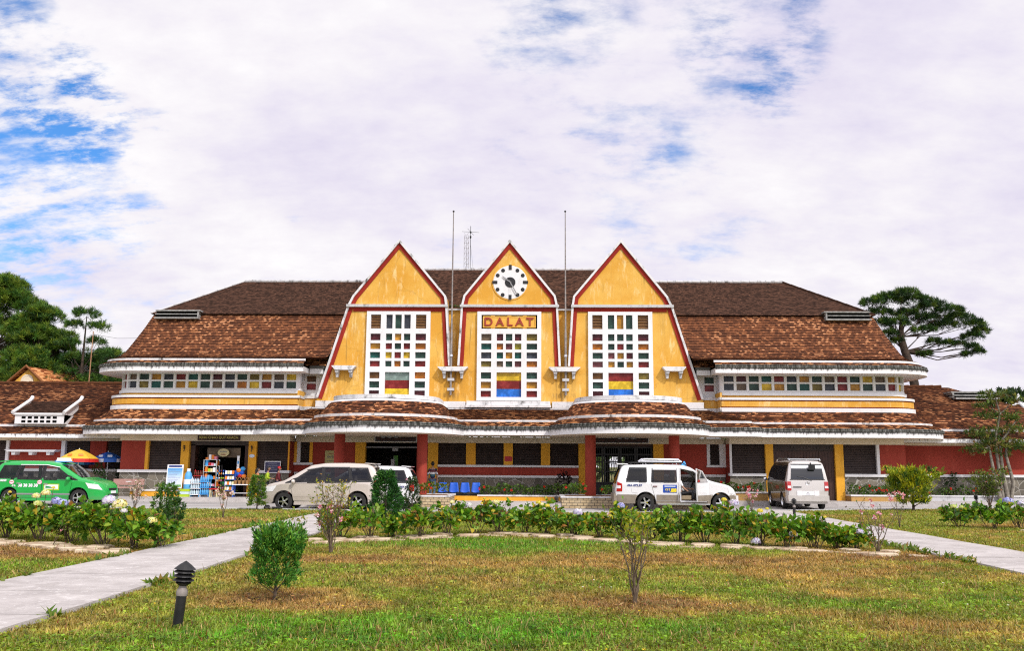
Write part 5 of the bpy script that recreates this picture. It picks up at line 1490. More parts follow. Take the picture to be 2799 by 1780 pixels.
# ---- pines ---------------------------------------------------------------------------
def tufts(C0, D0, rng, per, L, wd, cols, w, spread=.75):
    n = len(C0); idx = np.repeat(np.arange(n), per); m = len(idx)
    D = unit(D0[idx]) + rng.normal(size=(m, 3)) * spread
    P = C0[idx] + rng.normal(size=(m, 3)) * L * .12
    V = leaf_quads(P, D, L * (.7 + .5 * rng.random(m)), wd, rng, 0)
    C = np.clip(pick(rng, n, cols, w, .25)[idx] * (1 + (rng.random((m, 1)) - .5) * .4), 0, .8)
    return V, C
PC = [(.016, .060, .010), (.034, .10, .014), (.075, .16, .018), (.13, .21, .020)]
def big_pine(name, label, x, y, zb, h, blobs, trunk, seed, per=12, L=.42, wd=.075, cols=PC, w=(3, 4, 3, 1.4), density=60, limbs=1, group=None):
    """blobs: (dx, dz, dy, rx, rz) foliage masses relative to the trunk foot"""
    rng = np.random.default_rng(seed)
    T = thing(name, label, 'tree', (x, y, zb), 0, group)
    mb = MB(); mb.tube(trunk[0], trunk[1], 10); 
    tr = [Vector(p) for p in trunk[0]]
    if limbs:
        for (dx, dz, dy, rx, rz) in blobs:
            q = Vector((dx, dy, dz)); s_ = min(tr, key=lambda p: (p - (q - Vector((0, 0, .25 * abs(dx) + .3)))).length) if limbs == 1 else tr[-2 if dz > 10.4 else -3]; r = trunk[1][tr.index(s_)] * (.42 if limbs == 1 else .20)
            mid = (s_ + q) / 2 + Vector((0, 0, -.05 * (q - s_).length)) + Vector((rng.normal(), rng.normal(), rng.normal())) * .12
            mb.tube([s_, mid, q], [r, r * .6, r * .22], 6)
            for k in range(4):
                e = q + Vector((rng.normal() * rx * .55, rng.normal() * rx * .55, rng.normal() * rz * .4)); mb.tube([mid, (mid + e) / 2 + Vector((0, 0, .08)), e], [r * .35, r * .22, r * .1], 5)
    mb.build('trunk', [M['bark_pine']], T, smooth=60)
    Cs, Ds = [], []
    for (dx, dz, dy, rx, rz) in blobs:
        n = int(density * (rx * rx * rz) ** .66) + 14
        d = unit(rng.normal(size=(n, 3))); d[:, 2] = np.where(d[:, 2] < -.35, -d[:, 2] * .6, d[:, 2]); rr = (.55 + .5 * rng.random((n, 1)) ** .6)
        p = d * rr * np.array([rx, rx, rz]) + np.array([dx, dy, dz]); Cs.append(p); Ds.append(d * .6 + np.array([0, 0, .75]))
    C0 = np.concatenate(Cs); D0 = np.concatenate(Ds)
    V, C = tufts(C0, D0, rng, per, L, wd, cols, w)
    put('crown', poly_mesh('crown', V, 4, C, NEEDLE), T)
    return T
def scatter_blobs(rng, n, prof, h0, h1, r):
    out = []
    for k in range(n):
        t = (k + rng.random()) / n; z = h0 + (h1 - h0) * t; R_ = prof(t); a = rng.random() * 2 * PI; q = R_ * (.35 + .65 * math.sqrt(rng.random()))
        out.append((q * math.cos(a), z, q * math.sin(a), r * (.7 + .6 * rng.random()), r * (.55 + .3 * rng.random())))
    return out
rb = np.random.default_rng(5)
def tk(h, r, wob=.15): return ([(0, 0, 0), (wob, 0, h * .35), (-wob * .4, .1, h * .7), (wob * .6, 0, h)], [r, r * .8, r * .5, r * .15])
LG = [(.022, .075, .010), (.050, .125, .014), (.11, .20, .018), (.17, .24, .020)]
big_pine('pine_tree', 'tallest broad pine at the left edge behind the annex', -37.4, 17, 0, 14.6, scatter_blobs(rb, 72, lambda t: 5.6 * (1 - t) ** .55 + .4, 5.0, 14.5, 1.05), tk(14.2, .35), 101, 24, .40, .034, LG, (2, 4, 4, 3.4), 95)
big_pine('pine_tree', 'pointed dense pine second from the left, behind the bright orange roof', -33.0, 15, 0, 12.3, scatter_blobs(rb, 56, lambda t: 3.1 * (1 - t) ** .65 + .3, 5.0, 12.3, .85), tk(12.1, .28), 102, 24, .36, .032, LG, (2, 4, 4, 2.5), 95)
big_pine('pine_tree', 'lower bushy pine in the gap behind the orange roof and wing', -29.9, 17.5, 0, 8.8, scatter_blobs(rb, 22, lambda t: 2.6 * (1 - t * .7), 5.0, 9.4, .95), tk(9.0, .2), 103, 22, .40, .036, PC, (3, 4, 3, 1.4), 70)
big_pine('slim_pine', 'slim open pine with separate branches between the left pines and the roof', -29.3, 14.0, 0, 12.2,
         [(.0, 11.7, 0, .85, .55), (-.8, 11.0, .1, .75, .42), (.9, 10.9, 0, .7, .4), (-1.0, 9.8, 0, .7, .38), (.75, 9.9, .2, .65, .38), (1.9, 9.0, 0, .85, .42), (-.9, 8.8, 0, .7, .4), (1.2, 8.2, .2, .6, .35), (2.7, 8.0, 0, .75, .4), (-1.0, 7.8, 0, .8, .45), (.6, 7.3, 0, .8, .4), (2.0, 7.2, .1, .6, .35), (-1.6, 7.0, 0, .8, .5), (1.6, 6.4, 0, .9, .4)],
         ([(0, 0, 0), (.05, 0, 4), (-.02, 0, 8), (.05, 0, 11.7)], [.17, .14, .10, .03]), 104, 26, .32, .030, PC, (3, 4, 3, 1.2), 85)
# umbrella pine behind the right annex (foot at x 24.8, y 10)
UB = [(-2.2, 12.0, 0, .8, .35), (-1.3, 12.25, .2, .9, .45), (-.4, 12.45, -.2, .95, .45), (.5, 12.2, .3, .95, .45), (1.4, 11.8, 0, .9, .42), (2.3, 11.4, -.2, .9, .42), (3.1, 11.0, .1, .85, .42), (3.9, 10.6, 0, .7, .4), (4.35, 10.2, 0, .5, .35),
      (-1.7, 11.4, .4, .8, .4), (-.8, 11.5, .4, .9, .42), (.2, 11.35, .4, .9, .42), (1.1, 11.0, .3, .85, .4), (2.1, 10.6, .2, .8, .36), (3.0, 10.2, .1, .8, .36), (3.8, 9.85, 0, .6, .32), (-1.6, 10.7, .2, .7, .36), (-.9, 10.7, 0, .8, .38), (-.1, 10.6, 0, .8, .35), (.8, 10.25, 0, .7, .28),
      (-1.3, 10.0, 0, .5, .3), (-.9, 9.6, .1, .4, .25), (1.4, 9.55, 0, .40, .2), (2.2, 9.45, 0, .38, .2), (3.0, 9.4, 0, .32, .2), (3.7, 9.2, 0, .36, .22), (4.1, 8.9, 0, .36, .22), (3.4, 8.75, 0, .26, .18), (.55, 8.75, 0, .26, .15), (.95, 8.8, 0, .22, .14)]
UB = [(a, b, c, rx * 1.0, rz * .9) for k, (a, b, c, rx, rz) in enumerate(UB) if k not in (10, 14, 18)]
big_pine('umbrella_pine', 'flat topped pine leaning right behind the right wing roof', 24.75, 10.0, 0, 12.6, UB,
         ([(.1, 0, 0), (.05, 0, 6.9), (-.10, 0, 8.0), (-.42, 0, 9.0), (-.62, 0, 9.9), (-.5, 0, 11.0)], [.30, .27, .25, .23, .20, .10]), 105, 28, .30, .028, [(.010, .036, .010), (.022, .068, .012), (.060, .13, .016), (.11, .18, .018)], (3, 4, 3, 1.6), 135, limbs=2)
# multi-stemmed tree at the right edge
rng = np.random.default_rng(33)
T = thing('slender_tree', 'slender pale trunked tree with flat leaf layers before the right annex', 'tree', (24.1, -.9, PZ))
mb = MB()
stems = [[(0, 0, 0), (-.25, 0, 1.3), (-.40, .0, 2.6), (-.9, .1, 3.4)], [(.15, .1, 0), (.05, .1, 1.5), (-.05, .1, 3.0), (.30, .1, 4.3), (.1, .1, 5.2)], [(.35, 0, 0), (.18, 0, 1.4), (.15, .05, 2.9), (.8, 0, 3.6)], [(.5, .1, 0), (.7, .1, .9), (.45, .1, 2.2), (.5, .1, 3.3), (1.1, .1, 4.0)]]
for s_ in stems: mb.tube(s_, [.11 - .08 * k / (len(s_) - 1) for k in range(len(s_))], 7)
for a, b in (((.30, .1, 4.3), (.9, .1, 4.9)), ((.30, .1, 4.3), (-.4, .1, 4.9)), ((-.05, .1, 3.0), (-.9, .1, 3.5)), ((.15, .05, 2.9), (1.1, .05, 3.0)), ((-.4, 0, 2.6), (-1.1, 0, 2.75))): mb.tube([a, ((a[0] + b[0]) / 2, a[1], (a[2] + b[2]) / 2 - .06), b], [.035, .028, .015], 6)
mb.build('trunk', [M['bark_grey']], T, smooth=60)
Cs = []
for (dx, dz, rx, rz, n) in ((.1, 5.2, .9, .28, 120), (-.5, 4.75, .6, .25, 70), (.9, 4.9, .5, .2, 50), (-.1, 4.2, .8, .25, 90), (-.9, 3.35, .7, .28, 130), (.9, 3.5, 1.0, .28, 130), (0, 2.85, 1.0, .3, 170), (-.95, 2.55, .65, .25, 110), (1.1, 2.7, .8, .3, 120), (.7, 4.1, .6, .2, 60), (.3, 2.4, .5, .2, 40)):
    n = int(n * .62); d = rng.normal(size=(n, 3)) * np.array([rx * .5, rx * .5, rz * .42]); Cs.append(d + np.array([dx, 0, dz]))
C0 = np.concatenate(Cs); V, C = tufts(C0, np.tile([[0, 0, 1.0]], (len(C0), 1)), rng, 8, .19, .055, [(.045, .085, .016), (.09, .14, .02), (.17, .19, .03), (.19, .14, .06)], (3, 4, 2, 1.2), 1.0)
put('crown', poly_mesh('crown', V, 4, C, LEAF), T)
# trees far right behind
big_pine('leafy_tree', 'dark round tree behind the pavilion at the right edge', 36.0, 22, 0, 7.5, scatter_blobs(rb, 12, lambda t: 2.6 * (1 - t * .6), 2.5, 7.0, 1.3), tk(6.5, .2), 107, 12, .4, .12, [(.02, .05, .015), (.04, .08, .02)], (1, 1), 50)
big_pine('leafy_tree', 'green garden tree at the right edge below the pavilion', 30.5, 5, 0, 3.4, scatter_blobs(rb, 10, lambda t: 1.6 * (1 - t * .5), .8, 3.2, .8), tk(3.0, .1), 108, 12, .3, .1, [(.03, .09, .015), (.07, .14, .02), (.14, .2, .03)], (2, 3, 2), 70)
# hillside woods behind, read as one mass
rngw = np.random.default_rng(44); n = 900
Cw = np.stack([rngw.uniform(-95, 95, n), rngw.uniform(45, 75, n), rngw.random(n) ** .8 * 4.6], 1)
V, C = tufts(Cw, np.tile([[0, 0, 1.0]], (n, 1)), rngw, 12, 1.6, .55, [(.02, .05, .016), (.04, .08, .02), (.07, .11, .03)], (3, 3, 2), 1.2)
o = put('far_woods', poly_mesh('far_woods', V, 4, C, LEAF)); o['kind'] = 'stuff'; tag(o, 'distant dark green woods behind the station', 'woods')

# ---- planter plants --------------------------------------------------------------------
def planter_plant(label, x0, x1, y0, y1, z, h, n, seed, reds, group=None, name='geranium_plant', cols=((.035, .085, .014), (.06, .13, .018), (.11, .18, .022)), fc=((.62, .02, .015), (.70, .05, .03))):
    rng = np.random.default_rng(seed)
    T = thing(name, label, 'plant', ((x0 + x1) / 2, (y0 + y1) / 2, z), 0, group)
    wx, wy = (x1 - x0) / 2, (y1 - y0) / 2
    mb = MB()
    for k in range(6):
        a = (rng.random() - .5) * 1.6 * wx; mb.tube([(a, 0, -.04), (a * 1.1, 0, h * .5)], [.012, .008], 5)
    mb.build('stems', [M['twig']], T)
    P = np.stack([rng.uniform(-wx, wx, n), rng.uniform(-wy, wy, n), np.zeros(n)], 1)
    prof = .55 + .45 * np.sin(P[:, 0] * 5.1 + seed) * np.sin(P[:, 0] * 2.3 + 1) + .1; P[:, 2] = h * np.clip(rng.random(n) ** .7 * (.55 + .45 * prof), .02, 1)
    D = rng.normal(size=(n, 3)) + np.array([0, -.3, .5]); LL = .07 + .05 * rng.random(n)
    put('foliage', poly_mesh('foliage', leaf_hex(P, D, LL, LL * .9, rng, .1), 6, pick(rng, n, list(cols), [1] * len(cols)), LEAF), T)
    for k in range(reds):
        q = P[int(rng.integers(0, n))]; blossom(T, (q[0], -wy - .04, max(q[2], h * .35) + .05), .065, seed * 7 + k, list(fc), 16)
    return T
GG = 'geraniums in the planters'
planter_plant('geraniums growing in the left brick planter beside the blue chairs', -4.7, -2.5, -6.6, -5.6, .62, .42, 420, 201, 6, GG, cols=((.05, .11, .016), (.10, .17, .02), (.20, .22, .03)))
planter_plant('geraniums left of the column in the right brick planter', 2.55, 3.55, -6.6, -5.6, .62, .45, 300, 202, 3, GG)
planter_plant('geraniums right of the column in the right brick planter', 4.2, 5.1, -6.6, -5.6, .62, .34, 230, 203, 2, GG)
planter_plant('long row of red geraniums in the ochre planter under the shutters', -1.25, 2.75, -3.95, -3.3, .44, .52, 1000, 204, 6, GG)
planter_plant('red flowers in the planter between the white SUV and the van', 9.9, 12.5, -1.5, -1.1, .55, .55, 520, 205, 9, GG)
planter_plant('red flowers in the planter under the last right shutter', 16.6, 19.4, -1.6, -1.1, .48, .55, 620, 206, 12, GG)
planter_plant('low flowers along the right annex wall', 20.2, 24.5, -.4, .2, .34, .6, 640, 207, 5, GG)
planter_plant('dark climbing plant in the middle of the right annex wall', 21.9, 22.5, .05, .45, .3, 1.3, 150, 208, 0, None, 'climbing_plant', ((.012, .04, .012), (.025, .06, .016)))
planter_plant('dark leafy plant left of the right porch column', 2.35, 3.1, -2.2, -1.6, PZ, 1.35, 280, 209, 0, None, 'dark_plant', ((.010, .006, .008), (.022, .010, .012)))
planter_plant('tall green plant between the yellow and blue parasols', -20.9, -20.2, -1.0, -.5, PZ, 1.75, 330, 210, 0, None, 'garden_plant', ((.02, .06, .014), (.04, .10, .018)))
planter_plant('dark ivy on the annex wall under the blue parasol', -20.1, -19.6, .0, .3, PZ, 1.9, 300, 211, 0, None, 'ivy', ((.012, .026, .010), (.022, .040, .014)))
planter_plant('weeds sprouting on the valley gutter between the left and middle gables', -3.15, -2.65, .2, .5, 9.86, .32, 70, 212, 0, None, 'roof_weed')

# ---- edging stones ----------------------------------------------------------------------
stone_m = varied('edging_stone', (.34, .235, .145), (.60, .49, .35), 3.5, .85, .03, 12)
rs = np.random.default_rng(9); smesh = []
for k in range(14):
    n = 5 + k % 4; a = np.sort(rs.random(n) * 2 * PI * .35 + np.arange(n) * 2 * PI / n * 1.0); sx, sy = .20 + .22 * rs.random(), .15 + .13 * rs.random(); th = .025 + .055 * rs.random()
    pts = [(sx * math.cos(t) * (.70 + .45 * rs.random()), sy * math.sin(t) * (.70 + .45 * rs.random())) for t in np.linspace(0, 2 * PI, n, endpoint=False)]
    mb = MB(); mb.strip([[(x, y, -.05) for x, y in pts], [(x, y, th * .8) for x, y in pts], [(x * .86, y * .84, th) for x, y in pts]], 0, None, True); mb.face([(x * .86, y * .84, th) for x, y in pts])
    smesh.append(mb.mesh('edging_stone', [stone_m]))
LINES = [[(-11.8, -25.4), (-10.8, -26.0), (-9.3, -26.75), (-7.7, -27.6), (-6.75, -28.1)],
         [(-3.9, -25.5), (-3.0, -24.9), (-2.1, -24.3), (-.8, -23.4), (.65, -22.7), (2.1, -23.55), (3.2, -24.45), (4.7, -25.8), (6.3, -26.3), (8.3, -27.1), (9.05, -27.3)],
         [(11.4, -19.7), (12.3, -19.5), (14.0, -20.2), (16.0, -20.0)]]
cnt = 0
for li, ln in enumerate(LINES):
    u = arc_u(ln)
    for row in range(2 if li < 2 else 1):
        s = .1 + .2 * row
        while s < u[-1]:
            k = max(i for i in range(len(u)) if u[i] <= s); k = min(k, len(ln) - 2); t = (s - u[k]) / (u[k + 1] - u[k])
            dx, dy = ln[k + 1][0] - ln[k][0], ln[k + 1][1] - ln[k][1]; L_ = math.hypot(dx, dy)
            x = ln[k][0] + dx * t + dy / L_ * (row * .46 + rs.normal() * .10); y = ln[k][1] + dy * t - dx / L_ * (row * .46 + rs.normal() * .10)
            if li == 2 and rs.random() < .45: s += .5; continue
            o = put('edging_stone', smesh[int(rs.integers(0, 14))], None, (x, y, .05), math.atan2(dy, dx) + rs.normal() * .35)
            tag(o, 'flat tan stone laid in the rough edging in front of the hydrangea beds', 'stone', 'edging stones of the flower beds'); cnt += 1
            s += .42 + .34 * rs.random()

# ---- grass -------------------------------------------------------------------------------
def grass_zone(y0, y1, dens, hmin, hmax, wd, seed):
    rng = np.random.default_rng(seed)
    w = lambda y: .60 * (y - CAM.y) + 1.5
    area = (y1 - y0) * 2 * w(y1); n = int(area * dens)
    y = rng.uniform(y0, y1, n); x = CAM.x - .03 * (y - CAM.y) + rng.uniform(-1, 1, n) * w(y1)
    ly = np.interp(x, [p[0] for p in LAWN], [p[1] for p in LAWN])
    k = (np.abs(x - (CAM.x - .023 * (y - CAM.y))) < w(y)) & (y < ly - .12)
    for a, b in (PLX, PRX): k &= ~((x > a + .03 + .05 * np.sin(y * 3)) & (x < b - .03 - .05 * np.sin(y * 2.3)))
    x, y = x[k], y[k]
    C, dry, lush, bare = turf_colour(x, y)
    k = rng.random(len(x)) > bare * .86
    x, y, C, dry, lush = x[k], y[k], C[k], dry[k], lush[k]; n = len(x)
    h = hmin + (hmax - hmin) * rng.random(n) ** 1.6 * (.7 + .5 * lush)
    a = rng.random(n) * 2 * PI; lean = .25 + .9 * rng.random(n)
    z = lawn_z(x, y) - .005
    B = np.stack([x, y, z], 1); s = np.stack([np.cos(a), np.sin(a), np.zeros(n)], 1); ld = np.stack([np.cos(a + 1.57), np.sin(a + 1.57), np.zeros(n)], 1)
    W_ = (wd * (.6 + .8 * rng.random(n)))[:, None]
    tip = B + ld * (h * lean)[:, None] + np.array([0, 0, 1.0]) * h[:, None]
    V = np.stack([B - s * W_, B + s * W_, tip], 1).reshape(-1, 3)
    br = rng.random(n); C = C * (.55 + .85 * rng.random((n, 1)))
    C = np.where((br < .10)[:, None], np.array([.52, .36, .14]) * (.7 + .5 * rng.random((n, 1))), C); C = np.where(((br > .93) & (dry < .5))[:, None], np.array([.22, .34, .03]), C); C = np.where(((br > .88) & (br <= .93))[:, None], np.array([.035, .06, .012]), C); C = np.where(((br > .10) & (br < .115))[:, None], np.array([.26, .04, .03]), C)
    return V, np.clip(C, 0, .9)
parts = [grass_zone(-39, -33, 2300, .018, .075, .009, 1), grass_zone(-33, -27, 1200, .02, .08, .012, 2), grass_zone(-27, -19, 520, .025, .085, .016, 3), grass_zone(-19, -4, 190, .03, .09, .02, 4)]
V = np.concatenate([p[0] for p in parts]); C = np.concatenate([p[1] for p in parts])
o = put('grass', poly_mesh('grass', V, 3, C, GRASS)); o['kind'] = 'stuff'; tag(o, 'short patchy green and dried grass of the front lawn', 'grass')
# dry litter on the bare soil and tall seeding stalks
rng = np.random.default_rng(16); n = 60000; y = rng.uniform(-38, -20, n); x = CAM.x + rng.uniform(-1, 1, n) * (.60 * (y - CAM.y) + 1); pv = patch_val(x, y, DRY)
k = (rng.random(n) < np.clip((pv - .45) * 1.4, 0, 1))
for a, b in (PLX, PRX): k &= ~((x > a - .02) & (x < b + .02))
x, y = x[k], y[k]; n = len(x); B = np.stack([x, y, lawn_z(x, y) + .008 + .02 * rng.random(n)], 1); a = rng.random(n) * 2 * PI; D = np.stack([np.cos(a), np.sin(a), rng.normal(size=n) * .25], 1); L_ = .03 + .05 * rng.random(n)
o = put('leaf_litter', poly_mesh('leaf_litter', leaf_quads(B, D, L_, L_ * .3, rng, .05, 1.2), 4, pick(rng, n, [(.36, .17, .07), (.20, .085, .04), (.50, .31, .14), (.10, .05, .03)], [3, 3, 2, 2.5]), LEAF)); o['kind'] = 'stuff'; tag(o, 'dry brown leaves and straw on the bare soil patches', 'leaf litter')
n = 3200; y = -38.5 + 13 * rng.random(n) ** 1.4; x = CAM.x + rng.uniform(-1, 1, n) * (.60 * (y - CAM.y) + .5); k = fbm(x, y, .9, 91) > .50
for a, b in (PLX, PRX): k &= ~((x > a - .02) & (x < b + .02))
x, y = x[k], y[k]; n = len(x); B = np.stack([x, y, lawn_z(x, y)], 1); D = rng.normal(size=(n, 3)) * .35 + np.array([0, 0, 1.0]); L_ = .09 + .13 * rng.random(n)
o = put('grass_stalks', poly_mesh('grass_stalks', leaf_quads(B, D, L_, .010, rng, .2), 4, pick(rng, n, [(.42, .30, .12), (.30, .13, .07), (.20, .24, .04), (.12, .20, .02)], [3, 1.5, 3, 2]), GRASS)); o['kind'] = 'stuff'; tag(o, 'taller dry seed stalks standing out of the lawn', 'grass')
# broad low leaves among the grass
rng = np.random.default_rng(6); n = 70000; y = -39 + 20 * rng.random(n) ** 1.5; x = CAM.x + rng.uniform(-1, 1, n) * (.60 * (y - CAM.y) + 1)
k = np.ones(n, bool)
for a, b in (PLX, PRX): k &= ~((x > a - .02) & (x < b + .02))
x, y = x[k], y[k]; C, dry, lush, bare = turf_colour(x, y); k = rng.random(len(x)) > dry * .85; x, y, C = x[k], y[k], C[k]; n = len(x)
B = np.stack([x, y, lawn_z(x, y) + .012 + .03 * rng.random(n)], 1); a = rng.random(n) * 2 * PI; D = np.stack([np.cos(a), np.sin(a), .15 + .3 * rng.random(n)], 1); L_ = .024 + .036 * rng.random(n) ** 1.5
V = leaf_quads(B, D, L_, L_ * .7, rng, .1, 1.5); C = C * np.array([.8, 1.05, .7]) * (.45 + 1.1 * rng.random((n, 1)))
o = put('clover', poly_mesh('clover', V, 4, np.clip(C, 0, .8), LEAF)); o['kind'] = 'stuff'; tag(o, 'low broad leaved weeds in the lawn', 'weeds')
# scattered tiny flowers and pale litter
n = 150; y = rng.uniform(-38, -12, n); x = CAM.x + rng.uniform(-1, 1, n) * (.58 * (y - CAM.y))
k = np.ones(n, bool)
for a, b in (PLX, PRX): k &= ~((x > a) & (x < b))
k &= y < np.interp(x, [p[0] for p in LAWN], [p[1] for p in LAWN]) - .3
x, y = x[k], y[k]; n = len(x); idx = np.repeat(np.arange(n), 6); m = len(idx)
B = np.stack([x, y, lawn_z(x, y) + .07 + .04 * rng.random(n)], 1)[idx]; a = rng.random(m) * 2 * PI; D = np.stack([np.cos(a), np.sin(a), .5 + .3 * rng.random(m)], 1)
fc_ = np.array([(.80, .60, .02), (.78, .58, .03), (.8, .78, .74)])[rng.integers(0, 3, n)][idx]
o = put('wildflowers', poly_mesh('wildflowers', leaf_quads(B, D, .022, .016, rng, 0, 1), 4, fc_, PETAL)); o['kind'] = 'stuff'; tag(o, 'tiny yellow and white wild flowers dotted over the lawn', 'flowers')
# rough taller weeds along the path edges
n = 9000; side = rng.integers(0, 3, n); y = rng.uniform(-38, -12, n); ex = np.choose(side, [PLX[0], PLX[1], PRX[0]]); sgn = np.choose(side, [-1, 1, -1])
cl = fbm(y, ex, 1.3, 77) > .53; y, ex, sgn = y[cl], ex[cl], sgn[cl]; n = len(y); x = ex + sgn * np.abs(rng.normal(size=n)) * .09 - sgn * .05
B = np.stack([x, y, lawn_z(x, y)], 1); D = rng.normal(size=(n, 3)) * .55 + np.array([0, 0, .9]); L_ = .07 + .13 * rng.random(n) ** 1.5
o = put('edge_weeds', poly_mesh('edge_weeds', leaf_quads(B, D, L_, L_ * .34, rng, .3), 4, pick(rng, n, [(.09, .17, .015), (.15, .20, .02), (.34, .24, .07)], [3, 3, 1.5]), LEAF)); o['kind'] = 'stuff'; tag(o, 'ragged weeds along the edges of the paths', 'weeds')
# ================================================================== vehicles
def lerp_prof(P):
    xs_ = [p[0] for p in P]; zs_ = [p[1] for p in P]
    return lambda x: float(np.interp(x, xs_, zs_))
def smooth_prof(P, r=.06):
    f = lerp_prof(P)
    return lambda x: sum(f(x + d * r) for d in (-1, -.5, 0, .5, 1)) / 5
class Car:
    """+x is forward, z up; built around the middle of its wheelbase on the ground"""
    def __init__(s, name, label, L, W, top, belt, hw, wheels, wr, paint, lower=None, split=None, zb=.24, tumble=.17, scale=1.0, two=None):
        s.T = thing(name, label, 'car' if 'van' not in name else 'van')
        s.top, s.belt, s.hwf = smooth_prof(top), smooth_prof(belt), smooth_prof(hw, .04)
        s.x0, s.x1, s.W, s.zb, s.tumble, s.wr, s.wheels, s.paint = top[0][0], top[-1][0], W, zb, tumble, wr, wheels, paint
        s.lower, s.split = lower, split
    def side_y(s, x, z):
        w = s.hwf(x); b = s.belt(x)
        if z <= b:
            t = (b - z) / max(b - s.zb, .1); return w * (1 - .02 * t - .055 * max(0, t - .55) ** 2 * 4) + .0
        t = z - b; return w * .985 - s.tumble * t / .75 * (1 + .35 * t)
    def section(s, x):
        zt = s.top(x); b = min(s.belt(x), zt - .03); zb = s.zb
        for wx in s.wheels:
            R_ = s.wr + .075
            if abs(x - wx) < R_: zb = max(zb, s.wr + math.sqrt(R_ * R_ - (x - wx) ** 2))
        zb = min(zb, b - .05)
        pts = [(0, zb), (s.side_y(x, zb) - .06, zb)]
        for k in range(8):
            z = zb + .015 + (b - zb - .015) * k / 7; pts.append((s.side_y(x, z), z))
        ze = zt - min(.085, (zt - b) * .5)
        for k in range(1, 8):
            z = b + (ze - b) * k / 7; pts.append((max(.05, s.side_y(x, z) if zt - b > .1 else s.side_y(x, b) - .01 * k), z))
        ye = pts[-1][0]
        for q, zz in ((.97, .35), (.90, .68), (.78, .88), (.5, .97), (0, 1.0)): pts.append((ye * q, ze + (zt - ze) * zz))
        return pts
    def body(s, cut=()):
        xs_ = list(np.linspace(s.x0, s.x1, 70))
        for wx in s.wheels: xs_ += list(wx + (s.wr + .075) * np.cos(np.linspace(0, PI, 15)))
        xs_ = sorted(set(round(float(x), 4) for x in xs_ if s.x0 <= x <= s.x1))
        rows = []
        for x in xs_:
            h = s.section(x); rows.append([(x, y, z) for y, z in h] + [(x, -y, z) for y, z in h[::-1][1:-1]])
        mb = MB(); n = len(rows[0]); b0 = 0
        for r in rows: mb.v += r
        for i in range(len(rows) - 1):
            for k in range(n):
                k2 = (k + 1) % n; q = [i * n + k, i * n + k2, (i + 1) * n + k2, (i + 1) * n + k]
                c = np.mean([mb.v[a] for a in q], axis=0); skip = False
                for side, poly in cut:
                    if (side > 0) == (c[1] > 0) or side == 0:
                        if abs(c[1]) > .3 and inside(c[0], c[2], poly): skip = True
                if skip: continue
                mi = 0
                if s.split is not None and c[2] < s.split(c[0]) and abs(c[1]) > .3: mi = 1
                mb.f.append(tuple(q)); mb.m.append(mi); mb.uv.append([(0, 0)] * 4)
        for r, fl in ((0, True), (len(rows) - 1, False)):
            q = list(range(r * n, r * n + n)); mb.f.append(tuple(q[::-1] if fl else q)); mb.m.append(0); mb.uv.append([(0, 0)] * n)
        s.bodyo = mb.build('body', [s.paint, s.lower or s.paint], s.T, smooth=38)
        return s.bodyo
    def P(s, side, x, z, off=.006):
        return (x, side * (s.side_y(x, z) + off), z)
    def panel(s, mb, side, quad, off=.008, n=8, mi=0, thick=.0):
        """quad: 4 (x, z) corners, mapped on the flank"""
        rows = []
        for i in range(n + 1):
            a = i / n; r = []
            for j in range(n + 1):
                b = j / n
                x = (1 - a) * ((1 - b) * quad[0][0] + b * quad[1][0]) + a * ((1 - b) * quad[3][0] + b * quad[2][0])
                z = (1 - a) * ((1 - b) * quad[0][1] + b * quad[1][1]) + a * ((1 - b) * quad[3][1] + b * quad[2][1])
                r.append(s.P(side, x, z, off))
            rows.append(r)
        mb.strip(rows, mi)
    def frame(s, mb, side, quad, w, off, mi=0):
        c = (sum(p[0] for p in quad) / 4, sum(p[1] for p in quad) / 4); q2 = []
        for p in quad:
            dx, dz = c[0] - p[0], c[1] - p[1]; q2.append((p[0] + math.copysign(w, dx), p[1] + math.copysign(w, dz)))
        for i in range(4):
            j = (i + 1) % 4; s.panel(mb, side, [quad[i], quad[j], q2[j], q2[i]], off, 5, mi)
    def windows(s, quads, glass='glass', sides=(-1, 1), rim='black_paint'):
        for side in sides:
            for q in quads:
                mb = MB(); s.panel(mb, side, q, .004)
                w_ = mb.build('window', [M[glass]], s.T)
                mb = MB(); s.frame(mb, side, grow(q, .025), .04, .010); mb.build('window_trim', [M[rim]], w_)
    def doors(s, quads, sides=(-1, 1), handle='chrome'):
        for side in sides:
            for q in quads:
                mb = MB(); s.panel(mb, side, grow(q, .010), .003, 8, 1); s.panel(mb, side, q, .008, 8, 0)
                d = mb.build('door', [s.paint, M['black_paint']], s.T, smooth=40)
                if handle:
                    hx = min(p[0] for p in q) + .16; hz = max(p[1] for p in q) - .13; y = s.side_y(hx, hz)
                    MB().obox((hx, side * (y + .03), hz), .17, .035, .035, 0).build('door_handle', [M[handle]], d)
    def cross(s, xa, xb, fr, off, n=8):
        """patch across the car on the top surface between stations xa..xb, to the given fraction of its width"""
        rows = []
        for i in range(n + 1):
            x = xa + (xb - xa) * i / n; zt = s.top(x); b = s.belt(x); ze = zt - .05; w = s.side_y(x, max(b, ze)) * fr
            dz = (s.top(x + .02) - s.top(x - .02)) / .04; L_ = math.hypot(1, dz); nx_, nz_ = -dz / L_, 1 / L_
            rows.append([(x + nx_ * off, w * t, zt - .035 * t * t * 0 - (.012 * t * t) + nz_ * off) for t in np.linspace(-1, 1, 9)])
        return rows
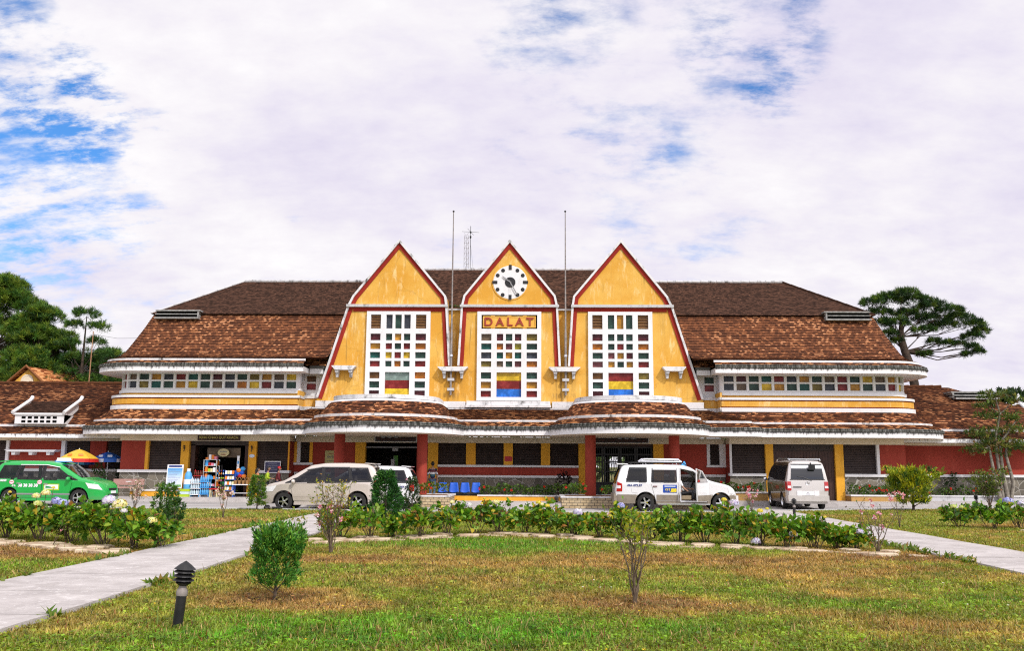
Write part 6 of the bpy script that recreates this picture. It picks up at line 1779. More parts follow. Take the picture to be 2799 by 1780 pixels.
    def wheels_(s, spokes=5, rim='chrome'):
        for wx in s.wheels:
            for side in (-1, 1):
                yo = side * (s.hwf(wx) - .03); r = s.wr
                mb = MB(); w_ = .20
                mb.lathe([(r * .60, 0), (r * .66, 0), (r * .93, .0), (r, -.03), (r, -w_ + .03), (r * .93, -w_), (r * .60, -w_)], (0, 0, 0), 30, axis='y', cap=False)
                wh = mb.build('wheel', [M['rubber']], s.T, (wx, yo, r), 0 if side > 0 else PI, smooth=40)
                mb = MB(); mb.lathe([(r * .64, -.015), (r * .60, .0), (r * .56, -.02), (r * .55, -.10)], (0, 0, 0), 30, axis='y', cap=False); mb.lathe([(.0, -.02), (r * .16, -.025), (r * .18, -.06)], (0, 0, 0), 14, axis='y')
                for k in range(spokes):
                    a = 2 * PI * k / spokes; mb.obox((math.cos(a) * r * .36, -.045, math.sin(a) * r * .36), r * .46, .03, r * .17, Matrix.Rotation(-a, 3, 'Y'))
                mb.build('rim', [M[rim]], wh, smooth=40)
                mb = MB(); mb.lathe([(.0, -.12), (r * .55, -.12)], (0, 0, 0), 20, axis='y'); mb.build('brake_disc', [M['black_paint']], wh)
    def arch(s, side_mat='black_paint'):
        for wx in s.wheels:
            mb = MB(); R_ = s.wr + .07; y0 = s.W / 2 - .12
            mb.lathe([(R_, -y0), (R_, y0)], (wx, 0, s.wr), 40, axis='y', cap=False)
            # keep the upper half only
            keep = [i for i, f in enumerate(mb.f) if np.mean([mb.v[a][2] for a in f]) > s.wr * .9 and len(f) == 4]
            mb.f = [mb.f[i] for i in keep]; mb.m = [mb.m[i] for i in keep]; mb.uv = [mb.uv[i] for i in keep]
            mb.build('wheel_arch', [M[side_mat]], s.T)
    def floor(s):
        MB().box(s.x0 + .25, s.wheels[0] - s.wr - .1, -s.W / 2 + .12, s.W / 2 - .12, s.zb + .03, s.zb + .10).box(s.wheels[0] + s.wr + .1, s.wheels[1] - s.wr - .1, -s.W / 2 + .12, s.W / 2 - .12, s.zb + .03, s.zb + .10).build('floor', [M['black_paint']], s.T)
    def seats(s, xs_, m_='seat_cloth', z=.45, h=.62):
        for x in xs_:
            for y in (-.38, .38):
                mb = MB(); mb.obox((x + .08, y, z), .50, .48, .16, 0); mb.obox((x - .20, y, z + h * .55), .14, .46, h, Matrix.Rotation(R(-12), 3, 'Y')); mb.obox((x - .29, y, z + h + .12), .09, .26, .18, 0)
                mb.build('car_seat', [M[m_]], s.T)
    def mirror(s, x, z, m_, sides=(-1, 1)):
        for side in sides:
            y = s.side_y(x, z)
            mb = MB(); mb.ball((x - .02, side * (y + .13), z + .04), .075, .12, .085, 12, 8); mb.tube([(x + .03, side * (y - .01), z - .03), (x, side * (y + .08), z)], .025, 6)
            mb.build('side_mirror', [m_ if not isinstance(m_, str) else M[m_]], s.T, smooth=60)
    def place(s, x, y, rz): s.T.location = (x, y, 0); s.T.rotation_euler = (0, 0, rz); return s.T
def grow(q, d):
    c = (sum(p[0] for p in q) / 4, sum(p[1] for p in q) / 4)
    return [(p[0] + math.copysign(d, p[0] - c[0]), p[1] + math.copysign(d, p[1] - c[1])) for p in q]
def inside(x, z, poly):
    r = False; j = len(poly) - 1
    for i in range(len(poly)):
        if (poly[i][1] > z) != (poly[j][1] > z) and x < (poly[j][0] - poly[i][0]) * (z - poly[i][1]) / (poly[j][1] - poly[i][1]) + poly[i][0]: r = not r
        j = i
    return r

# ---- the three people carriers ---------------------------------------------------------
MPV_TOP = [(-2.20, .74), (-2.18, 1.02), (-2.10, 1.30), (-1.92, 1.66), (-1.70, 1.735), (-.9, 1.765), (-.1, 1.755), (.42, 1.68), (.80, 1.47), (1.42, 1.10), (1.60, 1.06), (1.95, .98), (2.20, .86), (2.32, .68), (2.36, .52)]
MPV_BELT = [(-2.2, 1.00), (-1.2, 1.03), (.9, 1.0), (1.35, .98), (2.0, .86), (2.36, .50)]
MPV_HW = [(-2.20, .72), (-2.10, .82), (-1.8, .875), (-.9, .885), (1.2, .885), (1.9, .86), (2.15, .76), (2.30, .60), (2.36, .46)]
W_MPV = [[(-1.92, 1.08), (-1.18, 1.07), (-1.08, 1.56), (-1.70, 1.56)], [(-1.10, 1.07), (-.12, 1.05), (-.12, 1.57), (-1.00, 1.57)], [(-.02, 1.05), (.98, 1.04), (.40, 1.50), (-.02, 1.57)]]
W_TRI = [(1.02, 1.04), (1.32, 1.02), (1.05, 1.15), (.88, 1.20)]
D_MPV = [[(-1.02, .34), (-.10, .34), (-.10, 1.00), (-1.14, 1.01)], [(-.07, .34), (1.00, .36), (1.12, .98), (-.07, 1.00)]]
def mpv(label, paint, text_plate=None):
    c = Car('people_carrier', label, 4.55, 1.77, MPV_TOP, MPV_BELT, MPV_HW, (-1.38, 1.37), .325, paint, zb=.24)
    c.body(cut=[(0, q) for q in W_MPV + [W_TRI]])
    for side in (-1, 1):
        mb = MB()
        for q in ([(-1.20, 1.05), (-1.06, 1.05), (-.96, 1.58), (-1.12, 1.58)], [(-.15, 1.04), (.0, 1.04), (.0, 1.58), (-.15, 1.58)], [(.94, 1.03), (1.04, 1.02), (.92, 1.20), (.40, 1.55)]): c.panel(mb, side, q, .003, 5)
        mb.build('window_pillar', [M['black_paint']], c.T)
    c.doors(D_MPV); c.windows(W_MPV + [W_TRI], 'glass' if paint is not M['p_green'] else 'glass_clear'); c.wheels_(5); c.arch(); c.floor(); c.seats((-.95, .25)); c.mirror(1.02, 1.02, paint)
    # windscreen and tail window lie on the sloped top surface
    mb = MB(); mb.strip(c.cross(.52, 1.40, .84, .012)); mb.build('windscreen', [M['glass_dark']], c.T)
    mb = MB(); mb.strip(c.cross(-2.165, -1.95, .80, .012)); mb.build('tail_window', [M['glass_dark']], c.T)
    mb = MB(); mb.prism([(-1.97, 1.705), (-1.60, 1.735), (-1.60, 1.77), (-1.99, 1.735)], -.62, .62); mb.build('spoiler', [paint], c.T)
    for side in (-1, 1):
        mb = MB(); c.panel(mb, side, [(1.78, .70), (2.24, .64), (2.10, .84), (1.64, .92)], .012); mb.build('headlight', [M['lamp_clear']], c.T)
        mb = MB(); c.panel(mb, side, [(-2.17, .72), (-1.98, .72), (-1.96, 1.10), (-2.14, 1.12)], .012); mb.build('taillight', [M['lamp_red']], c.T)
        mb = MB(); c.panel(mb, side, [(-1.0, .50), (1.0, .50), (1.0, .545), (-1.0, .545)], .018); mb.build('side_moulding', [paint], c.T)
        mb = MB(); mb.obox((-.02, side * .84, .25), 2.0, .05, .08, 0); mb.build('running_board', [paint], c.T)
        mb = MB(); mb.tube([(.55, side * (c.side_y(.55, 1.50) + .02), 1.50), (-.02, side * (c.side_y(0, 1.60) + .02), 1.60), (-1.05, side * (c.side_y(-1.05, 1.60) + .02), 1.60)], .016, 5); mb.build('wind_deflector', [M['grey_plastic'] if paint is not M['p_green'] else M['bright_white']], c.T)
    mb = MB(); mb.obox((2.345, 0, .66), .03, .62, .07, 0); mb.obox((2.37, 0, .42), .03, .80, .10, 0); mb.build('grille', [M['black_paint']], c.T)
    mb = MB(); mb.obox((2.375, 0, .54), .02, .40, .10, 0); mb.build('license_plate', [M['bright_white']], c.T)
    return c
taxi = mpv('bright green taxi with white roof sign and numbers on its doors at the left edge', M['p_green'])
S_ = 1.07; taxi.T.scale = (S_,) * 3
# facing right: its right flank (local -y) looks at the camera
taxi.place(-19.3, -7.35, 0)
mb = MB(); mb.prism([(-.17, 0), (.17, 0), (.11, .14), (-.13, .14)], -.30, .30); rsgn = mb.build('roof_sign', [M['bright_white']], taxi.T, (.28, 0, 1.74))
mb = MB(); mb.box(-.22, .22, -.32, .32, -.03, -.002); mb.build('sign_foot', [M['sky_blue']], rsgn)
def flank_text(c, body, x, z, w, h, m_, side=-1, off=.016):
    o = text('lettering', body, .1, M[m_], c.T, (x, side * (c.side_y(x, z) + off), z), (PI / 2, 0, 0) if side < 0 else (PI / 2, 0, PI), width=w, depth=.002, bold=.004, height=h)
    return o
flank_text(taxi, '38 38 38 38', -.62, .80, .78, .125, 'bright_white'); flank_text(taxi, '063.', -1.18, .785, .16, .07, 'bright_white'); flank_text(taxi, '49L 0059', -1.72, .985, .46, .09, 'bright_white')
def disc(c, x, z, r, m_, name='badge', side=-1, off=.012, sx=1.0):
    mb = MB(); y = side * (c.side_y(x, z) + off); mb.face([(x + sx * r * math.cos(t) * (1 if side < 0 else -1), y, z + r * math.sin(t)) for t in np.linspace(0, 2 * PI, 24, endpoint=False)]); return mb.build(name, [M[m_]], c.T)
for bx0 in (-1.28, -.17):
    disc(taxi, bx0, .925, .085, 'pink', off=.011, sx=1.15); disc(taxi, bx0, .925, .066, 'bright_white', off=.013, sx=1.15)
    mb = MB(); y = -(taxi.side_y(bx0, .925) + .016); mb.face([(bx0 - .06, y, .91), (bx0 + .06, y, .91), (bx0 + .06, y, .94), (bx0 - .06, y, .94)]); mb.build('badge_bar', [M['crimson']], taxi.T)
mb = MB(); taxi.panel(mb, -1, [(.0, .62), (.62, .62), (.62, .86), (.0, .86)], .013, 4); mb.build('door_sticker', [M['lime']], taxi.T)
mb = MB(); taxi.panel(mb, -1, [(.04, .67), (.58, .67), (.58, .83), (.04, .83)], .016, 4); mb.build('door_sticker', [M['bright_white']], taxi.T)
mb = MB(); taxi.panel(mb, -1, [(.08, .70), (.36, .70), (.30, .75), (.08, .79)], .019, 4); mb.build('sticker_swoosh', [M['crate_green']], taxi.T)
mb = MB(); taxi.panel(mb, -1, [(-1.05, .44), (1.05, .44), (1.05, .50), (-1.05, .50)], .020); mb.build('side_stripe', [M['grey_plastic']], taxi.T)
gold = mpv('champagne coloured people carrier facing left on the road before the left porch', M['p_gold']); gold.T.scale = (1.06,) * 3
gold.place(-7.15, -9.45, PI)
white_mpv = mpv('white people carrier mostly hidden behind the champagne one', M['p_white']); white_mpv.T.scale = (1.0,) * 3
white_mpv.place(-5.85, -7.75, PI)
flank_text(white_mpv, '49A-057.79', -1.62, .90, .62, .085, 'text_blue', 1); disc(white_mpv, -1.88, 1.18, .07, 'pink', side=1); disc(white_mpv, -1.88, 1.18, .045, 'bright_white', side=1, off=.015)

# ---- white SUV with its front door open --------------------------------------------------
SUV_TOP = [(-2.62, .80), (-2.60, 1.08), (-2.50, 1.45), (-2.36, 1.78), (-2.2, 1.83), (-1.0, 1.855), (.1, 1.84), (.42, 1.76), (.58, 1.66), (1.14, 1.26), (1.30, 1.20), (1.88, 1.07), (2.12, .97), (2.26, .78), (2.32, .58)]
SUV_BELT = [(-2.62, 1.12), (1.1, 1.14), (1.95, .96), (2.32, .50)]
SUV_HW = [(-2.62, .76), (-2.50, .84), (-2.2, .87), (1.4, .87), (1.9, .84), (2.14, .74), (2.27, .60), (2.32, .48)]
SW = [[(-2.18, 1.17), (-1.38, 1.17), (-1.38, 1.70), (-2.04, 1.70)], [(-1.17, 1.16), (-.17, 1.16), (-.17, 1.68), (-1.12, 1.68)]]
SWF = [(.0, 1.16), (1.02, 1.16), (.52, 1.56), (.0, 1.67)]
OPEN = [(-.02, .40), (1.02, .40), (1.12, 1.15), (.54, 1.60), (-.02, 1.70)]
suv = Car('off_road_car', 'white off road car with grey skirts and its front door open before the right porch', 4.8, 1.72, SUV_TOP, SUV_BELT, SUV_HW, (-1.42, 1.60), .345, M['p_white'], M['p_trim'], lambda x: .66, zb=.30, tumble=.12)
suv.body(cut=[(0, q) for q in SW] + [(1, SWF), (-1, OPEN)])
suv.windows(SW); suv.windows([SWF], sides=(1,)); suv.wheels_(5); suv.arch(); suv.floor(); suv.seats((-.95, .12), 'seat_tan', .55, .66)
suv.doors([[(-1.0, .42), (-.10, .42), (-.10, 1.12), (-1.2, 1.12)]], sides=(-1,), handle='maroon')
mb = MB(); suv.panel(mb, -1, [(-.99, .43), (-.11, .43), (-.11, .66), (-.99, .66)], .011); mb.build('door_skirt', [M['p_trim']], suv.T)
mb = MB(); pts = [suv.P(-1, x, z, .004) for x, z in OPEN + OPEN[:1]]; mb.tube(pts, .035, 6); mb.build('door_opening_frame', [M['p_white']], suv.T)
mb = MB(); mb.strip(suv.cross(.60, 1.12, .82, .012)); mb.build('windscreen', [M['glass_clear']], suv.T)
mb = MB(); mb.strip(suv.cross(-2.585, -2.38, .8, .014)); mb.build('tail_window', [M['glass_dark']], suv.T)
mb = MB(); mb.prism([(-2.52, 1.835), (-2.10, 1.84), (-2.10, 1.875), (-2.56, 1.885)], -.60, .60); mb.build('spoiler', [M['p_white']], suv.T)
for side in (-1, 1):
    mb = MB(); mb.tube([(-2.0, side * .56, 1.84), (-1.9, side * .56, 1.915), (.15, side * .56, 1.91), (.30, side * .56, 1.80)], .022, 6); mb.build('roof_rail', [M['black_paint']], suv.T)
    mb = MB(); suv.panel(mb, side, [(-2.59, .78), (-2.36, .78), (-2.36, 1.08), (-2.55, 1.16)], .012); mb.build('taillight', [M['lamp_red']], suv.T)
    mb = MB(); suv.panel(mb, side, [(-2.59, .90), (-2.42, .90), (-2.42, 1.01), (-2.575, 1.02)], .018); mb.build('reversing_lamp', [M['lamp_clear']], suv.T)
    mb = MB(); suv.panel(mb, side, [(1.94, .74), (2.22, .70), (2.12, .90), (1.88, .94)], .012); mb.build('headlight', [M['lamp_clear']], suv.T)
    mb = MB(); mb.obox((.1, side * .83, .30), 2.1, .12, .05, 0); mb.build('running_board', [M['chrome']], suv.T)
rk = MB()
for y in (-.42, .42): rk.tube([(-1.55, y, 1.96), (-1.42, y, 2.05), (-.02, y, 2.04), (.13, y, 1.94), (-1.55, y, 1.96)], .045, 8)
for x in (-1.42, -.95, -.5, -.05): rk.tube([(x, -.42, 2.02), (x, .42, 2.02)], .035, 6)
for x in (-1.35, -.1):
    for y in (-.5, .5): rk.tube([(x, y, 1.86), (x, y * .85, 1.98)], .02, 6)
rk.build('roof_rack', [M['chrome']], suv.T, smooth=50)
mb = MB(); mb.prism([(.16, 1.82), (.40, 1.77), (.32, 1.98), (.28, 1.98)], -.03, .03); mb.build('shark_fin', [M['sky_blue']], suv.T)
mb = MB(); suv.panel(mb, -1, [(-.72, .74), (-.16, .74), (-.16, 1.05), (-.72, 1.05)], .014, 4); mb.build('phone_sign', [M['plate_blue']], suv.T)
flank_text(suv, '666.888', -.41, .84, .46, .15, 'sign_yellow', -1, .034); mb = MB(); suv.panel(mb, -1, [(-.66, .97), (-.22, .97), (-.22, 1.01), (-.66, 1.01)], .02, 3); mb.build('sign_line', [M['poster_pale']], suv.T); flank_text(suv, '49A 072.57', -1.86, 1.02, .62, .085, 'text_blue')
mb = MB(); suv.panel(mb, -1, [(-1.98, .74), (-1.74, .74), (-1.74, .92), (-1.98, .92)], .010, 4); mb.build('fuel_flap', [M['p_white']], suv.T)
mb = MB(); suv.panel(mb, -1, [(-1.12, 1.64), (-.17, 1.64), (-.17, 1.72), (-1.10, 1.72)], .03, 4); mb.build('wind_deflector', [M['bright_white']], suv.T)
mb = MB(); mb.obox((-2.62, 0, .56), .14, 1.54, .26, 0); mb.build('rear_bumper', [M['p_trim']], suv.T); mb = MB(); mb.obox((2.29, 0, .52), .12, 1.2, .24, 0); mb.build('front_bumper', [M['p_white']], suv.T)
# the open door swings out from its front edge (hinge at x 1.25), towards the camera
hg = Vector((1.10, -.87, 0)); ang = R(54)
drm = MB()
def hp(u, z, t=0.0):   # u: distance from hinge along the door, t: thickness
    dx, dy = -math.cos(ang), -math.sin(ang); return (hg.x + dx * u + dy * t, hg.y + dy * u - dx * t, z)
Q = [(0, .42), (1.02, .42), (1.08, 1.15), (0, 1.15)]
drm.face([hp(u, z, .03) for u, z in Q]); drm.face([hp(u, z, -.03) for u, z in Q][::-1])
for i in range(4):
    j = (i + 1) % 4; drm.face([hp(*Q[i], -.03), hp(*Q[j], -.03), hp(*Q[j], .03), hp(*Q[i], .03)])
drm.tube([hp(.02, 1.15), hp(.55, 1.58), hp(1.06, 1.68), hp(1.07, 1.15)], .028, 6)
od = drm.build('open_door', [M['p_white']], suv.T)
mb = MB(); mb.face([hp(.01, .43, -.034), hp(1.01, .43, -.034), hp(1.02, .66, -.034), hp(.01, .66, -.034)]); mb.face([hp(.01, .43, .034), hp(1.01, .43, .034), hp(1.02, .66, .034), hp(.01, .66, .034)]); mb.build('door_skirt', [M['p_trim']], od)
mb = MB(); mb.face([hp(.05, 1.17), hp(1.04, 1.17), hp(1.03, 1.65), hp(.55, 1.55)]); mb.build('door_glass', [M['glass_clear']], od)
mb = MB(); c_ = Vector(hp(.5, .92, .037)); 
mb.obox((c_.x, c_.y, c_.z), .46, .01, .085, math.atan2(-math.sin(ang), -math.cos(ang))); mb.build('door_label', [M['sky_blue']], od)
suv.mirror(1.02, 1.17, 'p_white', (1,)); mb = MB(); c_ = Vector(hp(-.02, 1.16, .12)); mb.ball(c_, .08, .10, .09, 10, 8); mb.build('side_mirror', [M['chrome']], od, smooth=60)
mb = MB(); mb.lathe([(.17, -.012), (.185, 0), (.17, .012)], (0, 0, 0), 22); wheel = mb.build('steering_wheel', [M['black_paint']], suv.T, (.70, .38, 1.10)); wheel.rotation_euler = (0, R(-62), 0)
mb = MB(); mb.prism([(.92, .72), (1.2, .72), (1.18, 1.16), (.96, 1.16)], -.75, .75); mb.build('dashboard', [M['seat_cloth']], suv.T)
suv.T.scale = (1.0, 1.0, 1.02)
suv.place(7.18, -8.35, 0)

# ---- silver and brown van seen from behind -------------------------------------------------
VT = [(-2.30, .72), (-2.28, 1.15), (-2.22, 1.60), (-2.08, 2.02), (-1.90, 2.09), (-.5, 2.12), (.9, 2.08), (1.30, 1.90), (1.95, 1.25), (2.15, 1.08), (2.28, .85), (2.32, .60)]
VB = [(-2.3, 1.18), (1.6, 1.20), (2.1, 1.0), (2.32, .55)]
VH = [(-2.30, .80), (-2.24, .885), (-2.0, .92), (1.6, .92), (2.1, .84), (2.32, .62)]
VW = [[(-1.95, 1.26), (-.95, 1.26), (-.95, 1.84), (-1.88, 1.84)], [(-.85, 1.26), (.15, 1.26), (.15, 1.86), (-.85, 1.86)], [(.25, 1.26), (1.25, 1.26), (1.0, 1.84), (.25, 1.86)], [(1.32, 1.24), (1.75, 1.20), (1.20, 1.78), (1.12, 1.80)]]
van = Car('minivan', 'silver backed minivan with dark brown side parked at the brown double door', 4.6, 1.86, VT, VB, VH, (-1.30, 1.25), .33, M['p_silver'], M['p_brown'], lambda x: 2.04 if x > -2.06 else 0, zb=.26, tumble=.14)
van.body(cut=[(0, q) for q in VW])
van.windows(VW, 'glass_dark'); van.wheels_(5); van.arch(); van.floor(); van.mirror(1.62, 1.22, 'chrome')
# the back: glass, lamps, plate, bumper, wiper built on the near vertical tail
def tail_x(z): 
    xs_ = np.linspace(-2.31, -2.0, 60); tz = [van.top(x) for x in xs_]; return float(np.interp(z, tz, xs_))
def tailpatch(nm, y0, y1, z0, z1, m_, off=.012, n=6, par=None, inset=0.0):
    rows = []
    for i in range(n + 1):
        z = z0 + (z1 - z0) * i / n; k = 1 - inset * i / n; rows.append([(tail_x(z) - off, (y0 + y1) / 2 + ((y0 + (y1 - y0) * j / 6) - (y0 + y1) / 2) * k, z - .004) for j in range(7)])
    mb = MB(); mb.strip(rows); return mb.build(nm, [M[m_]], par or van.T)
tailpatch('tail_window', -.70, .70, 1.30, 1.93, 'glass_dark', .010, inset=.10)
tailpatch('window_trim', -.74, .74, 1.27, 1.298, 'black_paint', .012); tailpatch('window_trim', -.68, .68, 1.932, 1.955, 'black_paint', .012)
tailpatch('sun_strip', -.655, .655, 1.76, 1.90, 'lamp_clear', .013)
for s_ in (-1, 1):
    tailpatch('taillight', s_ * .70, s_ * .86, .82, 1.20, 'lamp_red', .016); tailpatch('reversing_lamp', s_ * .715, s_ * .85, .93, 1.02, 'lamp_clear', .02)
mb = MB(); van.panel(mb, 1, [(-2.27, .84), (-2.10, .84), (-2.10, 1.18), (-2.24, 1.2)], .014, 4); mb.build('taillight', [M['lamp_red']], van.T)
mb = MB(); mb.obox((-2.33, 0, .50), .12, 1.72, .22, 0); mb.obox((-2.36, 0, .40), .12, 1.70, .08, 0); mb.build('rear_bumper', [M['p_silver']], van.T)
mb = MB(); mb.obox((-2.315, 0, .70), .02, .50, .16, 0); pl_ = mb.build('license_plate', [M['bright_white']], van.T)
for s_ in (-1, 1): MB().obox((-2.318, s_ * .36, .70), .022, .20, .20, 0).build('plate_side', [M['bright_white']], van.T)
text('lettering', '49L', .07, M['text_grey'], pl_, (-2.328, 0, .735), (PI / 2, 0, -PI / 2), depth=.001); text('lettering', '00323', .07, M['text_grey'], pl_, (-2.328, 0, .665), (PI / 2, 0, -PI / 2), depth=.001)
mb = MB(); mb.obox((-2.318, .45, .965), .02, .36, .035, 0); mb.build('tail_strip', [M['black_paint']], van.T)
mb = MB(); xz = tail_x(1.13) - .018; mb.tube([(xz, .08 * math.cos(t), 1.13 + .08 * math.sin(t)) for t in np.linspace(0, 2 * PI, 21)], .008, 5)
for k in range(3): a = PI / 2 + 2 * PI * k / 3; mb.tube([(xz, 0, 1.13), (xz, .078 * math.cos(a), 1.13 + .078 * math.sin(a))], .008, 5)
mb.build('emblem', [M['chrome']], van.T)
mb = MB(); mb.tube([(tail_x(1.26) - .03, -.18, 1.24), (tail_x(1.36) - .03, .18, 1.38), (tail_x(1.40) - .03, .42, 1.41)], .012, 5); mb.build('wiper', [M['black_paint']], van.T)
mb = MB(); mb.obox((tail_x(1.78) - .12, -.20, 1.80), .12, .26, .20, 0); mb.tube([(tail_x(1.98), -.20, 2.0), (tail_x(1.86) - .10, -.20, 1.88)], .02, 6); mb.build('rear_mirror', [M['black_paint']], van.T)
for s_ in (-1, 1):
    mb = MB(); mb.tube([(-1.95, s_ * .66, 2.08), (-1.80, s_ * .66, 2.17), (.4, s_ * .66, 2.19), (.6, s_ * .66, 2.10)], .03, 6); mb.build('roof_rail', [M['chrome']], van.T)
mb = MB(); mb.obox((-1.72, 0, 2.16), .10, 1.4, .05, 0); mb.build('roof_bar', [M['chrome']], van.T)
MB().obox((-1.9, .5, .28), .3, .3, .16, 0).build('silencer', [M['black_paint']], van.T)
mb = MB(); van.panel(mb, 1, [(-1.7, 1.16), (1.5, 1.18), (1.5, 1.21), (-1.7, 1.19)], .016); mb.build('side_moulding', [M['chrome']], van.T)
van.place(13.15, -4.35, R(90 - 3.0))
# ================================================================== things on and around the building
# clock
K = thing('clock', 'round white clock with black markers on the middle gable', 'clock', (0.03, G - .003, 11.13))
mb = MB(); mb.lathe([(0, -.05), (.86, -.05), (.88, -.03), (.88, 0)], (0, 0, 0), 56, axis='y'); mb.build('dial', [M['white']], K, smooth=30)
mb = MB(); mb.lathe([(.885, -.03), (.93, -.03), (.93, 0), (.885, 0)], (0, 0, 0), 56, axis='y'); mb.build('dial_rim', [M['yellow_pale']], K)
for x, z in ((0, .79), (0, -.79), (.79, 0), (-.79, 0)):
    w, h = (.15, .26) if x == 0 else (.26, .15); MB().box(x - w / 2, x + w / 2, -.075, -.051, z - h / 2, z + h / 2).build('hour_marker', [M['black_paint']], K)
for sx in (-1, 1):
    for x, z in ((.37, .62), (.645, .36), (.645, -.38), (.38, -.66)):
        mb = MB(); mb.lathe([(0, -.072), (.09, -.072), (.10, -.06), (.10, -.051)], (sx * x, 0, z), 18, axis='y'); mb.build('hour_marker', [M['black_paint']], K)
mb = MB(); mb.lathe([(0, -.085), (.25, -.085), (.27, -.07), (.27, -.051)], (0, 0, 0), 32, axis='y'); mb.build('hub', [M['black_paint']], K)
def hand(nm, dx, dz, w, y, m_):
    L_ = math.hypot(dx, dz); n = (-dz / L_ * w, dx / L_ * w); mb = MB(); b = (-dx * .12, -dz * .12)
    P4 = [(b[0] - n[0], b[1] - n[1]), (dx * .85 - n[0], dz * .85 - n[1]), (dx, dz), (dx * .85 + n[0], dz * .85 + n[1]), (b[0] + n[0], b[1] + n[1])]
    mb.prism(P4, y, y + .012); mb.build(nm, [M[m_]], K)
hand('hour_hand', -.42, .32, .030, -.11, 'grey_plastic'); hand('minute_hand', .38, -.70, .026, -.13, 'grey_plastic'); hand('second_hand', .0, -.62, .006, -.145, 'pole_metal')
# station name sign
S = thing('station_sign', 'yellow name sign reading DALAT in red letters above the middle window', 'sign', (0, G - .14, (ZR[15] + ZR[16]) / 2))
x0, x1 = XS[1] + .02, XS[10] - .02; zh = (ZR[16] - ZR[15]) / 2 - .015
MB().box(x0, x1, .095, .105, -zh, zh).build('backing', [M['dark']], S)
MB().box(x0 + .07, x1 - .07, .02, .09, -zh + .07, zh - .07).build('board', [M['yellow_pale']], S)
mb = MB(); a, b, c, d = x0 + .05, x1 - .05, -zh + .05, zh - .05
mb.box(a, b, -.005, .093, c, c + .055); mb.box(a, b, -.005, .093, d - .055, d); mb.box(a, a + .055, -.005, .093, c + .055, d - .055); mb.box(b - .055, b, -.005, .093, c + .055, d - .055)
for fx in (.20, .5, .78):
    x = x0 + (x1 - x0) * fx; mb.box(x - .10, x + .10, .01, .093, d, zh); mb.box(x - .10, x + .10, .01, .093, -zh, c)
mb.build('sign_frame', [M['yellow']], S)
text('letters', 'DALAT', .42, M['letter_red'], S, (-.01, -.012, 0), width=2.50, height=.42, depth=.03, bold=.006, spacing=1.45)
# flag poles
for x, lab in ((-2.93, 'thin grey flagpole in the valley between the left and middle gables'), (2.86, 'thin grey flagpole in the valley between the middle and right gables')):
    T = thing('flagpole', lab, 'flagpole', (x, G - .22, 5.3), 0, 'flagpoles on the facade')
    mb = MB(); mb.tube([(0, 0, 0), (0, 0, 3.2), (.0, 0, 3.22), (0, 0, 6.5), (0, 0, 9.5)], [.055, .055, .045, .035, .022], 10); mb.build('pole', [M['pole_metal']], T, smooth=50)
    mb = MB(); mb.ball((0, 0, 9.55), .055, .055, .055, 10, 8); mb.build('finial', [M['iron']], T, smooth=60)
    for z in (.22, .72): MB().box(-.17, .17, -.06, .20, z, z + .13).build('clamp', [M['cement']], T)
    mb = MB(); mb.tube([(0, 0, 1.95), (0, 0, 2.05)], .085, 10); mb.build('collar', [M['chrome']], T)
# antenna mast far behind
T = thing('antenna_mast', 'thin lattice radio mast rising behind the middle roof', 'mast', (-3.80, 20, 0))
mb = MB(); q = [(-.17, 0), (.17, 0), (0, .28)]
for x, y in q: mb.tube([(x, y, 8), (x, y, 19.0)], .013, 5)
for k in range(28):
    z = 8 + k * .4
    for i in range(3):
        a, b = q[i], q[(i + 1) % 3]; mb.tube([(*a, z), (*b, z + .4)], .007, 4); mb.tube([(*a, z), (*b, z)], .006, 4)
mb.build('lattice', [M['pole_metal']], T)
mb = MB(); mb.tube([(.30, 0, 8), (.30, 0, 19.7)], .020, 6); mb.tube([(-.35, 0, 19.28), (.95, 0, 19.2)], .012, 5); mb.tube([(.1, -.4, 19.4), (.5, .4, 19.1)], .012, 5); mb.ball((.30, 0, 19.22), .07, .07, .09, 8, 6); mb.ball((.30, 0, 18.85), .07, .07, .12, 8, 6); mb.build('antenna', [M['iron']], T)
mb = MB(); mb.tube([(.32, 0, 18.2), (.66, .2, 15), (.95, .4, 12)], .008, 4); mb.build('guy_wire', [M['iron']], T)
# leaning pole and wire at the left
T = thing('aerial_pole', 'thin rusty pole standing before the slim pine at the left', 'pole', (-26.8, 10, 0))
mb = MB(); mb.tube([(-.05, 0, 0), (.06, 0, 10.1)], [.05, .03], 7); mb.build('pole', [varied('rusty_pole', (.30, .15, .07), (.38, .22, .12), 5)], T)
mb = MB(); mb.tube([(.06, 0, 9.9), (2.8, -2.5, 9.3), (6.2, -5.5, 8.9)], .010, 4); mb.build('wire', [M['iron']], T)
# welcome sign over the shop
S = thing('shop_sign', 'dark brown welcome sign with gold letters over the shop opening', 'sign', (-14.52, -1.0, 3.10))
MB().box(-1.07, 1.07, -.03, .035, -.14, .14).build('board', [M['sign_brown']], S)
text('letters', 'KINH CHAO QUY KHACH', .15, M['letter_gold'], S, (0, -.036, 0), width=1.95, height=.155, depth=.006, bold=.004)
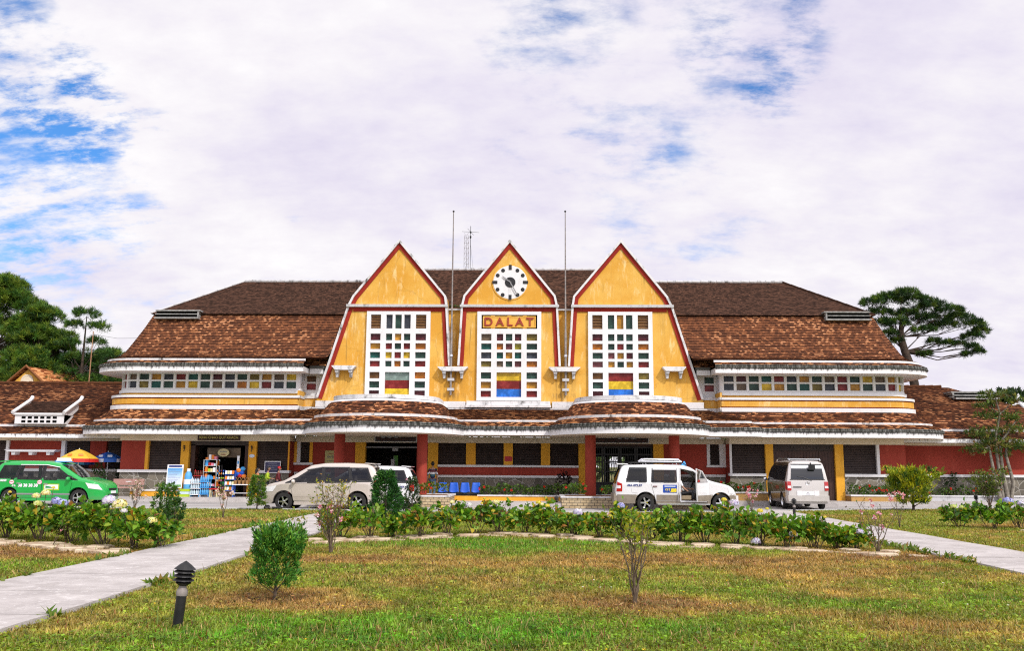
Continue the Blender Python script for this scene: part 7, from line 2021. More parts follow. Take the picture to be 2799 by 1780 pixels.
# red letter boards under the porches
for (xa, xb, body, lab) in ((-6.80, -4.72, 'PHONG KHACH 1 2', 'dark electronic sign with dim letters over the left entrance'), (4.15, 7.05, 'PHONG GOI VA NHAN HANG', 'long dark electronic sign over the iron gate of the right entrance')):
    S = thing('letter_board', lab, 'sign', ((xa + xb) / 2, -.075, 3.10)); w = (xb - xa) / 2
    MB().box(-w, w, -.05, .01, -.115, .115).build('panel', [M['led']], S)
    mb = MB(); mb.box(-w - .04, w + .04, -.06, .012, .116, .145); mb.box(-w - .04, w + .04, -.06, .012, -.145, -.116); mb.box(-w - .04, -w - .001, -.06, .012, -.1155, .1155); mb.box(w + .001, w + .04, -.06, .012, -.1155, .1155); mb.build('frame', [M['white_worn']], S)
    text('letters', body, .14, M['letter_dim'], S, (0, -.052, 0), width=w * 1.85, height=.13, depth=.002)
# brass plaque, red note, oval sign, notice, lamps
S = thing('plaque', 'brass plaque on the red wall left of the first porch column', 'plaque', (-8.90, -.03, 2.17))
MB().box(-.46, .46, -.025, .02, -.33, .33).build('plate', [M['brass']], S)
text('letters', 'GA ĐÀ LẠT', .12, M['notice_dark'], S, (0, -.027, .02), width=.70, depth=.002, bold=.003)
MB().box(-.30, .30, -.028, -.026, .17, .20).build('text_line', [M['letter_red']], S); MB().box(-.34, .34, -.028, -.026, -.20, -.18).build('text_line', [M['notice_dark']], S)
o = MB().prism([(-.18, -.12), (.19, -.12), (.20, .10), (.02, .13), (-.19, .12)], -.012, 0).build('paper_notice', [M['crimson']], None, (-.02, -.072, 2.14)); tag(o, 'small red paper notice on the pilaster between the middle shutters', 'notice')
S = thing('oval_sign', 'small pale blue oval sign on the pilaster right of the shop', 'sign', (-12.82, WY - .075, 2.20))
mb = MB(); mb.lathe([(0, -.02), (.13, -.02), (.14, 0)], (0, 0, 0), 24, axis='y'); o = mb.build('plate', [M['poster_pale']], S); o.scale = (1, 1, .62)
S = thing('notice_board', 'white framed dark notice board standing on the sill right of the shop', 'board', (-11.74, WY - .12, 1.66))
MB().box(-.37, .37, -.015, .015, -.26, .25).build('panel', [M['notice_dark']], S)
mb = MB(); mb.box(-.40, .40, -.03, .02, .251, .29); mb.box(-.40, .40, -.03, .02, -.30, -.261); mb.box(-.40, -.371, -.03, .02, -.26, .25); mb.box(.371, .40, -.03, .02, -.26, .25); mb.build('frame', [M['bright_white']], S)
for z, w in ((.15, .22), (.05, .26), (-.03, .10), (-.12, .24)): MB().box(-w, w, -.018, -.0155, z - .012, z + .012).build('text_line', [M['text_grey']], S)
for x, lab in ((-16.22, 'black scroll wall lamp on the pilaster left of the shop'), (-12.82, 'black scroll wall lamp on the pilaster right of the shop')):
    T = thing('wall_lamp', lab, 'lamp', (x, WY - .075, 2.55), 0, 'wall lamps')
    mb = MB(); mb.tube([(0, 0, .12), (-.02, -.10, .10), (.03, -.13, .0), (.0, -.12, -.14)], .022, 6); mb.ball((.02, -.13, .03), .05, .05, .05, 8, 6); mb.ball((-.01, -.11, .12), .04, .04, .05, 8, 6); mb.build('bracket', [M['iron']], T)
# standing poster
S = thing('poster_board', 'standing white framed information poster with a blue sky print left of the shop', 'sign', (-16.38, -1.78, PZ)); S.rotation_euler = (R(-6), 0, 0)
mb = MB(); mb.box(-.40, .40, 0, .03, .42, 1.56); mb.build('frame', [M['bright_white']], S)
def sky_poster():
    m, nt, b, tc = nmat('poster_print', .5); sp = nt.add('ShaderNodeSeparateXYZ'); nt.link(tc.outputs['Object'], sp.inputs[0])
    nt.link(nt.ramp(nt.mapr(sp.outputs[2], .46, 1.40, smooth=False), [(0, (.10, .30, .06)), (.10, (.16, .38, .10)), (.16, (.62, .68, .80)), (.45, (.58, .68, .84)), (.78, (.22, .48, .78)), (1, (.05, .26, .60))]), b.inputs['Base Color']); return m
MB().box(-.36, .36, -.006, -.001, .47, 1.38).build('print', [sky_poster()], S)
for k in range(8): MB().box(-.33 + .02 * (k % 2), .05 + .08 * ((k * 3) % 4), -.009, -.0065, 1.27 - k * .075, 1.285 - k * .075).build('text_line', [M['text_grey']], S)
MB().box(-.32, .32, -.008, -.002, 1.43, 1.52).build('headline', [M['text_blue']], S)
for x in (-.37, .37): MB().box(x - .02, x + .02, .0, .04, 0, .42).build('leg', [M['pole_metal']], S)
# granite bench
T = thing('granite_bench', 'pink granite bench with backrest on the pavement left of the poster', 'bench', (-18.55, -2.0, PZ))
MB().box(-.75, .75, .12, .20, .55, .84).build('backrest', [M['granite']], T); MB().box(-.76, .76, -.28, .14, .40, .47).build('seat', [M['granite']], T)
for x in (-.5, .5):
    MB().prism([(x - .07, 0), (x + .07, 0), (x + .05, .40), (x - .05, .40)], -.22, .12).build('leg', [M['granite']], T); MB().box(x - .05, x + .05, .13, .19, .471, .549).build('strut', [M['granite']], T)
MB().box(-.14, .14, .115, .119, .70, .735).build('name_plate', [M['bright_white']], T)
# blue seats on a beam
T0 = thing('seat_row', 'row of four blue plastic seats on one beam between the planters', 'seats', (-2.21, -3.55, PZ))
MB().box(-1.0, 1.0, -.05, .05, .22, .29).build('beam', [M['iron']], T0)
for x in (-.8, .8): MB().box(x - .04, x + .04, -.2, .2, 0, .03).box(x - .03, x + .03, -.03, .03, .03, .22).build('leg', [M['iron']], T0)
for k in range(4):
    x = -.78 + k * .52; mb = MB(); rows = []
    for t in np.linspace(0, 1, 11):
        if t < .45: y, z, w = -.26 + .80 * t, .36 - .05 * math.sin(t * 5), .21 + .02 * t
        else: s_ = (t - .45) / .55; y, z, w = .10 + .09 * s_, .34 + .46 * s_ ** 1.1, .22 - .055 * s_ ** 2
        rows.append([(x + w * u, y - .05 * (u * u) * (1 if t > .4 else .2), z + .06 * (u * u) * (1 if t < .5 else 0)) for u in np.linspace(-1, 1, 7)])
    mb.strip(rows); o = mb.build('seat', [M['blue_plastic']], T0, smooth=60)
    md = o.modifiers.new('thick', 'SOLIDIFY'); md.thickness = .012
# planters
def planter(name, label, x0, x1, y0, y1, zb, h, m_, group=None, cap=.06):
    P_ = thing(name, label, 'planter', ((x0 + x1) / 2, (y0 + y1) / 2, zb), 0, group); a, b = (x1 - x0) / 2, (y1 - y0) / 2
    MB().box(-a, a, -b, b, 0, h).build('wall', [M[m_]], P_)
    mb = MB(); mb.box(-a - .04, a + .04, -b - .04, -b + .16, h, h + cap); mb.box(-a - .04, a + .04, b - .16, b + .04, h, h + cap); mb.box(-a - .04, -a + .16, -b + .16, b - .16, h, h + cap); mb.box(a - .16, a + .04, -b + .16, b - .16, h, h + cap)
    mb.build('cap', [M['white_worn']], P_); MB().box(-a + .161, a - .161, -b + .161, b - .161, h - .02, h + .03).build('soil', [M['soil']], P_); return P_
planter('brick_planter', 'pale brick planter with white cap between the white car and the blue seats', -5.2, -2.37, -6.84, -3.95, 0, .45, 'brick', 'brick planters at the porches')
planter('brick_planter', 'pale brick planter with white cap left of the white off road car', 2.46, 5.25, -6.84, -3.95, 0, .45, 'brick', 'brick planters at the porches')
planter('brick_planter', 'brick planter hidden behind the white off road car at the right porch column', 6.6, 9.3, -6.84, -3.95, 0, .45, 'brick', 'brick planters at the porches')
planter('ochre_planter', 'long low ochre planter with white cap under the middle shutters', -1.30, 2.80, -4.05, -3.2, PZ - .1, .30, 'ochre')
planter('ochre_planter', 'ochre planter wall right of the white off road car under the shutter', 9.6, 12.55, -1.75, -1.02, PZ, .35, 'ochre_dull')
planter('stone_kerb_planter', 'low planter along the right annex wall', 19.9, 26, -.55, .3, PZ, .22, 'cement')
# loose kerb block under the seats
o = MB().box(-.95, .95, -.25, .25, 0, .20).build('bench_block', [M['ochre']], None, (-2.25, -4.0, PZ)); tag(o, 'low ochre block in front of the blue seats', 'block')

# parasols at the left
def parasol(label, x, y, zt, r, drop, cols, val, seed):
    T = thing('parasol', label, 'parasol', (x, y, PZ), 0, 'parasols by the annex')
    mb = MB(); n = 8; H = zt - PZ
    for k in range(n):
        a0, a1 = 2 * PI * k / n + .2, 2 * PI * (k + 1) / n + .2; rows = []
        for t in np.linspace(.02, 1, 7):
            rows.append([(r * t * math.cos(a0 + (a1 - a0) * u) * (1 - .05 * math.sin(PI * u) * t), r * t * math.sin(a0 + (a1 - a0) * u) * (1 - .05 * math.sin(PI * u) * t), H - drop * t ** 1.35 - .03 * math.sin(PI * u) * t) for u in np.linspace(0, 1, 5)])
        mb.strip(rows, k % len(cols))
    c = mb.build('canopy', [M[q] for q in cols], T); md = c.modifiers.new('thick', 'SOLIDIFY'); md.thickness = .006
    mb = MB()
    for k in range(n):
        a0, a1 = 2 * PI * k / n + .21, 2 * PI * (k + 1) / n + .19
        mb.strip([[(r * math.cos(a), r * math.sin(a), H - drop) for a in np.linspace(a0, a1, 5)], [(r * 1.02 * math.cos(a), r * 1.02 * math.sin(a), H - drop - .17) for a in np.linspace(a0, a1, 5)]], k % len(val))
    mb.build('valance', [M[q] for q in val], T)
    mb = MB(); mb.tube([(0, 0, .05), (0, 0, H + .05)], .022, 8); mb.build('pole', [M['bright_white']], T); mb = MB(); mb.lathe([(.24, 0), (.22, .08), (.04, .10)], (0, 0, 0), 20); mb.build('base', [M['cement']], T)
    mb = MB()
    for k in range(n): a = 2 * PI * k / n + .2; mb.tube([(.03 * math.cos(a), .03 * math.sin(a), H - .42), (r * .6 * math.cos(a), r * .6 * math.sin(a), H - drop * .50 - .03)], .007, 4)
    mb.build('stretchers', [M['chrome']], T)
    for k in (5, 6): mb = MB(); a = 2 * PI * (k + .5) / n + .2; mb.obox((r * .72 * math.cos(a), r * .72 * math.sin(a), H - drop * .60), .22, .02, .12, Matrix.Rotation(a + PI / 2, 3, 'Z') @ Matrix.Rotation(R(-30), 3, 'X')); mb.build('printed_patch', [M['poster_pale' if 'umb_blue' in cols else 'orange']], T)
parasol('yellow parasol with a red and orange valance behind the green taxi', -21.25, -1.6, 2.47, .92, .46, ['umb_yellow'], ['umb_red', 'umb_red', 'orange'], 1)
parasol('dark blue parasol beside the red corner wall of the left wing', -20.42, -.25, 2.36, .78, .34, ['umb_blue', 'umb_blue', 'blue_plastic'], ['umb_blue', 'poster_pale'], 2)
parasol('blue parasol mostly hidden behind the yellow one', -22.1, -.35, 2.28, .95, .40, ['blue_plastic', 'umb_blue'], ['sky_blue', 'umb_blue'], 3)

# shop goods --------------------------------------------------------------------------------
def bottle_mesh(m_, cap, r=.035, h=.24):
    mb = MB(); mb.lathe([(r * .8, 0), (r, .01), (r, h * .62), (r * .45, h * .80), (r * .40, h * .9)], (0, 0, 0), 8, 0); mb.lathe([(r * .5, h * .9), (r * .5, h), (0, h)], (0, 0, 0), 8, 1); return mb.mesh('bottle', [M[m_], M[cap]], 50)
bm_water, bm_blue, bm_cola = bottle_mesh('water', 'sky_blue'), bottle_mesh('bottle_blue', 'bright_white', .04, .27), bottle_mesh('cola', 'crimson')
def rack(label, x, y, w, d, tiers, bm, frame_m, per, z0=PZ, lean=.0, name='bottle_rack'):
    T = thing(name, label, 'rack', (x, y, z0))
    mb = MB()
    for t, z in enumerate(tiers): mb.box(-w / 2, w / 2, -d / 2 + t * lean, d / 2 + t * lean, z - .03, z)
    for s_ in (-1, 1): mb.box(s_ * w / 2 - .015, s_ * w / 2 + .015, d / 2 - .02, d / 2 + .01, 0, tiers[-1] + .30); mb.box(s_ * w / 2 - .015, s_ * w / 2 + .015, -d / 2, -d / 2 + .03, 0, tiers[0] - .031)
    mb.build('rack_frame', [M[frame_m]], T)
    for t, z in enumerate(tiers):
        for k in range(per): put('bottle', bm, T, (-w / 2 + w * (k + .5) / per, -d / 4 + t * lean + .02 * (k % 2), z + .002))
    return T
rack('rack of clear water bottles at the front left of the shop', -15.25, -1.75, .52, .3, (.12, .42, .66), bm_water, 'bright_white', 6)
rack('blue rack of water bottles beside the tall glass cabinet', -14.82, -1.75, .46, .3, (.14, .46, .74), bm_blue, 'sky_blue', 5)
rack('stack of dark cola bottles above the water bottles', -15.27, -1.45, .44, .25, (.80, 1.02), bm_cola, 'crimson', 5)
# cut-out display shaped like a big bottle
T = thing('display_bottle', 'giant blue and white display bottle at the left of the shop', 'display', (-15.72, -1.6, PZ))
mb = MB(); mb.lathe([(.20, .28), (.21, .32), (.21, .70), (.17, .86), (.19, .95), (.15, 1.12), (.085, 1.22)], (0, 0, 0), 18); mb.build('bottle_body', [M['bottle_blue']], T, smooth=50)
mb = MB(); mb.lathe([(.213, .60), (.213, .84)], (0, 0, 0), 18); mb.build('bottle_label', [M['bright_white']], T); mb = MB(); mb.lathe([(.09, 1.22), (.09, 1.36), (0, 1.36)], (0, 0, 0), 14); mb.build('cap', [M['bright_white']], T)
MB().box(-.26, .26, -.2, .2, 0, .27).build('stand', [M['sky_blue']], T)
for k, (dz, m_) in enumerate(((.0, 'lime'), (.13, 'water'), (.26, 'lime'))):
    o = MB().box(-.22, .22, -.10, .10, 0, .12).build('drink_carton', [M[m_]], None, (-15.72, -1.95, PZ + dz)); tag(o, ['green drinks carton lowest in the stack before the giant bottle', 'pale drinks carton in the middle of the stack before the giant bottle', 'green drinks carton topmost in the stack before the giant bottle'][k], 'carton', 'cartons before the giant bottle')
# tall glass cabinet with shelves of goods
T = thing('glass_cabinet', 'tall glass cabinet of souvenirs inside the left half of the shop opening', 'cabinet', (-14.72, -1.25, PZ))
mb = MB()
for x in (-.32, .32):
    for y in (-.2, .2): mb.box(x - .02, x + .02, y - .02, y + .02, 0, 1.80)
for z in (.05, .5, .85, 1.2, 1.5, 1.8): mb.box(-.30, .30, -.18, .18, z - .012, z + .012)
mb.build('cabinet_frame', [M['chrome']], T)
gcol = ['bright_white', 'crimson', 'sky_blue', 'cream', 'pink', 'lime', 'orange', 'water']; rg = random.Random(3)
for z in (.062, .512, .862, 1.212, 1.512, 1.812):
    x = -.27
    while x < .26:
        w = .06 + .08 * rg.random(); h = .10 + .16 * rg.random(); MB().box(x, x + w, -.14, .10, z, z + h).build('souvenir', [M[rg.choice(gcol)]], T); x += w + .02
# hanging souvenirs cluster
T = thing('souvenir_stand', 'dark stand hung with small colourful souvenirs right of the glass cabinet', 'stand', (-14.22, -1.2, PZ))
mb = MB(); mb.tube([(0, 0, 0), (0, 0, 1.55)], .025, 8); 
for z in (.6, .95, 1.3): mb.tube([(-.22, 0, z), (.22, 0, z)], .012, 6)
mb.build('stand_frame', [M['iron']], T)
for z in (.42, .55, .78, .90, 1.12, 1.25):
    for k in range(5): mb = MB(); mb.ball((-.2 + k * .1, -.04, z), .035, .03, .05, 8, 6); mb.build('souvenir', [M[rg.choice(gcol + ['navy', 'maroon', 'blue_plastic'])]], T)
for k, (x, z, m_) in enumerate(((-14.0, PZ, 'cola'), (-13.95, PZ + .45, 'crate_green'))):
    pass
T = thing('crate', 'green plastic crate on top of a brown box in the shop opening', 'crate', (-13.98, -1.0, PZ + .50)); MB().box(-.28, .28, -.2, .2, 0, .22).build('crate_body', [M['crate_green']], T); MB().box(-.30, .30, -.22, .22, .221, .25).build('crate_rim', [M['crate_green']], T)
T = thing('crate', 'brown box under the green crate in the shop opening', 'box', (-13.98, -1.0, PZ)); MB().box(-.24, .24, -.18, .18, 0, .48).build('box_body', [M['basket']], T); MB().box(-.25, .25, -.19, .19, .481, .498).build('box_lid', [M['cola']], T)
T = thing('stool', 'low red stool in front of the souvenir stand', 'stool', (-14.35, -1.75, PZ)); MB().box(-.2, .2, -.16, .16, .36, .42).build('seat', [M['crimson']], T)
for x in (-.16, .16):
    for y in (-.12, .12): MB().box(x - .02, x + .02, y - .02, y + .02, 0, .359).build('leg', [M['cream']], T)
# snack rack on the right
T = thing('snack_rack', 'four tier rack of white and red snack packets at the right of the shop', 'rack', (-13.62, -1.7, PZ))
mb = MB()
for x in (-.24, .24): mb.box(x - .02, x + .02, -.02, .12, 0, 1.28)
for k in range(4): mb.box(-.22, .22, -.16, .10, .30 + k * .26, .315 + k * .26)
mb.build('rack_frame', [M['blue_plastic']], T)
for k in range(4):
    for i in range(4): MB().obox((-.17 + i * .112, -.08, .405 + k * .26), .09, .05, .17, Matrix.Rotation(R(-15), 3, 'X')).build('snack_packet', [M[['cream', 'bright_white', 'orange', 'bright_white'][(i + k) % 4]]], T)
for k, (dx, dz, m_) in enumerate(((-.05, 1.28, 'orange'), (.12, 1.16, 'blue_plastic'), (.02, 1.02, 'crimson'), (.22, 1.0, 'orange'), (.16, 1.36, 'sky_blue'), (-.1, 1.1, 'blue_plastic'))):
    o = MB(); o.ball((0, 0, 0), .13, .06, .11, 10, 8); b = o.build('snack_bag', [M[m_]], None, (-13.28 + dx, -1.35, PZ + dz), 0, 60); tag(b, 'puffy snack bag in the orange and blue bunch hung at the right of the shop', 'bag', 'hung snack bags')
T = thing('banner', 'narrow white upright banner at the right of the shop opening', 'banner', (-13.42, -1.2, PZ)); MB().box(-.06, .06, -.01, .01, 1.35, 2.0).build('cloth', [M['bright_white']], T); mb = MB(); mb.tube([(0, .012, 0), (0, .012, 2.02)], .012, 6); mb.build('pole', [M['iron']], T); MB().box(-.04, .04, -.014, -.0105, 1.6, 1.75).build('print', [M['sky_blue']], T)
T = thing('display_table', 'white topped table with brown baskets at the right of the shop', 'table', (-12.95, -1.75, PZ)); MB().box(-.48, .48, -.2, .2, .58, .62).build('tabletop', [M['bright_white']], T)
for x in (-.44, .44):
    for y in (-.16, .16): MB().box(x - .02, x + .02, y - .02, y + .02, 0, .579).build('leg', [M['blue_plastic']], T)
MB().box(-.42, .42, -.15, .15, .18, .205).build('shelf', [M['bright_white']], T)
for k in range(5):
    B_ = tag(put('basket', None, None, (-13.33 + k * .19, -1.75, PZ + .622)), ['leftmost', 'second', 'third', 'fourth', 'rightmost'][k] + ' brown woven basket on the white table by the shop', 'basket', 'baskets on the table')
    mb = MB(); mb.lathe([(.06, 0), (.085, .18), (.078, .19)], (0, 0, 0), 12); mb.build('basket_body', [M['basket']], B_); mb = MB(); mb.tube([(.08 * math.cos(t), 0, .18 + .15 * math.sin(t)) for t in np.linspace(0, PI, 9)], .012, 5); mb.build('handle', [M['basket']], B_)
S = thing('hanging_sign', 'pale yellow oval sign hung over the dark shop interior', 'sign', (-14.42, -.50, 2.36)); mb = MB(); mb.lathe([(0, -.02), (.29, -.02), (.30, 0), (0, .0)], (0, 0, 0), 28, axis='y'); o = mb.build('plate', [M['cream']], S); o.scale = (1, 1, .68)
for z, w, m_ in ((.06, .17, 'text_grey'), (-.09, .13, 'letter_red')): MB().box(-w, w, -.026, -.021, z - .02, z + .02).build('text_line', [M[m_]], S)
# bollard lamps -------------------------------------------------------------------------------
def bollard(label, x, y, tilt=(0, 0), h=.70, z=None):
    z = float(lawn_z(np.array([x]), np.array([y]))[0]) if z is None else z
    T = thing('bollard_lamp', label, 'garden lamp', (x, y, z - .02), 0, 'bollard lamps in the lawn'); T.rotation_euler = (tilt[0], tilt[1], 0); s_ = h / .70; T.scale = (s_,) * 3
    mb = MB(); mb.lathe([(.052, 0), (.052, .345)], (0, 0, 0), 18); mb.build('post', [M['black_paint']], T, smooth=40)
    mb = MB(); mb.lathe([(.056, .345), (.058, .36), (.056, .40), (.040, .425), (.036, .45)], (0, 0, 0), 18); mb.build('collar', [M['pole_metal']], T, smooth=40)
    mb = MB(); mb.lathe([(.045, .448), (.085, .478), (.07, .485), (.03, .49)], (0, 0, 0), 18); mb.build('louvre', [M['black_paint']], T)
    for k in range(3): mb = MB(); zz0 = .498 + k * .043; mb.lathe([(.045, zz0 + .034), (.108, zz0), (.104, zz0 + .012), (.045, zz0 + .038)], (0, 0, 0), 18); mb.build('louvre', [M['black_paint']], T)
    mb = MB(); mb.lathe([(.05, .628), (.112, .618), (.06, .665), (.0, .705)], (0, 0, 0), 18); mb.build('cap', [M['black_paint']], T)
    mb = MB(); mb.tube([(0, 0, .48), (0, 0, .64)], .030, 10); mb.build('lamp_core', [M['grey_plastic']], T)
    return T
bollard('black bollard lamp with louvred head leaning slightly in the front lawn beside the left path', -2.62, -36.48, (0, R(4.5)), .715)
bollard('small distant bollard lamp at the lawn edge left of the right brick planter', 2.09, -12.1, (0, 0), .66)
bollard('bollard lamp near the road at the right between golden conifer and twiggy bush', 21.0, -4.95, (0, R(-6)), .62)
bollard('bollard lamp hidden among the hydrangeas under the silver van', 10.73, -12.6, (0, 0), .66)
bollard('bollard lamp half hidden behind the pink shrub with yellow twigs', -3.87, -23.5, (0, R(-3)), .66)
T = bollard('toppled bollard lamp lying on the lawn beside the thuja near the champagne car', -9.05, -11.0, (0, 0), .72); T.rotation_euler = (0, R(-88), R(-8)); T.location.z += .07; T.location.x += .55

# people --------------------------------------------------------------------------------------
def skin_mesh(J, E, level=2, root=0):
    me = bpy.data.meshes.new('s'); me.from_pydata([j[0] for j in J], E, [])
    o = bpy.data.objects.new('s', me); COL.objects.link(o)
    o.modifiers.new('skin', 'SKIN'); sd = o.modifiers.new('sub', 'SUBSURF'); sd.levels = level; sd.render_levels = level
    for i, j in enumerate(J):
        sv = me.skin_vertices[0].data[i]; r = j[1]; sv.radius = (r, r) if isinstance(r, float) else r; sv.use_root = (i == root)
    dg = bpy.context.evaluated_depsgraph_get(); out = bpy.data.meshes.new_from_object(o.evaluated_get(dg)); bpy.data.objects.remove(o); bpy.data.meshes.remove(me)
    out.shade_smooth(); return out
def person(label, loc, rotz, h, pose, shirt, trousers, hat=None, long_hair=False, sleeves=1.0, stripes=None, scale_z=1.0):
    """local forward is +y"""
    s = h / 1.70; T = thing('person', label, 'person', loc, rotz, None); T.scale = (s,) * 3
    J = []; E = []
    def add(p, r, parent=None):
        J.append((p, r)); i = len(J) - 1
        if parent is not None: E.append((parent, i))
        return i
    g = pose
    pel = add(g['pelvis'], .115); P = Vector(g['pelvis']); lean = Vector(g.get('lean', (0, 0, 1))).normalized()
    wa = add(tuple(P + lean * .14), .105, pel); ch = add(tuple(P + lean * .34), .125, wa); uc = add(tuple(P + lean * .47), .10, ch)
    nk = add(tuple(P + lean * .55), .052, uc); hb = add(tuple(P + lean * .60 + Vector((0, .01, .01))), .058, nk)
    for sd_ in (-1, 1):
        A = g['arm_r'] if sd_ > 0 else g['arm_l']
        sh = add(tuple(P + lean * .46 + Vector((sd_ * .155, 0, 0))), .060, uc); el = add(tuple(P + Vector(A[0])), .042, sh); wr = add(tuple(P + Vector(A[1])), .030, el)
        d = (Vector(A[1]) - Vector(A[0])).normalized(); pm_ = P + Vector(A[1]) + d * .07; pa = add(tuple(pm_), (.034, .018), wr)
        side = d.cross(Vector((0, 1, 0.2))).normalized()
        for k, ln in enumerate((.062, .078, .082, .066)):
            q = pm_ + side * (k - 1.5) * .019; f1 = add(tuple(q + d * .035), .0095, pa); add(tuple(q + d * (.035 + ln) + Vector((0, .012, 0))), .0075, f1)
        t1 = add(tuple(pm_ - side * .035 + d * .0 + Vector((0, .015, 0))), .011, pa); add(tuple(pm_ - side * .05 + d * .045 + Vector((0, .03, 0))), .009, t1)
        Lg = g['leg_r'] if sd_ > 0 else g['leg_l']
        hp_ = add(tuple(P + Vector((sd_ * .085, 0, -.05))), .088, pel); kn = add(tuple(P + Vector(Lg[0])), .060, hp_); an = add(tuple(P + Vector(Lg[1])), .040, kn); add(tuple(P + Vector(Lg[1]) + Vector((0, .15, -.045))), .032, an)
    me = skin_mesh(J, E, 1)
    # head joined into the same body mesh: skull, jaw, nose, ears, eyes, mouth
    hc = P + lean * .60 + Vector((0, .025, .125)); mb = MB(); mb.v = [tuple(v.co) for v in me.vertices]; mb.f = [tuple(p.vertices) for p in me.polygons]; mb.m = [0] * len(mb.f); mb.uv = [[(0, 0)] * len(f) for f in mb.f]; bpy.data.meshes.remove(me)
    n0 = len(mb.v); mb.ball(hc, .078, .098, .118, 16, 12, 0)
    for i in range(n0, len(mb.v)):
        v = Vector(mb.v[i]) - hc
        if v.z < -.02: k = 1 + v.z * 2.2; v.x *= k; v.y = v.y * (1 + v.z * .8)
        mb.v[i] = tuple(hc + v)
    mb.ball(hc + Vector((0, .10, -.012)), .014, .022, .022, 8, 6, 0)
    for sd_ in (-1, 1):
        mb.ball(hc + Vector((sd_ * .080, -.005, -.005)), .012, .022, .030, 8, 6, 0); mb.ball(hc + Vector((sd_ * .030, .087, .018)), .011, .008, .008, 8, 6, 1)
    mb.ball(hc + Vector((0, .086, -.055)), .024, .008, .007, 8, 6, 2)
    mb.build('body', [M['skin'], M['hair'], M['letter_red']], T, smooth=70)
    hm = MB(); hm.ball(hc + Vector((0, -.018, .022)), .086, .104, .114, 14, 10)
    keep = [i for i, f in enumerate(hm.f) if not (np.mean([hm.v[a][1] for a in f]) > hc.y + .035 and np.mean([hm.v[a][2] for a in f]) < hc.z + .055)]
    hm.f = [hm.f[i] for i in keep]; hm.m = [0] * len(keep); hm.uv = [hm.uv[i] for i in keep]
    if long_hair: hm.tube([hc + Vector((0, -.07, .05)), hc + Vector((0, -.10, -.10)), hc + Vector((0, -.11, -.28))], [.085, .08, .035], 10)
    hm.build('hair', [M['hair']], T, smooth=70)
    if hat:
        hm = MB(); hm.lathe([(.0, .10), (.06, .095), (.092, .05), (.098, -.01), (.100, -.03)], hc + Vector((0, -.012, .045)), 18); hm.build('hat', [M[hat]], T, smooth=60)
    # shirt: torso and sleeves
    SJ = []; SE = []
    def sa(p, r, par=None):
        SJ.append((tuple(p), r)); i = len(SJ) - 1
        if par is not None: SE.append((par, i))
        return i
    b0 = sa(P + lean * -.04, .140); b1 = sa(P + lean * .14, .128, b0); b2 = sa(P + lean * .34, .146, b1); b3 = sa(P + lean * .47, .116, b2)
    for sd_ in (-1, 1):
        A = g['arm_r'] if sd_ > 0 else g['arm_l']; q0 = P + lean * .46 + Vector((sd_ * .155, 0, 0)); q1 = P + Vector(A[0]); q2 = P + Vector(A[1])
        a0 = sa(q0, .076, b3); a1 = sa(q0 + (q1 - q0) * min(1, sleeves), .058, a0)
        if sleeves > 1: sa(q1 + (q2 - q1) * (sleeves - 1), .046, a1)
    sm = skin_mesh(SJ, SE, 1); sm.materials.append(M[shirt])
    if stripes:
        for q in stripes: sm.materials.append(M[q])
        for p in sm.polygons: p.material_index = int((p.center.z * 11) % (len(stripes) + 1))
    put('shirt', sm, T)
    TJ = []; TE = []
    c0 = len(TJ); TJ.append((tuple(P + Vector((0, 0, .03))), .128))
    for sd_ in (-1, 1):
        Lg = g['leg_r'] if sd_ > 0 else g['leg_l']; k0 = len(TJ); TJ.append((tuple(P + Vector((sd_ * .085, 0, -.05))), .102)); TE.append((0, k0)); TJ.append((tuple(P + Vector(Lg[0])), .074)); TE.append((k0, k0 + 1)); TJ.append((tuple(P + Vector(Lg[1]) + Vector((0, 0, .03))), .056)); TE.append((k0 + 1, k0 + 2))
    tm = skin_mesh(TJ, TE, 1); tm.materials.append(M[trousers]); put('trousers', tm, T)
    for sd_ in (-1, 1):
        Lg = g['leg_r'] if sd_ > 0 else g['leg_l']; q = P + Vector(Lg[1]); mb = MB(); mb.ball(q + Vector((0, .06, -.045)), .048, .125, .042, 12, 8); mb.build('shoe', [M['black_paint']], T, smooth=60)
    return T
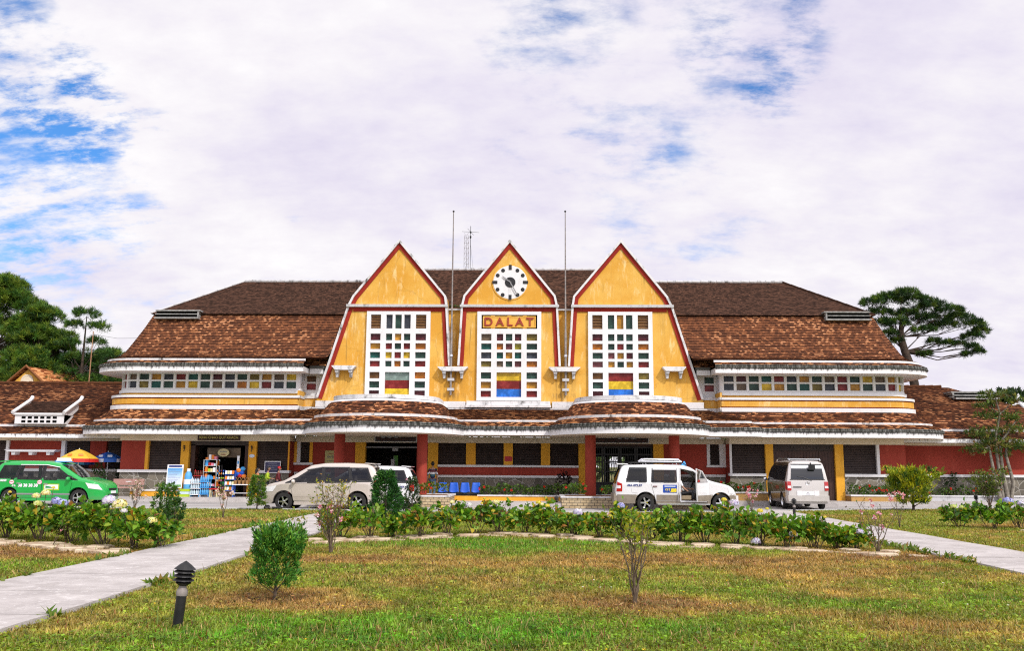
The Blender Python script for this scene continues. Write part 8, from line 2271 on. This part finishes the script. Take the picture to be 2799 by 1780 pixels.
walk = dict(pelvis=(0, 0, .93), lean=(0, .06, 1), arm_l=((-.21, -.10, .17), (-.20, -.02, -.06)), arm_r=((.21, .06, .18), (.19, .20, .0)), leg_l=((-.09, .16, -.43), (-.09, .10, -.84)), leg_r=((.09, -.02, -.45), (.09, -.26, -.80)))
carry = dict(pelvis=(0, 0, .93), lean=(0, .10, 1), arm_l=((-.20, .02, .20), (-.12, .26, .16)), arm_r=((.20, .02, .20), (.12, .26, .16)), leg_l=((-.09, .03, -.44), (-.09, -.10, -.83)), leg_r=((.09, .12, -.44), (.09, .12, -.85)))
stand = dict(pelvis=(0, 0, .93), lean=(0, -.02, 1), arm_l=((-.22, -.02, .16), (-.22, .06, -.09)), arm_r=((.22, -.02, .16), (.22, .06, -.09)), leg_l=((-.09, .02, -.44), (-.09, 0, -.86)), leg_r=((.09, .02, -.44), (.09, 0, -.86)))
person('person with long dark hair and coral top walking by the thuja', (-12.20, -2.05, PZ), R(-62), 1.36, walk, 'coral', 'navy', long_hair=True, sleeves=.6)
person('person in a lime green long shirt with short dark hair, walking right', (-11.68, -2.15, PZ), R(-70), 1.42, carry, 'lime', 'dark_trousers', sleeves=1.8)
person('person in a maroon jacket and red cap in front of the others', (-11.14, -2.15, PZ), R(-72), 1.42, walk, 'maroon', 'navy', hat='hat_red', sleeves=1.85)
person('person in a striped shirt and jeans partly hidden by the left porch column', (-3.62, -2.2, PZ), R(10), 1.70, stand, 'teal_shirt', 'jeans', sleeves=.9, stripes=['bright_white', 'maroon', 'navy'])
sit = dict(pelvis=(0, 0, .16), lean=(0, -.22, 1), arm_l=((-.20, .10, .18), (-.12, .34, .16)), arm_r=((.20, .06, .18), (.14, .24, .06)), leg_l=((-.12, .40, .02), (-.12, .52, -.36)), leg_r=((.13, .42, .04), (.15, .46, -.34)))
person('person in dark trousers sitting on the front seat of the white off road car', (7.18 + .10, -8.35 - .40, .60), R(-90), 1.66, sit, 'bright_white', 'dark_trousers', sleeves=.8)
